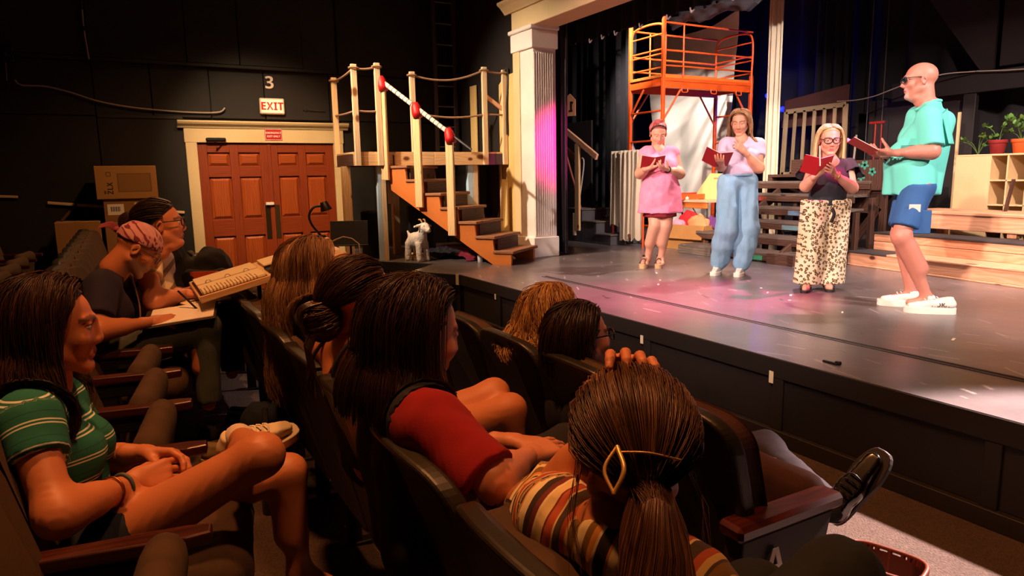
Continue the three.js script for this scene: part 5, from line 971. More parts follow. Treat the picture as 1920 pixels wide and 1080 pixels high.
// scalp cap under the strands
function capGeo(s, col, off = 0.006, hairline = 0.008) {
  off = Math.min(off, 0.006);
  const J = [el([0, 0.036, -0.014], [0.077 + off, 0.084 + off, 0.098 + off])];
  const g = sdfGeo(J, { cell: 0.006, k: 0, cuts: [[[0, 0.088 + hairline, 0.07], [0, -1, 0.75]], [[0, -0.055, 0], [0, -1, 0]], [[0, 0.058, 0.035], [0, -0.8, 1]]] });
  return paint(g.scale(s, s, s), col);
}
function newPerson(label, pos = [0, 0, 0]) { const g = thing('person', label, 'person', [0, 0, 0]); return g; }
function addHead(g, J, o) { // returns frame and list of skin geometries
  const M = headFrame(J.head, o.face, o.up || [0, 1, 0]), sc = o.hs || 1, MS = M.clone().multiply(new THREE.Matrix4().makeScale(sc, sc, sc));
  const h = headGeo(o).applyMatrix4(MS);
  if (!o.noEyes) for (const s of [-1, 1]) { const e = eyeGeo(o.iris || [0.09, 0.05, 0.03]); e.applyMatrix4(new THREE.Matrix4().makeRotationX(o.look || 0)); mesh('eye', e.translate(s * 0.031, 0.011, 0.0735).applyMatrix4(MS), hairMat, g); }
  return { M, MS, h };
}
function glassesGeo(MS, o = {}) {
  const w = o.w || 0.026, h = o.h || 0.02, r = o.r || 0.0018, y = o.y ?? 0.01, z = 0.105, out = [];
  for (const s of [-1, 1]) { const pts = []; for (let i = 0; i < 20; i++) { const a = i / 20 * Math.PI * 2, c = Math.cos(a), n = Math.sin(a), q = o.sq || 0.7; pts.push([s * 0.033 + Math.sign(c) * Math.pow(Math.abs(c), q) * w, y + Math.sign(n) * Math.pow(Math.abs(n), q) * h, z - Math.abs(s * 0.033 + c * w) * 0.25 + 0.004]); } out.push(tube(pts, r, 6, true, 40)); out.push(tube([[s * (0.033 + w), y + h * 0.5, 0.092], [s * 0.078, y + h * 0.5, 0.07], [s * 0.084, y + 0.006, 0.0], [s * 0.084, y - 0.012, -0.02]], r * 0.9, 6)); }
  out.push(tube([[-0.033 + w, y + 0.004, 0.104], [0, y + 0.009, 0.112], [0.033 - w, y + 0.004, 0.104]], r, 6));
  return merge(out).applyMatrix4(MS);
}
// shoe: heel point on the ground plane, direction of the toe, up
function shoeParts(g, heel, dir, up, L, o = {}) {
  const z = A3(dir).normalize(); let y = A3(up); y.addScaledVector(z, -y.dot(z)).normalize(); const x = y.clone().cross(z), M = new THREE.Matrix4().makeBasis(x, y, z); M.setPosition(A3(heel)); const k = L / 0.28, h = o.sole || 0.028;
  const out = t => { const a = []; for (let i = 0; i < 32; i++) { const u = i / 32 * Math.PI * 2, c = Math.cos(u), s = Math.sin(u), zz = 0.14 - 0.14 * c; const w = (0.036 + 0.012 * smooth(0.1, 0.21, zz)) * Math.pow(Math.abs(s), 0.62) * Math.sign(s) * (t || 1); a.push([w + 0.004 * Math.sin(zz * 12), zz]); } return a; };
  const sole = prism(out(1.04), h, 0.004).rotateX(Math.PI / 2).scale(1, 1, 1); sole.translate(0, h, 0); // after rotation: y down
  mesh('sole', boxUV(sole).scale(k, 1, k).applyMatrix4(M), o.soleMat || MAT.paperWhite, g);
  const J = [rc([0, h + 0.028, 0.035], [0, h + 0.03, 0.12], 0.036, 0.037), rc([0, h + 0.03, 0.12], [0.004, h + 0.012, 0.235], 0.038, 0.028), rc([0, h + 0.03, 0.045], [0, h + 0.075, 0.05], 0.036, 0.034), rc([0, h + 0.07, 0.06], [0, h + 0.045, 0.14], 0.03, 0.026)];
  if (o.low) J.splice(2, 2);
  const u = sdfGeo(J, { cell: 0.006, k: 0.02, cuts: [[[0, h - 0.002, 0], [0, -1, 0]], ...(o.cuff === 0 ? [] : [[[0, h + (o.cuff || 0.075), 0.05], [0, 1, 0.25]]])] });
  const up2 = mesh('upper', uvBy(u, (a, b, c) => [c * 4, b * 4]).scale(k, 1, k).applyMatrix4(M), o.mat || MAT.paperWhite, g);
  if (o.lace) { const ls = []; for (let i = 0; i < 4; i++) { const zz = 0.1 + i * 0.022, yy = h + 0.078 - i * 0.006; ls.push(tube([[-0.022, yy - 0.008, zz], [0, yy + 0.002, zz + 0.006], [0.022, yy - 0.008, zz]], 0.003, 5)); } mesh('laces', merge(ls).scale(k, 1, k).applyMatrix4(M), o.lace, g); }
  return M;
}
// ------------------------------------------------------------------ joints of every figure, in metres
const JOINTS = {man:{head:[-3.177,2.191,-5.317],headBase:[-3.14,2.056,-5.339],neck:[-3.117,2.0,-5.362],shL:[-2.986,1.899,-5.147],shR:[-3.267,1.937,-5.488],elL:[-2.914,1.662,-5.094],wrL:[-3.098,1.658,-4.909],elR:[-3.286,1.652,-5.401],wrR:[-3.227,1.643,-5.049],pelvis:[-3.095,1.43,-5.213],hipL:[-3.022,1.404,-5.128],hipR:[-3.158,1.408,-5.301],knL:[-3.007,1.069,-4.96],anL:[-2.889,0.656,-5.118],knR:[-3.146,1.049,-5.162],anR:[-3.089,0.64,-5.213]},
  leo:{head:[-4.047,1.799,-5.502],headBase:[-4.038,1.651,-5.51],neck:[-4.032,1.605,-5.505],shR:[-4.101,1.57,-5.371],shL:[-3.951,1.569,-5.637],elR:[-4.033,1.407,-5.189],wrR:[-3.875,1.511,-5.133],elL:[-3.829,1.386,-5.546],wrL:[-3.83,1.521,-5.278],pelvis:[-4.001,1.215,-5.431],hipR:[-4.04,1.198,-5.356],hipL:[-3.957,1.195,-5.503],knR:[-3.988,0.896,-5.268],knL:[-3.913,0.891,-5.44],anR:[-3.966,0.561,-5.237],anL:[-3.889,0.549,-5.371]},
  jean:{head:[-5.127,2.035,-5.559],headBase:[-5.118,1.898,-5.571],neck:[-5.117,1.855,-5.579],shR:[-5.191,1.815,-5.434],shL:[-5.031,1.81,-5.717],elR:[-5.113,1.601,-5.295],wrR:[-4.977,1.63,-5.153],elL:[-4.921,1.573,-5.628],wrL:[-4.945,1.742,-5.434],pelvis:[-5.067,1.407,-5.479],hipR:[-5.107,1.387,-5.401],hipL:[-5.016,1.384,-5.561],knR:[-5.027,0.975,-5.305],knL:[-4.932,0.97,-5.512],anR:[-4.995,0.586,-5.274],anL:[-4.873,0.569,-5.445]},
  pink:{head:[-6.11,1.975,-5.339],headBase:[-6.116,1.846,-5.347],neck:[-6.11,1.799,-5.342],shR:[-6.176,1.766,-5.214],shL:[-6.023,1.76,-5.485],elR:[-6.136,1.542,-5.107],wrR:[-5.916,1.597,-5.042],elL:[-5.916,1.534,-5.497],wrL:[-5.834,1.588,-5.226],pelvis:[-6.033,1.301,-5.316],hipR:[-6.068,1.279,-5.246],hipL:[-5.988,1.276,-5.387],knR:[-5.978,0.962,-5.198],knL:[-5.917,0.96,-5.307],anR:[-5.969,0.577,-5.151],anL:[-5.89,0.565,-5.245]},
  green:{head:[-2.079,1.201,0.174],headBase:[-2.072,1.11,0.192],neck:[-2.097,1.055,0.213],shR:[-1.916,1.017,0.234],shL:[-2.269,0.964,0.198],elR:[-1.768,0.808,0.184],wrR:[-1.938,0.785,0.039],elL:[-2.329,0.718,0.117],wrL:[-2.074,0.809,0.005],pelvis:[-2.082,0.612,0.209],hipR:[-1.931,0.629,0.119],hipL:[-2.127,0.601,0.106],knR:[-1.793,0.845,-0.259],anR:[-2.162,0.738,-0.271],knL:[-2.109,0.651,-0.378],anL:[-2.108,0.309,-0.391]},
  band:{head:[-3.911,1.213,-0.062],headBase:[-3.946,1.135,0.006],neck:[-3.979,1.098,0.056],shR:[-3.802,1.05,0.108],shL:[-4.176,1.017,0.04],elR:[-3.604,0.879,0.143],wrR:[-3.73,0.876,-0.088],elL:[-4.274,0.77,0.047],wrL:[-4.026,0.882,-0.101],pelvis:[-3.964,0.654,0.154],hipR:[-3.854,0.694,0.11],hipL:[-4.039,0.681,0.072],knR:[-3.75,0.82,-0.324],anR:[-3.753,0.412,-0.309],knL:[-4.034,0.839,-0.32],anL:[-4.024,0.403,-0.318]},
  glw:{head:[-4.314,1.307,-0.203],headBase:[-4.336,1.22,-0.156],neck:[-4.356,1.178,-0.127],shR:[-4.163,1.099,-0.092],shL:[-4.53,1.092,-0.181],elR:[-3.98,0.928,-0.115],wrR:[-4.104,0.945,-0.272],elL:[-4.573,0.854,-0.214],wrL:[-4.353,0.922,-0.317],pelvis:[-4.384,0.662,0.031],hipR:[-4.278,0.691,-0.002],hipL:[-4.435,0.691,-0.053],knR:[-4.287,0.772,-0.49],knL:[-4.442,0.775,-0.525],anR:[-4.279,0.42,-0.491],anL:[-4.38,0.424,-0.52]},
  red:{head:[-1.569,1.194,-0.567],headBase:[-1.574,1.097,-0.548],neck:[-1.585,1.049,-0.532],shR:[-1.392,1.028,-0.518],shL:[-1.755,0.976,-0.536],elR:[-1.227,0.903,-0.584],wrR:[-1.375,0.87,-0.765],elL:[-1.737,0.775,-0.689],wrL:[-1.517,0.851,-0.795],pelvis:[-1.521,0.657,-0.559],hipR:[-1.45,0.676,-0.608],hipL:[-1.623,0.625,-0.636],knR:[-1.482,0.744,-1.03],knL:[-1.648,0.725,-1.059],anR:[-1.48,0.352,-1.112],anL:[-1.617,0.346,-1.113]},
  bun:{head:[-2.087,1.189,-0.594],headBase:[-2.09,1.093,-0.578],neck:[-2.102,1.055,-0.566],shR:[-1.923,1.042,-0.549],shL:[-2.276,0.997,-0.526],elR:[-1.782,0.851,-0.591],wrR:[-1.869,0.78,-0.765],elL:[-2.312,0.743,-0.626],wrL:[-2.097,0.744,-0.761],pelvis:[-2.021,0.688,-0.589],hipR:[-1.966,0.707,-0.632],hipL:[-2.129,0.675,-0.64],knR:[-2.0,0.75,-1.061],knL:[-2.12,0.773,-1.062],anR:[-1.977,0.393,-1.067],anL:[-2.094,0.394,-1.066]},
  long:{head:[-2.914,1.177,-0.69],headBase:[-2.906,1.076,-0.67],neck:[-2.92,1.044,-0.656],shR:[-2.749,1.006,-0.638],shL:[-3.093,0.98,-0.616],elR:[-2.636,0.847,-0.663],wrR:[-2.724,0.774,-0.792],elL:[-3.096,0.764,-0.684],wrL:[-2.941,0.744,-0.809],pelvis:[-2.856,0.632,-0.675],hipR:[-2.808,0.663,-0.709],hipL:[-2.926,0.649,-0.701],knR:[-2.819,0.678,-1.108],knL:[-2.938,0.675,-1.103],anR:[-2.81,0.341,-1.117],anL:[-2.927,0.328,-1.111]},
  blonde:{head:[-2.363,0.984,-1.525],headBase:[-2.372,0.878,-1.516],neck:[-2.388,0.83,-1.513],shR:[-2.234,0.804,-1.49],shL:[-2.533,0.76,-1.521],elR:[-2.102,0.62,-1.499],wrR:[-2.181,0.56,-1.69],elL:[-2.572,0.51,-1.598],wrL:[-2.395,0.517,-1.708],pelvis:[-2.334,0.451,-1.527],hipR:[-2.274,0.465,-1.555],hipL:[-2.4,0.44,-1.571],knR:[-2.264,0.431,-1.976],knL:[-2.37,0.416,-1.989],anR:[-2.229,0.061,-2.0],anL:[-2.319,0.048,-2.0]},
  gman:{head:[-2.054,0.957,-1.446],headBase:[-2.052,0.85,-1.435],neck:[-2.06,0.812,-1.43],shR:[-1.892,0.801,-1.395],shL:[-2.238,0.741,-1.441],elR:[-1.752,0.584,-1.449],wrR:[-1.83,0.543,-1.689],elL:[-2.206,0.495,-1.521],wrL:[-2.057,0.468,-1.674],pelvis:[-1.966,0.438,-1.475],hipR:[-1.894,0.454,-1.567],hipL:[-2.031,0.417,-1.6],knR:[-1.682,0.514,-2.005],anR:[-1.343,0.45,-1.926],knL:[-1.946,0.401,-2.057],anL:[-1.92,0.006,-2.077]},
  striped:{head:[-0.823,1.126,-0.674],headBase:[-0.792,1.05,-0.641],neck:[-0.783,1.018,-0.626],shL:[-0.964,0.97,-0.619],shR:[-0.668,0.974,-0.651],elL:[-1.135,0.879,-0.782],wrL:[-1.01,1.125,-0.755],elR:[-0.596,0.842,-0.738],wrR:[-0.723,0.776,-0.944],pelvis:[-0.842,0.544,-0.656],hipR:[-0.774,0.602,-0.692],hipL:[-0.937,0.541,-0.692],knR:[-0.792,0.738,-1.181],anR:[-0.785,0.365,-1.32],knL:[-1.007,0.571,-1.199],anL:[-1.005,0.213,-1.291]}};
// ------------------------------------------------------------------ the four actors on the stage
const fold = (a, f = 14, ay = 0.45) => (x, y, z) => a * (nz(x * f, y * f * ay, z * f) + 0.5 * nz(x * f * 2.3, y * f * ay * 1.6 + 7, z * f * 2.3));
const garment = (g, name, prims, mat, o = {}) => { const geo = sdfGeo(prims, Object.assign({ cell: 0.011, k: 0.035, disp: fold(0.005) }, o)); uvBy(geo, o.uv || ((x, y, z) => [(x + z) * 4, y * 4])); return mesh(name, geo, mat, g); };
function skin(g, list, col, label) { const b = mesh('body', merge(list.map(q => (q.attributes.color ? q : paint(q, col)))), skinMat, g); return b; }
const hand = (J, s, o = {}) => sdfGeo(handPrims(J['wr' + s], o.dir || unit(J['el' + s], J['wr' + s]), o.nor || [0, -1, 0], s === 'R' ? 1 : -1, o), { cell: o.cell || 0.0055, k: 0.008 });
function openBook(label, c, reader, right, w, h, gap, col, o = {}) { // c spine centre; reader = direction towards the reader's eyes; right = page width direction
  const b = thing('script_book', label, 'book', [0, 0, 0]); const n = A3(reader).normalize(); let r = A3(right); r.addScaledVector(n, -r.dot(n)).normalize(); const u = n.clone().cross(r);
  for (const s of [-1, 1]) {
    const d = r.clone().multiplyScalar(s * Math.cos(gap)).addScaledVector(n, Math.sin(gap)), m = d.clone().cross(u).multiplyScalar(s), M = new THREE.Matrix4().makeBasis(d.clone().multiplyScalar(s), u, m);
    const put = (g, off) => g.translate(s * w / 2, 0, 0).applyMatrix4(M).translate(...A3(c).addScaledVector(m, off).toArray());
    mesh('cover', put(cbox(w, h, 0.002, 0.0006), 0), std({ color: col, roughness: 0.45 }), b);
    mesh('pages', put(cbox(w * 0.96, h * 0.97, 0.006, 0.001), 0.004), MAT.paperWhite, b);
  }
  return b;
}
const NAT = { fair: [0.6, 0.3, 0.205], ruddy: [0.58, 0.235, 0.17], tan: [0.55, 0.26, 0.165], warm: [0.56, 0.2, 0.085], deep: [0.5, 0.18, 0.08], seat: [0.6, 0.235, 0.125] };
{ // tall man in the turquoise shirt
  const J = JOINTS.man, o = { f: 1.0, af: 1.2, lf: 1.15, neckW: 1.2, belly: 0.08, waist: 0.1, calf: [0.03, 0, -0.03], cell: 0.014 };
  const g = newPerson('bald person in turquoise short-sleeved shirt and blue shorts reading a red booklet on stage');
  J.knL = [-3.02, 1.05, -4.97]; J.anL = [-2.885, 0.585, -5.14]; J.anR = [-3.07, 0.585, -5.24]; J.toL = [-2.98, 0.56, -5.06]; J.toR = [-3.17, 0.56, -5.16];
  const H0 = { skin: NAT.ruddy, hs: 1.1, browR: 1.1, goatee: 1, face: [-0.72, -0.03, 0.69], lid: 0.3, wide: 1.04, neckW: 1.25, chin: 1, beard: [0.5, 0.46, 0.43], brow: [0.4, 0.33, 0.28], cell: 0.0045 };
  const { M, MS, h } = addHead(g, J, H0);
  const hl = hand(J, 'L', { nor: [-0.3, 0.85, -0.3], dir: [-0.75, 0.1, 0.6], curl: [0.35, 0.4, 0.45, 0.5], thumb: [0.5, 0.4, 0.9] }), hr = hand(J, 'R', { nor: [0.1, 0.95, 0.1], dir: [-0.3, 0.0, 0.95], curl: [0.4, 0.45, 0.5, 0.55], thumb: [0.6, 0.4, 0.8] });
  skin(g, [bodyGeo(J, o), h, hl, hr], NAT.ruddy);
  const teal = clothMat(0x6adccd, { roughness: 0.85 });
  const T = torsoPrims(J, { f: 1.0, belly: 0.09, waist: 0.105, hipR0: 0.11 }, 0.02);
  const pel = A3(J.pelvis), fw = V(-0.72, 0, 0.69), lw = V(-0.69, 0, -0.72);
  T.push(rc(pel.clone().add(V(0, 0.12, 0)).addScaledVector(fw, 0.07).addScaledVector(lw, 0.05), pel.clone().add(V(0, -0.2, 0)).addScaledVector(fw, 0.08).addScaledVector(lw, 0.06), 0.125, 0.125), rc(pel.clone().add(V(0, 0.12, 0)).addScaledVector(fw, 0.05).addScaledVector(lw, -0.08), pel.clone().add(V(0, -0.2, 0)).addScaledVector(fw, 0.03).addScaledVector(lw, -0.07), 0.125, 0.13), rc(A3(J.neck).addScaledVector(fw, -0.08).add(V(0, -0.12, 0)), pel.clone().addScaledVector(fw, -0.04).add(V(0, -0.2, 0)), 0.1, 0.12));
  for (const s of ['L', 'R']) T.push(sleeve(J['sh' + s], J['el' + s], 0.078, 0.082, 0.86));
  T.push(minus(rc(A3(J.neck).addScaledVector(fw, 0.03).add(V(0, 0.03, 0)), A3(J.headBase).add(V(0, 0.05, 0)).addScaledVector(fw, 0.02), 0.062, 0.08)));
  const sh = garment(g, 'shirt', T, teal, { cuts: [[[0, 1.35, 0], [0, -1, 0]]], disp: fold(0.008, 8) });
  // collar, back cape, pocket
  mesh('collar', tube([A3(J.neck).addScaledVector(fw, 0.085).add(V(0, -0.02, 0)), A3(J.neck).addScaledVector(lw, -0.085).add(V(0, 0.03, 0)), A3(J.neck).addScaledVector(fw, -0.075).add(V(0, 0.04, 0)), A3(J.neck).addScaledVector(lw, 0.085).add(V(0, 0.03, 0))], 0.012, 8, true, 40), teal, sh);
  const bk = A3(J.neck).addScaledVector(fw, -0.1);
  mesh('cape_flap', sheet((u, v) => { const a = (u - 0.5) * 2; const q = bk.clone().addScaledVector(lw, a * 0.17).addScaledVector(fw, -0.015 - 0.06 * v + 0.07 * a * a).add(V(0, -0.02 - 0.26 * v - 0.05 * a * a * (1 - v), 0)); return [q.x, q.y, q.z]; }, 16, 10, 0.006), teal, sh);
  const nl = lw.clone().negate(); // towards the camera side
  mesh('pocket_flap', cbox(0.13, 0.05, 0.006, 0.002).applyMatrix4(new THREE.Matrix4().makeBasis(fw.clone().negate(), V(0, 1, 0), nl)).translate(...A3(J.shL).lerp(pel, 0.35).addScaledVector(fw, 0.12).addScaledVector(nl, 0.085).toArray()), teal, sh);
  // shorts
  const blue = clothMat(0x2d5c96, { roughness: 0.85 });
  const Sh = [...torsoPrims(J, { f: 1.0, hipR0: 0.1 }, 0.0).slice(0, 1), rc(A3(J.hipL), A3(J.hipR), 0.11, 0.11)];
  for (const s of ['L', 'R']) Sh.push(sleeve(A3(J['hip' + s]), A3(J['kn' + s]), 0.112, 0.1, 0.82));
  const so = garment(g, 'shorts', Sh, blue, { cuts: [[[0, 1.43, 0], [0, 1, 0]]], disp: fold(0.008, 10) });
  const hm = lerp3(J.hipL, J.knL, 0.4).addScaledVector(nl, 0.11);
  mesh('pocket_patch', cbox(0.075, 0.055, 0.004, 0.001).applyMatrix4(new THREE.Matrix4().makeBasis(fw.clone().negate(), V(0, 1, 0), nl)).translate(...hm.toArray()), std({ color: 0xd8d2c4, roughness: 0.7 }), so);
  mesh('cargo_pocket', cbox(0.15, 0.17, 0.016, 0.006).applyMatrix4(new THREE.Matrix4().makeBasis(fw.clone().negate(), V(0, 1, 0), nl)).translate(...hm.clone().add(V(0, -0.1, 0)).addScaledVector(nl, -0.018).addScaledVector(fw, -0.04).toArray()), blue, so);
  // shades
  const gl = mesh('sunglasses', glassesGeo(MS, { r: 0.0025, w: 0.03, h: 0.021 }), MAT.blackMetal, g);
  for (const s of [-1, 1]) mesh('lens', new THREE.SphereGeometry(0.03, 14, 8, 0, 6.3, 0, 0.9).scale(1, 1, 0.75).rotateX(Math.PI / 2).translate(s * 0.034, 0.01, 0.08).applyMatrix4(MS), phys({ color: 0x16384a, roughness: 0.1, metalness: 0.6 }), gl);
  // socks and shoes
  const shoeM = clothMat(0xe4e2dc, { roughness: 0.7 }), soleM = std({ color: 0xece6da, roughness: 0.6 });
  const foot = (hl, toe, an, label) => {
    const d = A3(toe).sub(A3(hl)); d.y = 0; garment(g, 'sock', [rc(A3(an).add(V(0, -0.02, 0)), A3(an).add(V(0, 0.05, 0)), 0.046, 0.044)], std({ color: 0xe9e6e0, roughness: 0.9 }), { cell: 0.008, disp: fold(0.002, 40), cuts: [[A3(an).add(V(0, 0.035, 0)), [0, 1, 0]]] });
    const s = new THREE.Group(); s.name = 'shoe'; g.add(s); const Mx = shoeParts(s, hl, d, [0, 1, 0], 0.33, { sole: 0.042, mat: shoeM, soleMat: soleM, lace: MAT.paperWhite });
    return [s, Mx];
  };
  const [s1, M1] = foot([-2.72, SY, -5.2], [-2.98, SY, -4.98], J.anL); foot([-2.99, SY, -5.3], [-3.25, SY, -5.1], J.anR);
  mesh('shoe_lettering', textGeo('HOKA', 0.03, 0.003).rotateY(Math.PI / 2).translate(0.043, 0.068, 0.105).applyMatrix4(M1), std({ color: 0x4a4a48, roughness: 0.6 }), s1);
  openBook('red open booklet held by the person in the turquoise shirt', [-3.3, 1.695, -4.83], [0.35, 0.85, -0.35], [0.72, 0, 0.69], 0.13, 0.2, 0.3, 0xa8121c);
  tag(mesh('wrist_watch', tube([0, 1, 2, 3, 4, 5].map(i => { const a = i * 1.047; const ax = unit(J.elR, J.wrR), u = V(0, 1, 0).cross(ax).normalize(), w = ax.clone().cross(u); return A3(J.wrR).addScaledVector(ax, -0.03).addScaledVector(u, 0.034 * Math.cos(a)).addScaledVector(w, 0.034 * Math.sin(a)); }), 0.008, 6, true, 24), MAT.blackMetal), 'dark watch on the wrist of the person in turquoise', 'watch');
}
{ // woman with blonde hair and leopard trousers
  const J = JOINTS.leo, o = { f: 0.86, af: 0.95, lf: 0.85, bust: 0.05, cell: 0.014 };
  const g = newPerson('person with long blonde hair, black glasses, navy top and leopard print trousers on stage');
  const face = V(0.74, -0.12, 0.66);
  J.anR = [-3.99, 0.56, -5.22]; J.anL = [-3.93, 0.56, -5.4]; J.toR = [-3.92, 0.535, -5.13]; J.toL = [-3.84, 0.535, -5.31];
  const { M, MS, h } = addHead(g, J, { skin: NAT.fair, hs: 1.06, face, lid: 0.35, lip: [0.5, 0.12, 0.12], brow: [0.3, 0.2, 0.12], look: 0.3 });
  const hl = hand(J, 'L', { dir: [0.35, 0.3, 0.75], nor: [-0.75, 0.2, 0.1], curl: [0.35, 0.4, 0.45, 0.5], thumb: [0.5, 0.3, 0.5], s: 0.92 }), hr = hand(J, 'R', { dir: [0.3, 0.35, -0.3], nor: [-0.4, 0.7, -0.5], curl: [0.5, 0.5, 0.55, 0.6], s: 0.92 });
  skin(g, [bodyGeo(J, o), h, hl, hr], NAT.fair);
  const navy = clothMat(0x23252f, { roughness: 0.8 });
  const T = torsoPrims(J, o, 0.016);
  const pel = A3(J.pelvis); T.push(rc(pel.clone().add(V(0, 0.05, 0)), pel.clone().add(V(0, 0.2, 0)), 0.13, 0.125));
  T.push(minus(rc(A3(J.neck).addScaledVector(face, 0.05).add(V(0, 0.06, 0)), A3(J.headBase).add(V(0, 0.1, 0)), 0.075, 0.09)));
  const top = garment(g, 'blouse', T, navy, { cuts: [[[0, pel.y + 0.02, 0], [0, -1, 0]]], disp: fold(0.006, 12) });
  for (const s of ['L', 'R']) { // flutter sleeves
    const a = A3(J['sh' + s]), b = A3(J['el' + s]), d = unit(a, b), out = unit(J.neck, J['sh' + s]), u = d.clone().cross(out).normalize(), w = u.clone().cross(d);
    mesh('sleeve', sheet((p, v) => { const an = p * Math.PI * 2, R = 0.062 + 0.045 * v * (0.75 + 0.35 * Math.cos(an)) + 0.012 * Math.sin(an * 6) * v; const q = a.clone().addScaledVector(d, -0.03 + 0.13 * v + 0.02 * Math.sin(an * 3) * v).addScaledVector(w, Math.cos(an) * R).addScaledVector(u, Math.sin(an) * R); return [q.x, q.y + 0.015 * (1 - v), q.z]; }, 36, 8, 0.004), navy, top);
  }
  // leopard trousers
  const spots = [], r = rng(77); for (let i = 0; i < 230; i++) { let best = null, bd = -1; for (let c = 0; c < 8; c++) { const q = [r(), r()]; let d = 9; for (const s of spots) { const dx = Math.min(Math.abs(s[0] - q[0]), 1 - Math.abs(s[0] - q[0])), dy = Math.min(Math.abs(s[1] - q[1]), 1 - Math.abs(s[1] - q[1])); d = Math.min(d, Math.hypot(dx, dy)); } if (d > bd) { bd = d; best = q; } } spots.push([...best, 0.021 + r() * 0.009, r() * 6.28, 0.7 + r() * 0.4]); }
  const leo = tex(512, 512, (u, v) => {
    let best = 9, ring = 0; const wob = 0.006 * (fbm(u, v, 24, 2) - 0.5) * 2;
    for (const [a, b, s, q, e] of spots) { let dx = Math.abs(u - a); dx = Math.min(dx, 1 - dx); let dy = Math.abs(v - b); dy = Math.min(dy, 1 - dy); if (dx > 0.06 || dy > 0.06) continue; const d = Math.hypot(dx, dy * e) / (s + wob); if (d < best) { best = d; ring = Math.atan2(v - b, u - a) + q; } }
    if (best > 0.5 && best < 0.86 && Math.sin(ring * 1.5) > -0.7) return H(0x17120e);
    if (best <= 0.5) return H(0x8a6a45);
    return rgbMix(H(0xe8dcc4), H(0xcfb68c), fbm(u, v, 6, 3));
  });
  const P = [rc(A3(J.hipR).add(V(0, 0.07, 0)), A3(J.hipL).add(V(0, 0.07, 0)), 0.125, 0.125)];
  const legs = { R: [A3(J.hipR), V(-4.0, 0.56, -5.24)], L: [A3(J.hipL), V(-3.92, 0.555, -5.41)] };
  for (const s of ['R', 'L']) P.push(cut(rc(legs[s][0].clone().add(V(0, 0.05, 0)), legs[s][1].clone().add(V(0, -0.12, 0)), 0.125, 0.128), [0, 0.56, 0], [0, -1, 0]));
  const tr = garment(g, 'trousers', P, clothMat(0xffffff, { map: leo }), { cell: 0.012, k: 0.02, disp: (x, y, z) => 0.012 * nz((x * 0.6 - z * 0.8) * 14, y * 1.2, 3) + 0.004 * nz(x * 20, y * 8, z * 20), uv: (x, y, z) => [(x * 0.55 - z * 0.85) * 2, y * 2], cuts: [[[0, pel.y + 0.075, 0], [0, 1, 0]]] });
  mesh('belt_knot', tube([[-3.86, 1.22, -5.33], [-3.84, 1.17, -5.33], [-3.86, 1.1, -5.32]], 0.014, 7), std({ color: 0x16110d, roughness: 0.8 }), tr);
  const gl = mesh('glasses', glassesGeo(MS, { r: 0.0034, w: 0.029, h: 0.021 }), std({ color: 0x14100e, roughness: 0.3 }), g);
  // hair
  const M2 = M.clone(), cols = [[0.72, 0.5, 0.24], [0.82, 0.62, 0.34], [0.55, 0.36, 0.15]];
  const hair = mesh('hair', merge([capGeo(1.06, cols[2]).applyMatrix4(M), growHair(M2, { s: 1.06, n: 1200, len: () => 0.33, cols, seed: 5, vol: 0.014, back: 0.7, r: 0.0022, colliders: [[lerp3(J.shR, J.shL, 0.1), lerp3(J.shR, J.shL, 0.9), 0.07], [A3(J.neck), A3(J.headBase), 0.056]] }).geo()]), hairMat, g);
  // sandals
  for (const [a, t] of [[[-4.03, SY, -5.26], [-3.92, SY, -5.1]], [[-3.95, SY, -5.46], [-3.82, SY, -5.3]]]) { const s = new THREE.Group(); s.name = 'sandal'; g.add(s); const Mx = shoeParts(s, a, A3(t).sub(A3(a)), [0, 1, 0], 0.23, { sole: 0.02, soleMat: MAT.blackPaint, mat: skinMat.clone(), low: 1, cuff: 0 }); s.children[1].material = phys({ color: new THREE.Color().setRGB(...NAT.fair), roughness: 0.5 }); mesh('strap', [tube([[-0.045, 0.02, 0.16], [0, 0.07, 0.15], [0.045, 0.02, 0.16]], 0.009, 6), tube([[-0.045, 0.02, 0.06], [0, 0.09, 0.07], [0.045, 0.02, 0.06]], 0.008, 6)].map(q => q.applyMatrix4(Mx)), MAT.blackPaint, s); }
  openBook('red open booklet held by the person in leopard print trousers', [-3.83, 1.57, -5.08], [-0.7, 0.6, -0.5], [-0.49, 0, 0.87], 0.13, 0.17, 0.45, 0xa5101a);
  tag(mesh('pencil', bar([-3.8, 1.58, -5.06], [-3.79, 1.74, -5.03], 0.005), std({ color: 0xe4d8d0, roughness: 0.5 })), 'white pen sticking up behind the red booklet held by the blonde actor', 'pen');
  const ax = unit(J.elL, J.wrL), u = V(0, 1, 0).cross(ax).normalize(), w = ax.clone().cross(u); mesh('bracelet', tube([0, 1, 2, 3, 4, 5].map(i => A3(J.wrL).addScaledVector(ax, -0.045).addScaledVector(u, 0.033 * Math.cos(i * 1.047)).addScaledVector(w, 0.033 * Math.sin(i * 1.047))), 0.004, 6, true, 24), std({ color: 0xc9a24a, metalness: 0.9, roughness: 0.3 }), g);
}
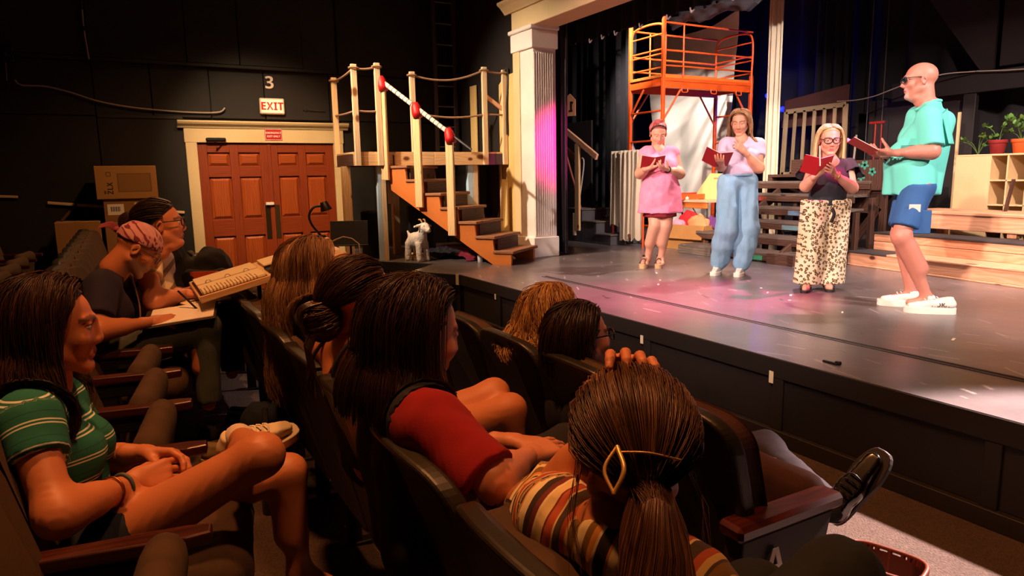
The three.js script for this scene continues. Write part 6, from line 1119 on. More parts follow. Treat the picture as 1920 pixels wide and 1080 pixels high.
{ // young woman in wide light jeans
  const J = JOINTS.jean, o = { f: 0.9, af: 1.05, lf: 0.9, bust: 0.052, cell: 0.014 };
  const g = newPerson('person with long brown hair, pale lilac shirt and wide light blue jeans on stage');
  const face = V(0.5, -0.3, 0.8);
  J.anR = [-5.2, 0.575, -5.39]; J.anL = [-5.0, 0.575, -5.5];
  const { M, MS, h } = addHead(g, J, { skin: NAT.tan, hs: 1.04, face, lid: 0.85, brow: [0.12, 0.07, 0.04], look: 0.3 });
  const hl = hand(J, 'L', { dir: [-0.2, 0.55, 0.6], nor: [-0.8, 0.1, -0.3], curl: [0.5, 0.6, 0.7, 0.75], thumb: [0.4, 0.4, 0.8] }), hr = hand(J, 'R', { dir: [0.5, 0.25, 0.7], nor: [-0.2, 0.9, -0.2], curl: [0.3, 0.35, 0.4, 0.45], thumb: [0.5, 0.3, 0.8] });
  skin(g, [bodyGeo(J, o), h, hl, hr], NAT.tan);
  const tee = clothMat(0xc0adc9, { roughness: 0.9 });
  const pel = A3(J.pelvis);
  const T = torsoPrims(J, o, 0.014); for (const s of ['L', 'R']) T.push(sleeve(J['sh' + s], J['el' + s], 0.072, 0.07, 0.5));
  T.push(minus(rc(A3(J.neck).addScaledVector(face, 0.04).add(V(0, 0.06, 0)), A3(J.headBase).add(V(0, 0.1, 0)), 0.06, 0.08)));
  garment(g, 'shirt', T, tee, { cuts: [[[0, pel.y + 0.06, 0], [0, -1, 0]]], disp: fold(0.006, 13) });
  const dn = tex(256, 256, (u, v) => rgbMix(H(0x8fb9d8), H(0x6d9cc2), 0.6 * fbm(u, v, 6, 4) + 0.25 * (tileNoise(u * 128, v * 32, 128, 32) - 0.2)));
  const P = [rc(A3(J.hipR).add(V(0, 0.06, 0)), A3(J.hipL).add(V(0, 0.06, 0)), 0.105, 0.105)];
  for (const s of ['R', 'L']) { const a = A3(J['hip' + s]), k = A3(J['kn' + s]), n = A3(J['an' + s]); const m = lerp3(k, n, 0.35); P.push(rc(a, k, 0.106, 0.112), rc(k, m, 0.112, 0.112), rc(m, lerp3(k, n, 0.86), 0.112, 0.085), rc(lerp3(k, n, 0.8), n.clone().add(V(0, 0.03, 0)), 0.08, 0.06)); }
  const jm = clothMat(0xffffff, { map: dn, roughness: 0.85 });
  const je = garment(g, 'jeans', P, jm, { k: 0.03, disp: (x, y, z) => 0.012 * nz((x - z) * 12, y * 2.2, 1) + 0.005 * nz(x * 26, y * 16, z * 26), uv: (x, y, z) => [(x - z) * 1.6, y * 1.6], cuts: [[[0, pel.y + 0.115, 0], [0, 1, 0]]] });
  mesh('waistband', tube([0, 1, 2, 3, 4, 5, 6, 7].map(i => { const a = i * 0.785, f = V(0.5, 0, 0.85), l = V(0.85, 0, -0.5); return pel.clone().add(V(0, 0.105, 0)).addScaledVector(l, 0.142 * Math.cos(a)).addScaledVector(f, 0.103 * Math.sin(a)); }), 0.012, 6, true, 48), jm, je);
  for (const [a, t] of [[[-5.24, SY, -5.45], [-5.13, SY, -5.26]], [[-5.05, SY, -5.58], [-4.93, SY, -5.38]]]) { const s = new THREE.Group(); s.name = 'shoe'; g.add(s); shoeParts(s, a, A3(t).sub(A3(a)), [0, 1, 0], 0.27, { sole: 0.03, mat: clothMat(0xe6e2da), soleMat: MAT.paperWhite, lace: MAT.paperWhite }); }
  const cols = [[0.19, 0.09, 0.04], [0.3, 0.15, 0.07], [0.42, 0.24, 0.12]];
  mesh('hair', merge([capGeo(1.04, cols[0]).applyMatrix4(M), growHair(M, { s: 1.04, n: 1200, len: (p, r) => 0.42 + 0.12 * r(), cols, seed: 9, vol: 0.012, back: 0.5, r: 0.0022, wave: 0.008, colliders: [[lerp3(J.shR, J.shL, 0.2), lerp3(J.shR, J.shL, 0.8), 0.068], [A3(J.neck), A3(J.headBase), 0.056], [lerp3(J.pelvis, J.neck, 0.5), A3(J.neck), 0.1]] }).geo()]), hairMat, g);
  openBook('dark red open booklet held low by the person in light jeans', [-4.99, 1.66, -5.11], [-0.5, 0.75, -0.6], [0.42, 0.0, -0.91], 0.14, 0.19, 0.4, 0x8a0f1a);
}
{ // woman in the pink dress
  const J = JOINTS.pink, o = { f: 1.1, af: 1.25, lf: 1.12, bust: 0.07, belly: 0.09, cell: 0.014 };
  const g = newPerson('person in a sleeveless pink dress with pinned up red hair on stage');
  const face = V(0.8, -0.4, 0.45);
  J.anR = [-6.06, 0.575, -5.16]; J.anL = [-5.97, 0.575, -5.28]; J.toR = [-5.97, 0.55, -5.08]; J.toL = [-5.86, 0.55, -5.21];
  const { M, MS, h } = addHead(g, J, { skin: NAT.fair, hs: 1.04, face, lid: 0.95, wide: 1.05, chin: 1, brow: [0.3, 0.12, 0.08], look: 0.3 });
  const hl = hand(J, 'L', { dir: [0.3, 0.1, 0.8], nor: [-0.2, 0.95, -0.1], curl: [0.25, 0.3, 0.35, 0.4], thumb: [0.5, 0.3, 0.7] }), hr = hand(J, 'R', { dir: [0.35, 0.15, -0.5], nor: [-0.2, 0.95, 0.1], curl: [0.4, 0.45, 0.5, 0.55], thumb: [0.5, 0.3, 0.7] });
  skin(g, [bodyGeo(J, o), h, hl, hr], NAT.fair);
  const pel = A3(J.pelvis), T = torsoPrims(J, o, 0.022); T.push(rc(pel.clone().add(V(0, 0.25, 0)), pel.clone().add(V(0, -0.25, 0)), 0.16, 0.215), rc(A3(J.hipR).add(V(0, 0.1, 0)), A3(J.hipR).add(V(-0.02, -0.24, 0.03)), 0.13, 0.15), rc(A3(J.hipL).add(V(0, 0.1, 0)), A3(J.hipL).add(V(0.02, -0.24, -0.03)), 0.13, 0.15));
  T.push(minus(rc(A3(J.neck).addScaledVector(face, 0.03).add(V(0, 0.06, 0)), A3(J.headBase).add(V(0, 0.1, 0)), 0.062, 0.09)));
  const pinkT = tex(256, 256, (u, v) => { const k = tileNoise(u * 64, v * 64, 64, 64); return rgbMix(H(0xe86a95), H(0xf4a3bd), 0.35 + 0.4 * fbm(u, v, 8, 3) + (k > 0.82 ? 0.25 : 0)); });
  const hem = 1.105;
  const dr = garment(g, 'dress', T, clothMat(0xffffff, { map: pinkT }), { cuts: [[[0, hem, 0], [0, -1, 0]]], disp: (x, y, z) => 0.01 * nz((x - z) * 11, y * 2, 4) + 0.003 * nz(x * 24, y * 18, z * 24), uv: (x, y, z) => [(x - z) * 2, y * 2] });
  const ring = (y, R, r2) => tube([...Array(24).keys()].map(i => { const a = i / 24 * 6.283; return V(pel.x + Math.cos(a) * R * 0.98, y + 0.004 * Math.sin(a * 12), pel.z + Math.sin(a) * R); }), r2, 6, true, 72);
  garment(g, 'slip', [cut(rc(pel.clone().add(V(0, -0.1, 0)), pel.clone().add(V(0, -0.3, 0)), 0.18, 0.19), [0, hem - 0.045, 0], [0, -1, 0])], std({ color: 0x7a1420, roughness: 0.9 }), { disp: fold(0.006, 16) });
  const cols = [[0.5, 0.1, 0.1], [0.62, 0.16, 0.16], [0.36, 0.07, 0.06]];
  const bunC = V(0, 0.125, -0.03).applyMatrix4(MS);
  const bun = new Strands(), r = rng(3); for (let i = 0; i < 160; i++) { const a = r() * 6.28, t = (r() - 0.5) * 2, pts = []; for (let k = 0; k <= 8; k++) { const q = a + k * 0.45; pts.push(V(Math.cos(q) * 0.048 * Math.sqrt(1 - t * t * 0.8), t * 0.026 + 0.006 * Math.sin(k), Math.sin(q) * 0.048 * Math.sqrt(1 - t * t * 0.8)).add(bunC)); } bun.add(pts, 0.004, 0.003, cols[i % 3]); }
  const hair = mesh('hair', merge([capGeo(1.04, cols[2]).applyMatrix4(M), growHair(M, { s: 1.04, n: 500, len: () => 0.3, cols, seed: 6, vol: 0.01, gather: bunC, r: 0.003 }).geo(), bun.geo()]), hairMat, g);
  mesh('headband', tube([[-0.08, 0.03, 0.0], [-0.06, 0.09, 0.03], [0, 0.117, 0.045], [0.06, 0.09, 0.03], [0.08, 0.03, 0.0]], 0.009, 7).applyMatrix4(MS), std({ color: 0x2a1416, roughness: 0.7 }), hair);
  const skinS = phys({ color: new THREE.Color().setRGB(...NAT.fair), roughness: 0.5 }), sole = std({ color: 0xcaa67c, roughness: 0.8 });
  for (const [a, t] of [[[-6.11, SY, -5.2], [-5.99, SY, -5.04]], [[-6.02, SY, -5.33], [-5.89, SY, -5.18]]]) { const s = new THREE.Group(); s.name = 'sandal'; g.add(s); const Mx = shoeParts(s, a, A3(t).sub(A3(a)), [0, 1, 0], 0.25, { sole: 0.045, soleMat: sole, mat: skinS, low: 1, cuff: 0 }); mesh('strap', [tube([[-0.045, 0.045, 0.17], [0, 0.1, 0.16], [0.045, 0.045, 0.17]], 0.01, 6), tube([[-0.04, 0.06, 0.1], [0, 0.125, 0.09], [0.04, 0.06, 0.1]], 0.008, 6), tube([[-0.036, 0.12, 0.04], [0, 0.13, 0.085], [0.036, 0.12, 0.04], [0, 0.12, 0.0]], 0.008, 6, true)].map(q => q.applyMatrix4(Mx)), MAT.blackPaint, s); }
  openBook('dark red open booklet held by the person in the pink dress', [-5.93, 1.635, -5.12], [-0.75, 0.55, -0.42], [0.46, 0, -0.88], 0.135, 0.19, 0.32, 0x8a0c1e);
  tag(mesh('wrist_watch', tube([0, 1, 2, 3, 4, 5].map(i => { const ax = unit(J.elL, J.wrL), u = V(0, 1, 0).cross(ax).normalize(), w = ax.clone().cross(u); return A3(J.wrL).addScaledVector(ax, -0.03).addScaledVector(u, 0.033 * Math.cos(i * 1.047)).addScaledVector(w, 0.033 * Math.sin(i * 1.047)); }), 0.007, 6, true, 24), MAT.blackMetal), 'dark watch on the wrist of the person in the pink dress', 'watch');
}
// ------------------------------------------------------------------ the people in the seats
const ringAt = (J, s, back, r, t) => { const ax = unit(J['el' + s], J['wr' + s]), u = V(0, 1, 0).cross(ax).normalize(), w = ax.clone().cross(u); return tube([0, 1, 2, 3, 4, 5, 6, 7].map(i => A3(J['wr' + s]).addScaledVector(ax, -back).addScaledVector(u, r * Math.cos(i * 0.785)).addScaledVector(w, r * Math.sin(i * 0.785))), t, 6, true, 32); };
const neckCut = (J, f, r = 0.062) => minus(rc(A3(J.neck).addScaledVector(A3(f), 0.03).add(V(0, 0.05, 0)), A3(J.headBase).add(V(0, 0.08, 0)), r, r + 0.02));
const coll = J => [[A3(J.shR), A3(J.shL), 0.075], [A3(J.neck), A3(J.headBase), 0.062], [lerp3(J.pelvis, J.neck, 0.45), A3(J.neck), 0.15]];
const trousers = (g, J, mat, r = 1, t = 0.92, o = {}) => {
  const P = [rc(J.hipR, J.hipL, 0.108 * r, 0.108 * r), rc(J.pelvis, lerp3(J.pelvis, J.neck, 0.12), 0.115 * r, 0.11 * r)];
  for (const s of ['R', 'L']) { P.push(rc(J['hip' + s], J['kn' + s], 0.1 * r, 0.07 * r)); if (J['an' + s]) P.push(sleeve(J['kn' + s], J['an' + s], 0.068 * r, 0.056 * r, t)); }
  return garment(g, o.name || 'trousers', P, mat, { disp: fold(0.006, 16), ...o });
};
const shoesFor = (g, J, s, toe, o) => { const an = A3(J['an' + s]), d = A3(toe).sub(an); d.y = 0; d.normalize(); const fy = o.ground ?? floorY(an.z); const heel = V(an.x, fy, an.z).addScaledVector(d, -0.06); const q = new THREE.Group(); q.name = 'shoe'; g.add(q); return shoeParts(q, heel, d, [0, 1, 0], o.L || 0.27, o); };
for (const n of ['red', 'bun']) for (const k in JOINTS[n]) JOINTS[n][k][2] -= 0.045; // sit clear of the seat backs
for (const [n, d] of [['red', 0.035], ['bun', 0.02], ['long', 0.015], ['gman', 0.015], ['blonde', 0.02], ['striped', 0.028], ['green', 0.025]]) for (const k of ['head', 'headBase', 'neck', 'shR', 'shL']) JOINTS[n][k][1] -= d;
{ // girl in the green striped shirt
  const J = JOINTS.green, o = { f: 0.9, af: 1.02, lf: 0.95, bust: 0.045, cell: 0.012, calf: [0, -0.03, 0.02] };
  const g = newPerson('person with long dark hair in a green striped shirt sitting cross-legged in the left foreground');
  const face = V(0.02, -0.08, -1), sk = NAT.warm; J.anR[1] += 0.035; J.anR[2] += 0.02;
  J.toL = [-2.0, 0.17, -0.62];
  const { M, MS, h } = addHead(g, J, { skin: sk, hs: 1.0, face, lid: 0.35, brow: [0.07, 0.04, 0.025], cell: 0.0042, look: 0 });
  const hr = hand(J, 'R', { dir: [-0.25, -0.02, -0.95], nor: [-0.75, -0.55, 0.2], curl: [0.5, 0.55, 0.6, 0.62], thumb: [0.35, 0.3, 0.5], cell: 0.0035 }), hl = hand(J, 'L', { dir: [0.45, -0.05, -0.85], nor: [0.5, -0.75, 0.1], curl: [0.45, 0.5, 0.55, 0.6], thumb: [0.35, 0.3, 0.5], cell: 0.0035 });
  skin(g, [bodyGeo(J, o), h, hl, hr], sk);
  const gt = tex(8, 512, (u, v) => { const f = (v * 8) % 1, m = f > 0.10 && f < 0.17 || f > 0.24 && f < 0.31; const k = f > 0.6 && f < 0.64; return m ? H(0xd8e0cf) : k ? H(0x0f4a40) : H(0x1b6b5a); });
  const T = torsoPrims(J, o, 0.012); for (const s of ['R', 'L']) T.push(sleeve(J['sh' + s], J['el' + s], 0.068, 0.062, 0.4)); T.push(neckCut(J, face, 0.066));
  const ua = unit(J.pelvis, J.neck), shR = A3(J.shR), dA = unit(J.shR, J.elR);
  garment(g, 'shirt', T, clothMat(0xffffff, { map: gt }), { cell: 0.008, disp: fold(0.004, 18), cuts: [[A3(J.pelvis).add(V(0, 0.03, 0)), [0, -1, 0]]], uv: (x, y, z) => { const p = V(x, y, z), a = p.clone().sub(shR), t = a.dot(dA), rad = a.clone().addScaledVector(dA, -t).length(); return rad < 0.085 && t > -0.02 && x > shR.x - 0.05 ? [0.5, 0.6 - t * 2.1] : [0.5, p.sub(A3(J.pelvis)).dot(ua) * 2.1]; } });
  trousers(g, { ...J, anR: null, anL: null, knR: lerp3(J.hipR, J.knR, 0.3).toArray(), knL: lerp3(J.hipL, J.knL, 0.3).toArray() }, clothMat(0x1c2436), 1.0, 0.9, { name: 'shorts' });
  const cols = [[0.02, 0.008, 0.005], [0.035, 0.014, 0.007], [0.06, 0.024, 0.011]];
  mesh('hair', merge([capGeo(1.0, cols[0], 0.01).applyMatrix4(M), growHair(M, { n: 2300, len: (p, r) => 0.36 + 0.08 * r(), cols, seed: 21, vol: 0.026, back: 0.55, r: 0.0015, wave: 0.006, waveF: 30, colliders: coll(J) }).geo()]), hairMat, g);
  // white trainers: the raised one rests across the other knee
  const shoeM = clothMat(0xd9cba8, { roughness: 0.8 });
  { const q = new THREE.Group(); q.name = 'shoe'; g.add(q); const an = A3(J.anR), d = V(-0.25, 0.14, -0.95).normalize(), up = V(0.35, 0.75, 0.1); const heel = an.clone().addScaledVector(d, -0.075).addScaledVector(up.clone().normalize(), -0.085); shoeParts(q, heel, d, up, 0.26, { sole: 0.026, mat: shoeM, soleMat: std({ color: 0xd8cdb4, roughness: 0.7 }), lace: MAT.paperWhite }); }
  shoesFor(g, J, 'L', J.toL, { sole: 0.026, mat: shoeM, soleMat: MAT.paper, lace: MAT.paperWhite, L: 0.26 });
  mesh('sock', sdfGeo([rc(lerp3(J.knR, J.anR, 0.9), J.anR, 0.04, 0.042)], { cell: 0.008 }), std({ color: 0xd9c8b4, roughness: 0.9 }), g);
  mesh('bead_bracelet', ringAt(J, 'R', 0.028, 0.031, 0.005), std({ color: 0x51635e, roughness: 0.5 }), g);
  mesh('gold_bangle', ringAt(J, 'R', 0.062, 0.035, 0.003), std({ color: 0xb9783a, metalness: 0.9, roughness: 0.3 }), g);
}
{ // man with the bandana, writing
  const J = JOINTS.band, o = { f: 0.98, af: 1.02, lf: 1.0, cell: 0.013, waist: 0.1, belly: 0.04 };
  const g = newPerson('person in a pink bandana and dark navy t-shirt writing on a clipboard in their lap');
  const face = V(0.06, -0.62, -0.78), up = V(0, 0.78, -0.62), sk = NAT.deep;
  const { M, MS, h } = addHead(g, J, { skin: sk, hs: 1.04, face, up, lid: 0.8, beard: [0.3, 0.25, 0.22], brow: [0.08, 0.05, 0.03], neckW: 1.15, nose: 1.2 });
  const hr = hand(J, 'R', { dir: [-0.1, -0.05, -0.95], nor: [-0.6, -0.75, 0.1], curl: [0.5, 0.6, 0.7, 0.75], thumb: [0.3, 0.3, 0.5] }), hl = hand(J, 'L', { dir: [0.5, -0.1, -0.8], nor: [0.1, -0.95, 0], curl: [0.2, 0.25, 0.3, 0.3] });
  skin(g, [bodyGeo(J, o), h, hr, hl], sk);
  const T = torsoPrims(J, o, 0.016); for (const s of ['R', 'L']) T.push(sleeve(J['sh' + s], J['el' + s], 0.076, 0.072, 0.72)); T.push(neckCut(J, face, 0.066));
  garment(g, 't_shirt', T, clothMat(0x1d1730), { disp: fold(0.006, 14), cuts: [[A3(J.pelvis).add(V(0, -0.02, 0)), [0, -1, 0]]] });
  const dn = tex(128, 128, (u, v) => rgbMix(H(0x4a5148), H(0x363d38), 0.6 * fbm(u, v, 6, 4) + 0.3 * (tileNoise(u * 64, v * 16, 64, 16) - 0.3)));
  trousers(g, J, clothMat(0xffffff, { map: dn }), 1.0, 0.97, { name: 'jeans' });
  for (const s of ['R', 'L']) shoesFor(g, J, s, A3(J['an' + s]).add(V(0.02, 0, -0.3)), { L: 0.29, sole: 0.03, mat: clothMat(s === 'R' ? 0x8a7448 : 0x30302e), soleMat: std({ color: 0xb59a6a, roughness: 0.7 }), lace: MAT.blackPaint });
  const bt = tex(256, 256, (u, v) => { const n = fbm(u, v, 10, 3), k = tileNoise(u * 26, v * 26, 26, 26); return k > 0.62 ? rgbMix(H(0x6a1f2e), H(0x8a3a48), n) : rgbMix(H(0xd5a3a6), H(0xb97d88), n); });
  const cap = sdfGeo([el([0, 0.04, -0.014], [0.086, 0.09, 0.107])], { cell: 0.006, disp: (x, y, z) => 0.004 * nz(x * 30, y * 40, z * 18), cuts: [[[0, 0.045, 0.09], [0, -1, 0.16]]] }); uvBy(cap, (x, y, z) => [x * 5 + z * 3, y * 5 + z * 2]);
  const bd = mesh('bandana', cap.applyMatrix4(MS), clothMat(0xffffff, { map: bt }), g);
  const kn = [place(sdfGeo([el([0, 0, 0], [0.02, 0.016, 0.018])], { cell: 0.005 }), 0, 0.03, -0.125)]; for (const s of [-1, 1]) kn.push(sheet((u, v) => [s * (0.008 + 0.03 * u) + 0.012 * (v - 0.5), 0.03 + 0.02 * Math.sin(u * 3) - 0.03 * u + 0.03 * (v - 0.5), -0.128 - 0.06 * u], 8, 4, 0.002));
  mesh('bandana_knot', merge(kn).applyMatrix4(MS), std({ color: 0x8f4150, roughness: 0.9 }), bd);
  mesh('glasses', glassesGeo(MS, { r: 0.0018, w: 0.025, h: 0.017, y: 0.004 }), MAT.ironGrey, g);
  mesh('lanyard', tube([A3(J.neck).add(V(0.03, -0.02, -0.08)), lerp3(J.neck, J.pelvis, 0.4).add(V(0.05, 0, -0.14)), lerp3(J.neck, J.pelvis, 0.75).add(V(0.04, 0, -0.16))], 0.004, 6), MAT.rope, g);
  // clipboard, papers and pen in the lap
  const c = thing('clipboard', 'clipboard with white papers on the lap of the person in the bandana', 'clipboard', [-3.79, 0.885, -0.22], -0.25); c.rotation.set(0.1, -0.2, -0.16);
  mesh('board', bx(0.25, 0.006, 0.34, 0, 0, 0, 0.002), std({ color: 0x3a2a1c, roughness: 0.6 }), c);
  mesh('paper_sheet', bx(0.225, 0.006, 0.3, 0, 0.007, -0.01, 0.001), MAT.paperWhite, c);
  const nb = thing('notebook', 'open notebook with cream pages beside the clipboard', 'notebook', [-4.08, 0.91, -0.34], 0.3); nb.rotation.set(0.1, 0.3, -0.05);
  mesh('page_block', [bx(0.16, 0.008, 0.22, -0.083, 0, 0, 0.001), bx(0.16, 0.008, 0.22, 0.083, 0.002, 0, 0.001)], MAT.paper, nb);
  tag(mesh('pen', bar([-3.8, 0.9, -0.3], [-3.84, 1.0, -0.22], 0.005), MAT.blackMetal), 'dark pen in the hand of the person in the bandana', 'pen');
}
{ // woman with glasses and dark bun
  const J = JOINTS.glw, o = { f: 0.98, af: 1.15, lf: 1.0, bust: 0.055, cell: 0.012 };
  const g = newPerson('person with dark bun and black framed glasses in a cream shirt at the drafting board');
  const face = V(0.12, 0.06, -1), sk = NAT.seat;
  const { M, MS, h } = addHead(g, J, { skin: sk, hs: 1.06, face, lid: 0.3, brow: [0.05, 0.03, 0.02], lip: [0.4, 0.1, 0.09], chin: 1 });
  skin(g, [bodyGeo(J, o), h, hand(J, 'R', { dir: [0.1, -0.2, -0.95], nor: [-0.2, -0.95, 0.1] }), hand(J, 'L', { nor: [0.1, -0.95, 0.1] })], sk);
  const st = tex(8, 256, (u, v) => ((v * 7) % 1 < 0.3 ? H(0x8f7a5c) : H(0xe6d7b8)));
  const T = torsoPrims(J, o, 0.014); for (const s of ['R', 'L']) T.push(sleeve(J['sh' + s], J['el' + s], 0.074, 0.07, 0.34)); T.push(neckCut(J, face, 0.064));
  garment(g, 'shirt', T, clothMat(0xffffff, { map: st }), { disp: fold(0.006, 14), cuts: [[A3(J.pelvis), [0, -1, 0]]], uv: (x, y, z) => [0.5, (y * 0.75 + z * 0.7) * 1.6] });
  trousers(g, J, clothMat(0x23222a), 1.0, 0.95);
  for (const s of ['R', 'L']) shoesFor(g, J, s, A3(J['an' + s]).add(V(0, 0, -0.3)), { mat: clothMat(0x2a2626), soleMat: MAT.blackPaint, L: 0.26 });
  const cols = [[0.02, 0.01, 0.007], [0.035, 0.017, 0.011], [0.05, 0.024, 0.014]], bc = V(0, 0.03, -0.15).applyMatrix4(MS);
  const bun = new Strands(), r = rng(8); for (let i = 0; i < 200; i++) { const a = r() * 6.28, t = (r() - 0.5) * 1.9, pts = []; for (let k = 0; k <= 8; k++) { const q = a + k * 0.45, R = 0.055 * Math.sqrt(Math.max(0.05, 1 - t * t)); pts.push(V(t * 0.045, Math.cos(q) * R, Math.sin(q) * R).add(bc)); } bun.add(pts, 0.0045, 0.003, cols[i % 3]); }
  mesh('hair', merge([capGeo(1.06, cols[0], 0.009).applyMatrix4(M), paint(sdfGeo([el(bc, [0.04, 0.05, 0.05])], { cell: 0.008 }), cols[0]), growHair(M, { s: 1.06, n: 700, len: () => 0.3, cols, seed: 31, vol: 0.014, gather: bc, r: 0.003 }).geo(), bun.geo()]), hairMat, g);
  mesh('glasses', glassesGeo(MS, { r: 0.0032, w: 0.028, h: 0.02 }), std({ color: 0x120d0c, roughness: 0.3 }), g);
}
{ // person in red sleeves and black vest
  const J = JOINTS.red, o = { f: 0.98, af: 1.05, lf: 0.98, cell: 0.012, bust: 0.045 };
  const g = newPerson('person with dark hair in red sleeves and a black vest, second row');
  const face = V(-0.02, -0.22, -0.97), sk = NAT.seat;
  const { M, MS, h } = addHead(g, J, { skin: sk, hs: 1.04, face, lid: 0.7, brow: [0.05, 0.03, 0.02], cell: 0.0042, wide: 1.04 });
  const hr = hand(J, 'R', { dir: [-0.35, -0.05, -0.93], nor: [-0.15, -0.95, 0.1], curl: [0.15, 0.18, 0.2, 0.22], thumb: [0.4, 0.2, 0.3], spread: 0.04, cell: 0.0042 }), hl = hand(J, 'L', { dir: [0.4, -0.1, -0.9], nor: [0.1, -0.95, 0.1] });
  skin(g, [bodyGeo(J, o), h, hr, hl], sk);
  const red = clothMat(0x8a0a10, { roughness: 0.95, sheen: 0 }), blk = clothMat(0x141218, { roughness: 0.85 });
  const T = torsoPrims(J, o, 0.012); for (const s of ['R', 'L']) T.push(sleeve(J['sh' + s], J['el' + s], 0.078, 0.078, 0.95)); T.push(neckCut(J, face, 0.06));
  garment(g, 'shirt', T, red, { cell: 0.009, disp: fold(0.009, 12), cuts: [[A3(J.pelvis), [0, -1, 0]]] });
  const Vv = torsoPrims(J, o, 0.03); Vv.push(neckCut(J, face, 0.068)); for (const s of ['R', 'L']) Vv.push({ ...minus(rc(lerp3(J['sh' + s], J['el' + s], 0.1), lerp3(J['sh' + s], J['el' + s], 1.2), 0.1, 0.12)), k: 0.006 });
  const vest = garment(g, 'vest', Vv, blk, { cell: 0.009, disp: fold(0.002, 12), cuts: [[A3(J.pelvis).add(V(0, -0.03, 0)), [0, -1, 0]]] });
  // scalloped lace along the vest front
  for (let i = 0; i < 9; i++) { const p = lerp3(A3(J.neck).add(V(0.09, -0.06, -0.12)), A3(J.pelvis).add(V(0.16, 0.02, -0.17)), i / 8); mesh('vest_scallop', new THREE.SphereGeometry(0.02, 8, 6).scale(0.5, 1, 1).translate(p.x, p.y, p.z), blk, vest); }
  trousers(g, J, clothMat(0x17151a), 1.06, 0.95);
  for (const s of ['R', 'L']) shoesFor(g, J, s, A3(J['an' + s]).add(V(0, 0, -0.3)), { mat: clothMat(0x1c1a1c), soleMat: MAT.blackPaint, L: 0.26 });
  const cols = [[0.02, 0.009, 0.006], [0.035, 0.015, 0.009], [0.055, 0.022, 0.012]];
  mesh('hair', merge([capGeo(1.04, cols[0], 0.01).applyMatrix4(M), growHair(M, { s: 1.04, n: 2300, len: (p, r) => (p.z > 0.02 ? 0.3 : 0.2) + 0.05 * r(), cols, seed: 41, vol: 0.024, back: 1.5, r: 0.0015, colliders: coll(J) }).geo()]), hairMat, g);
}
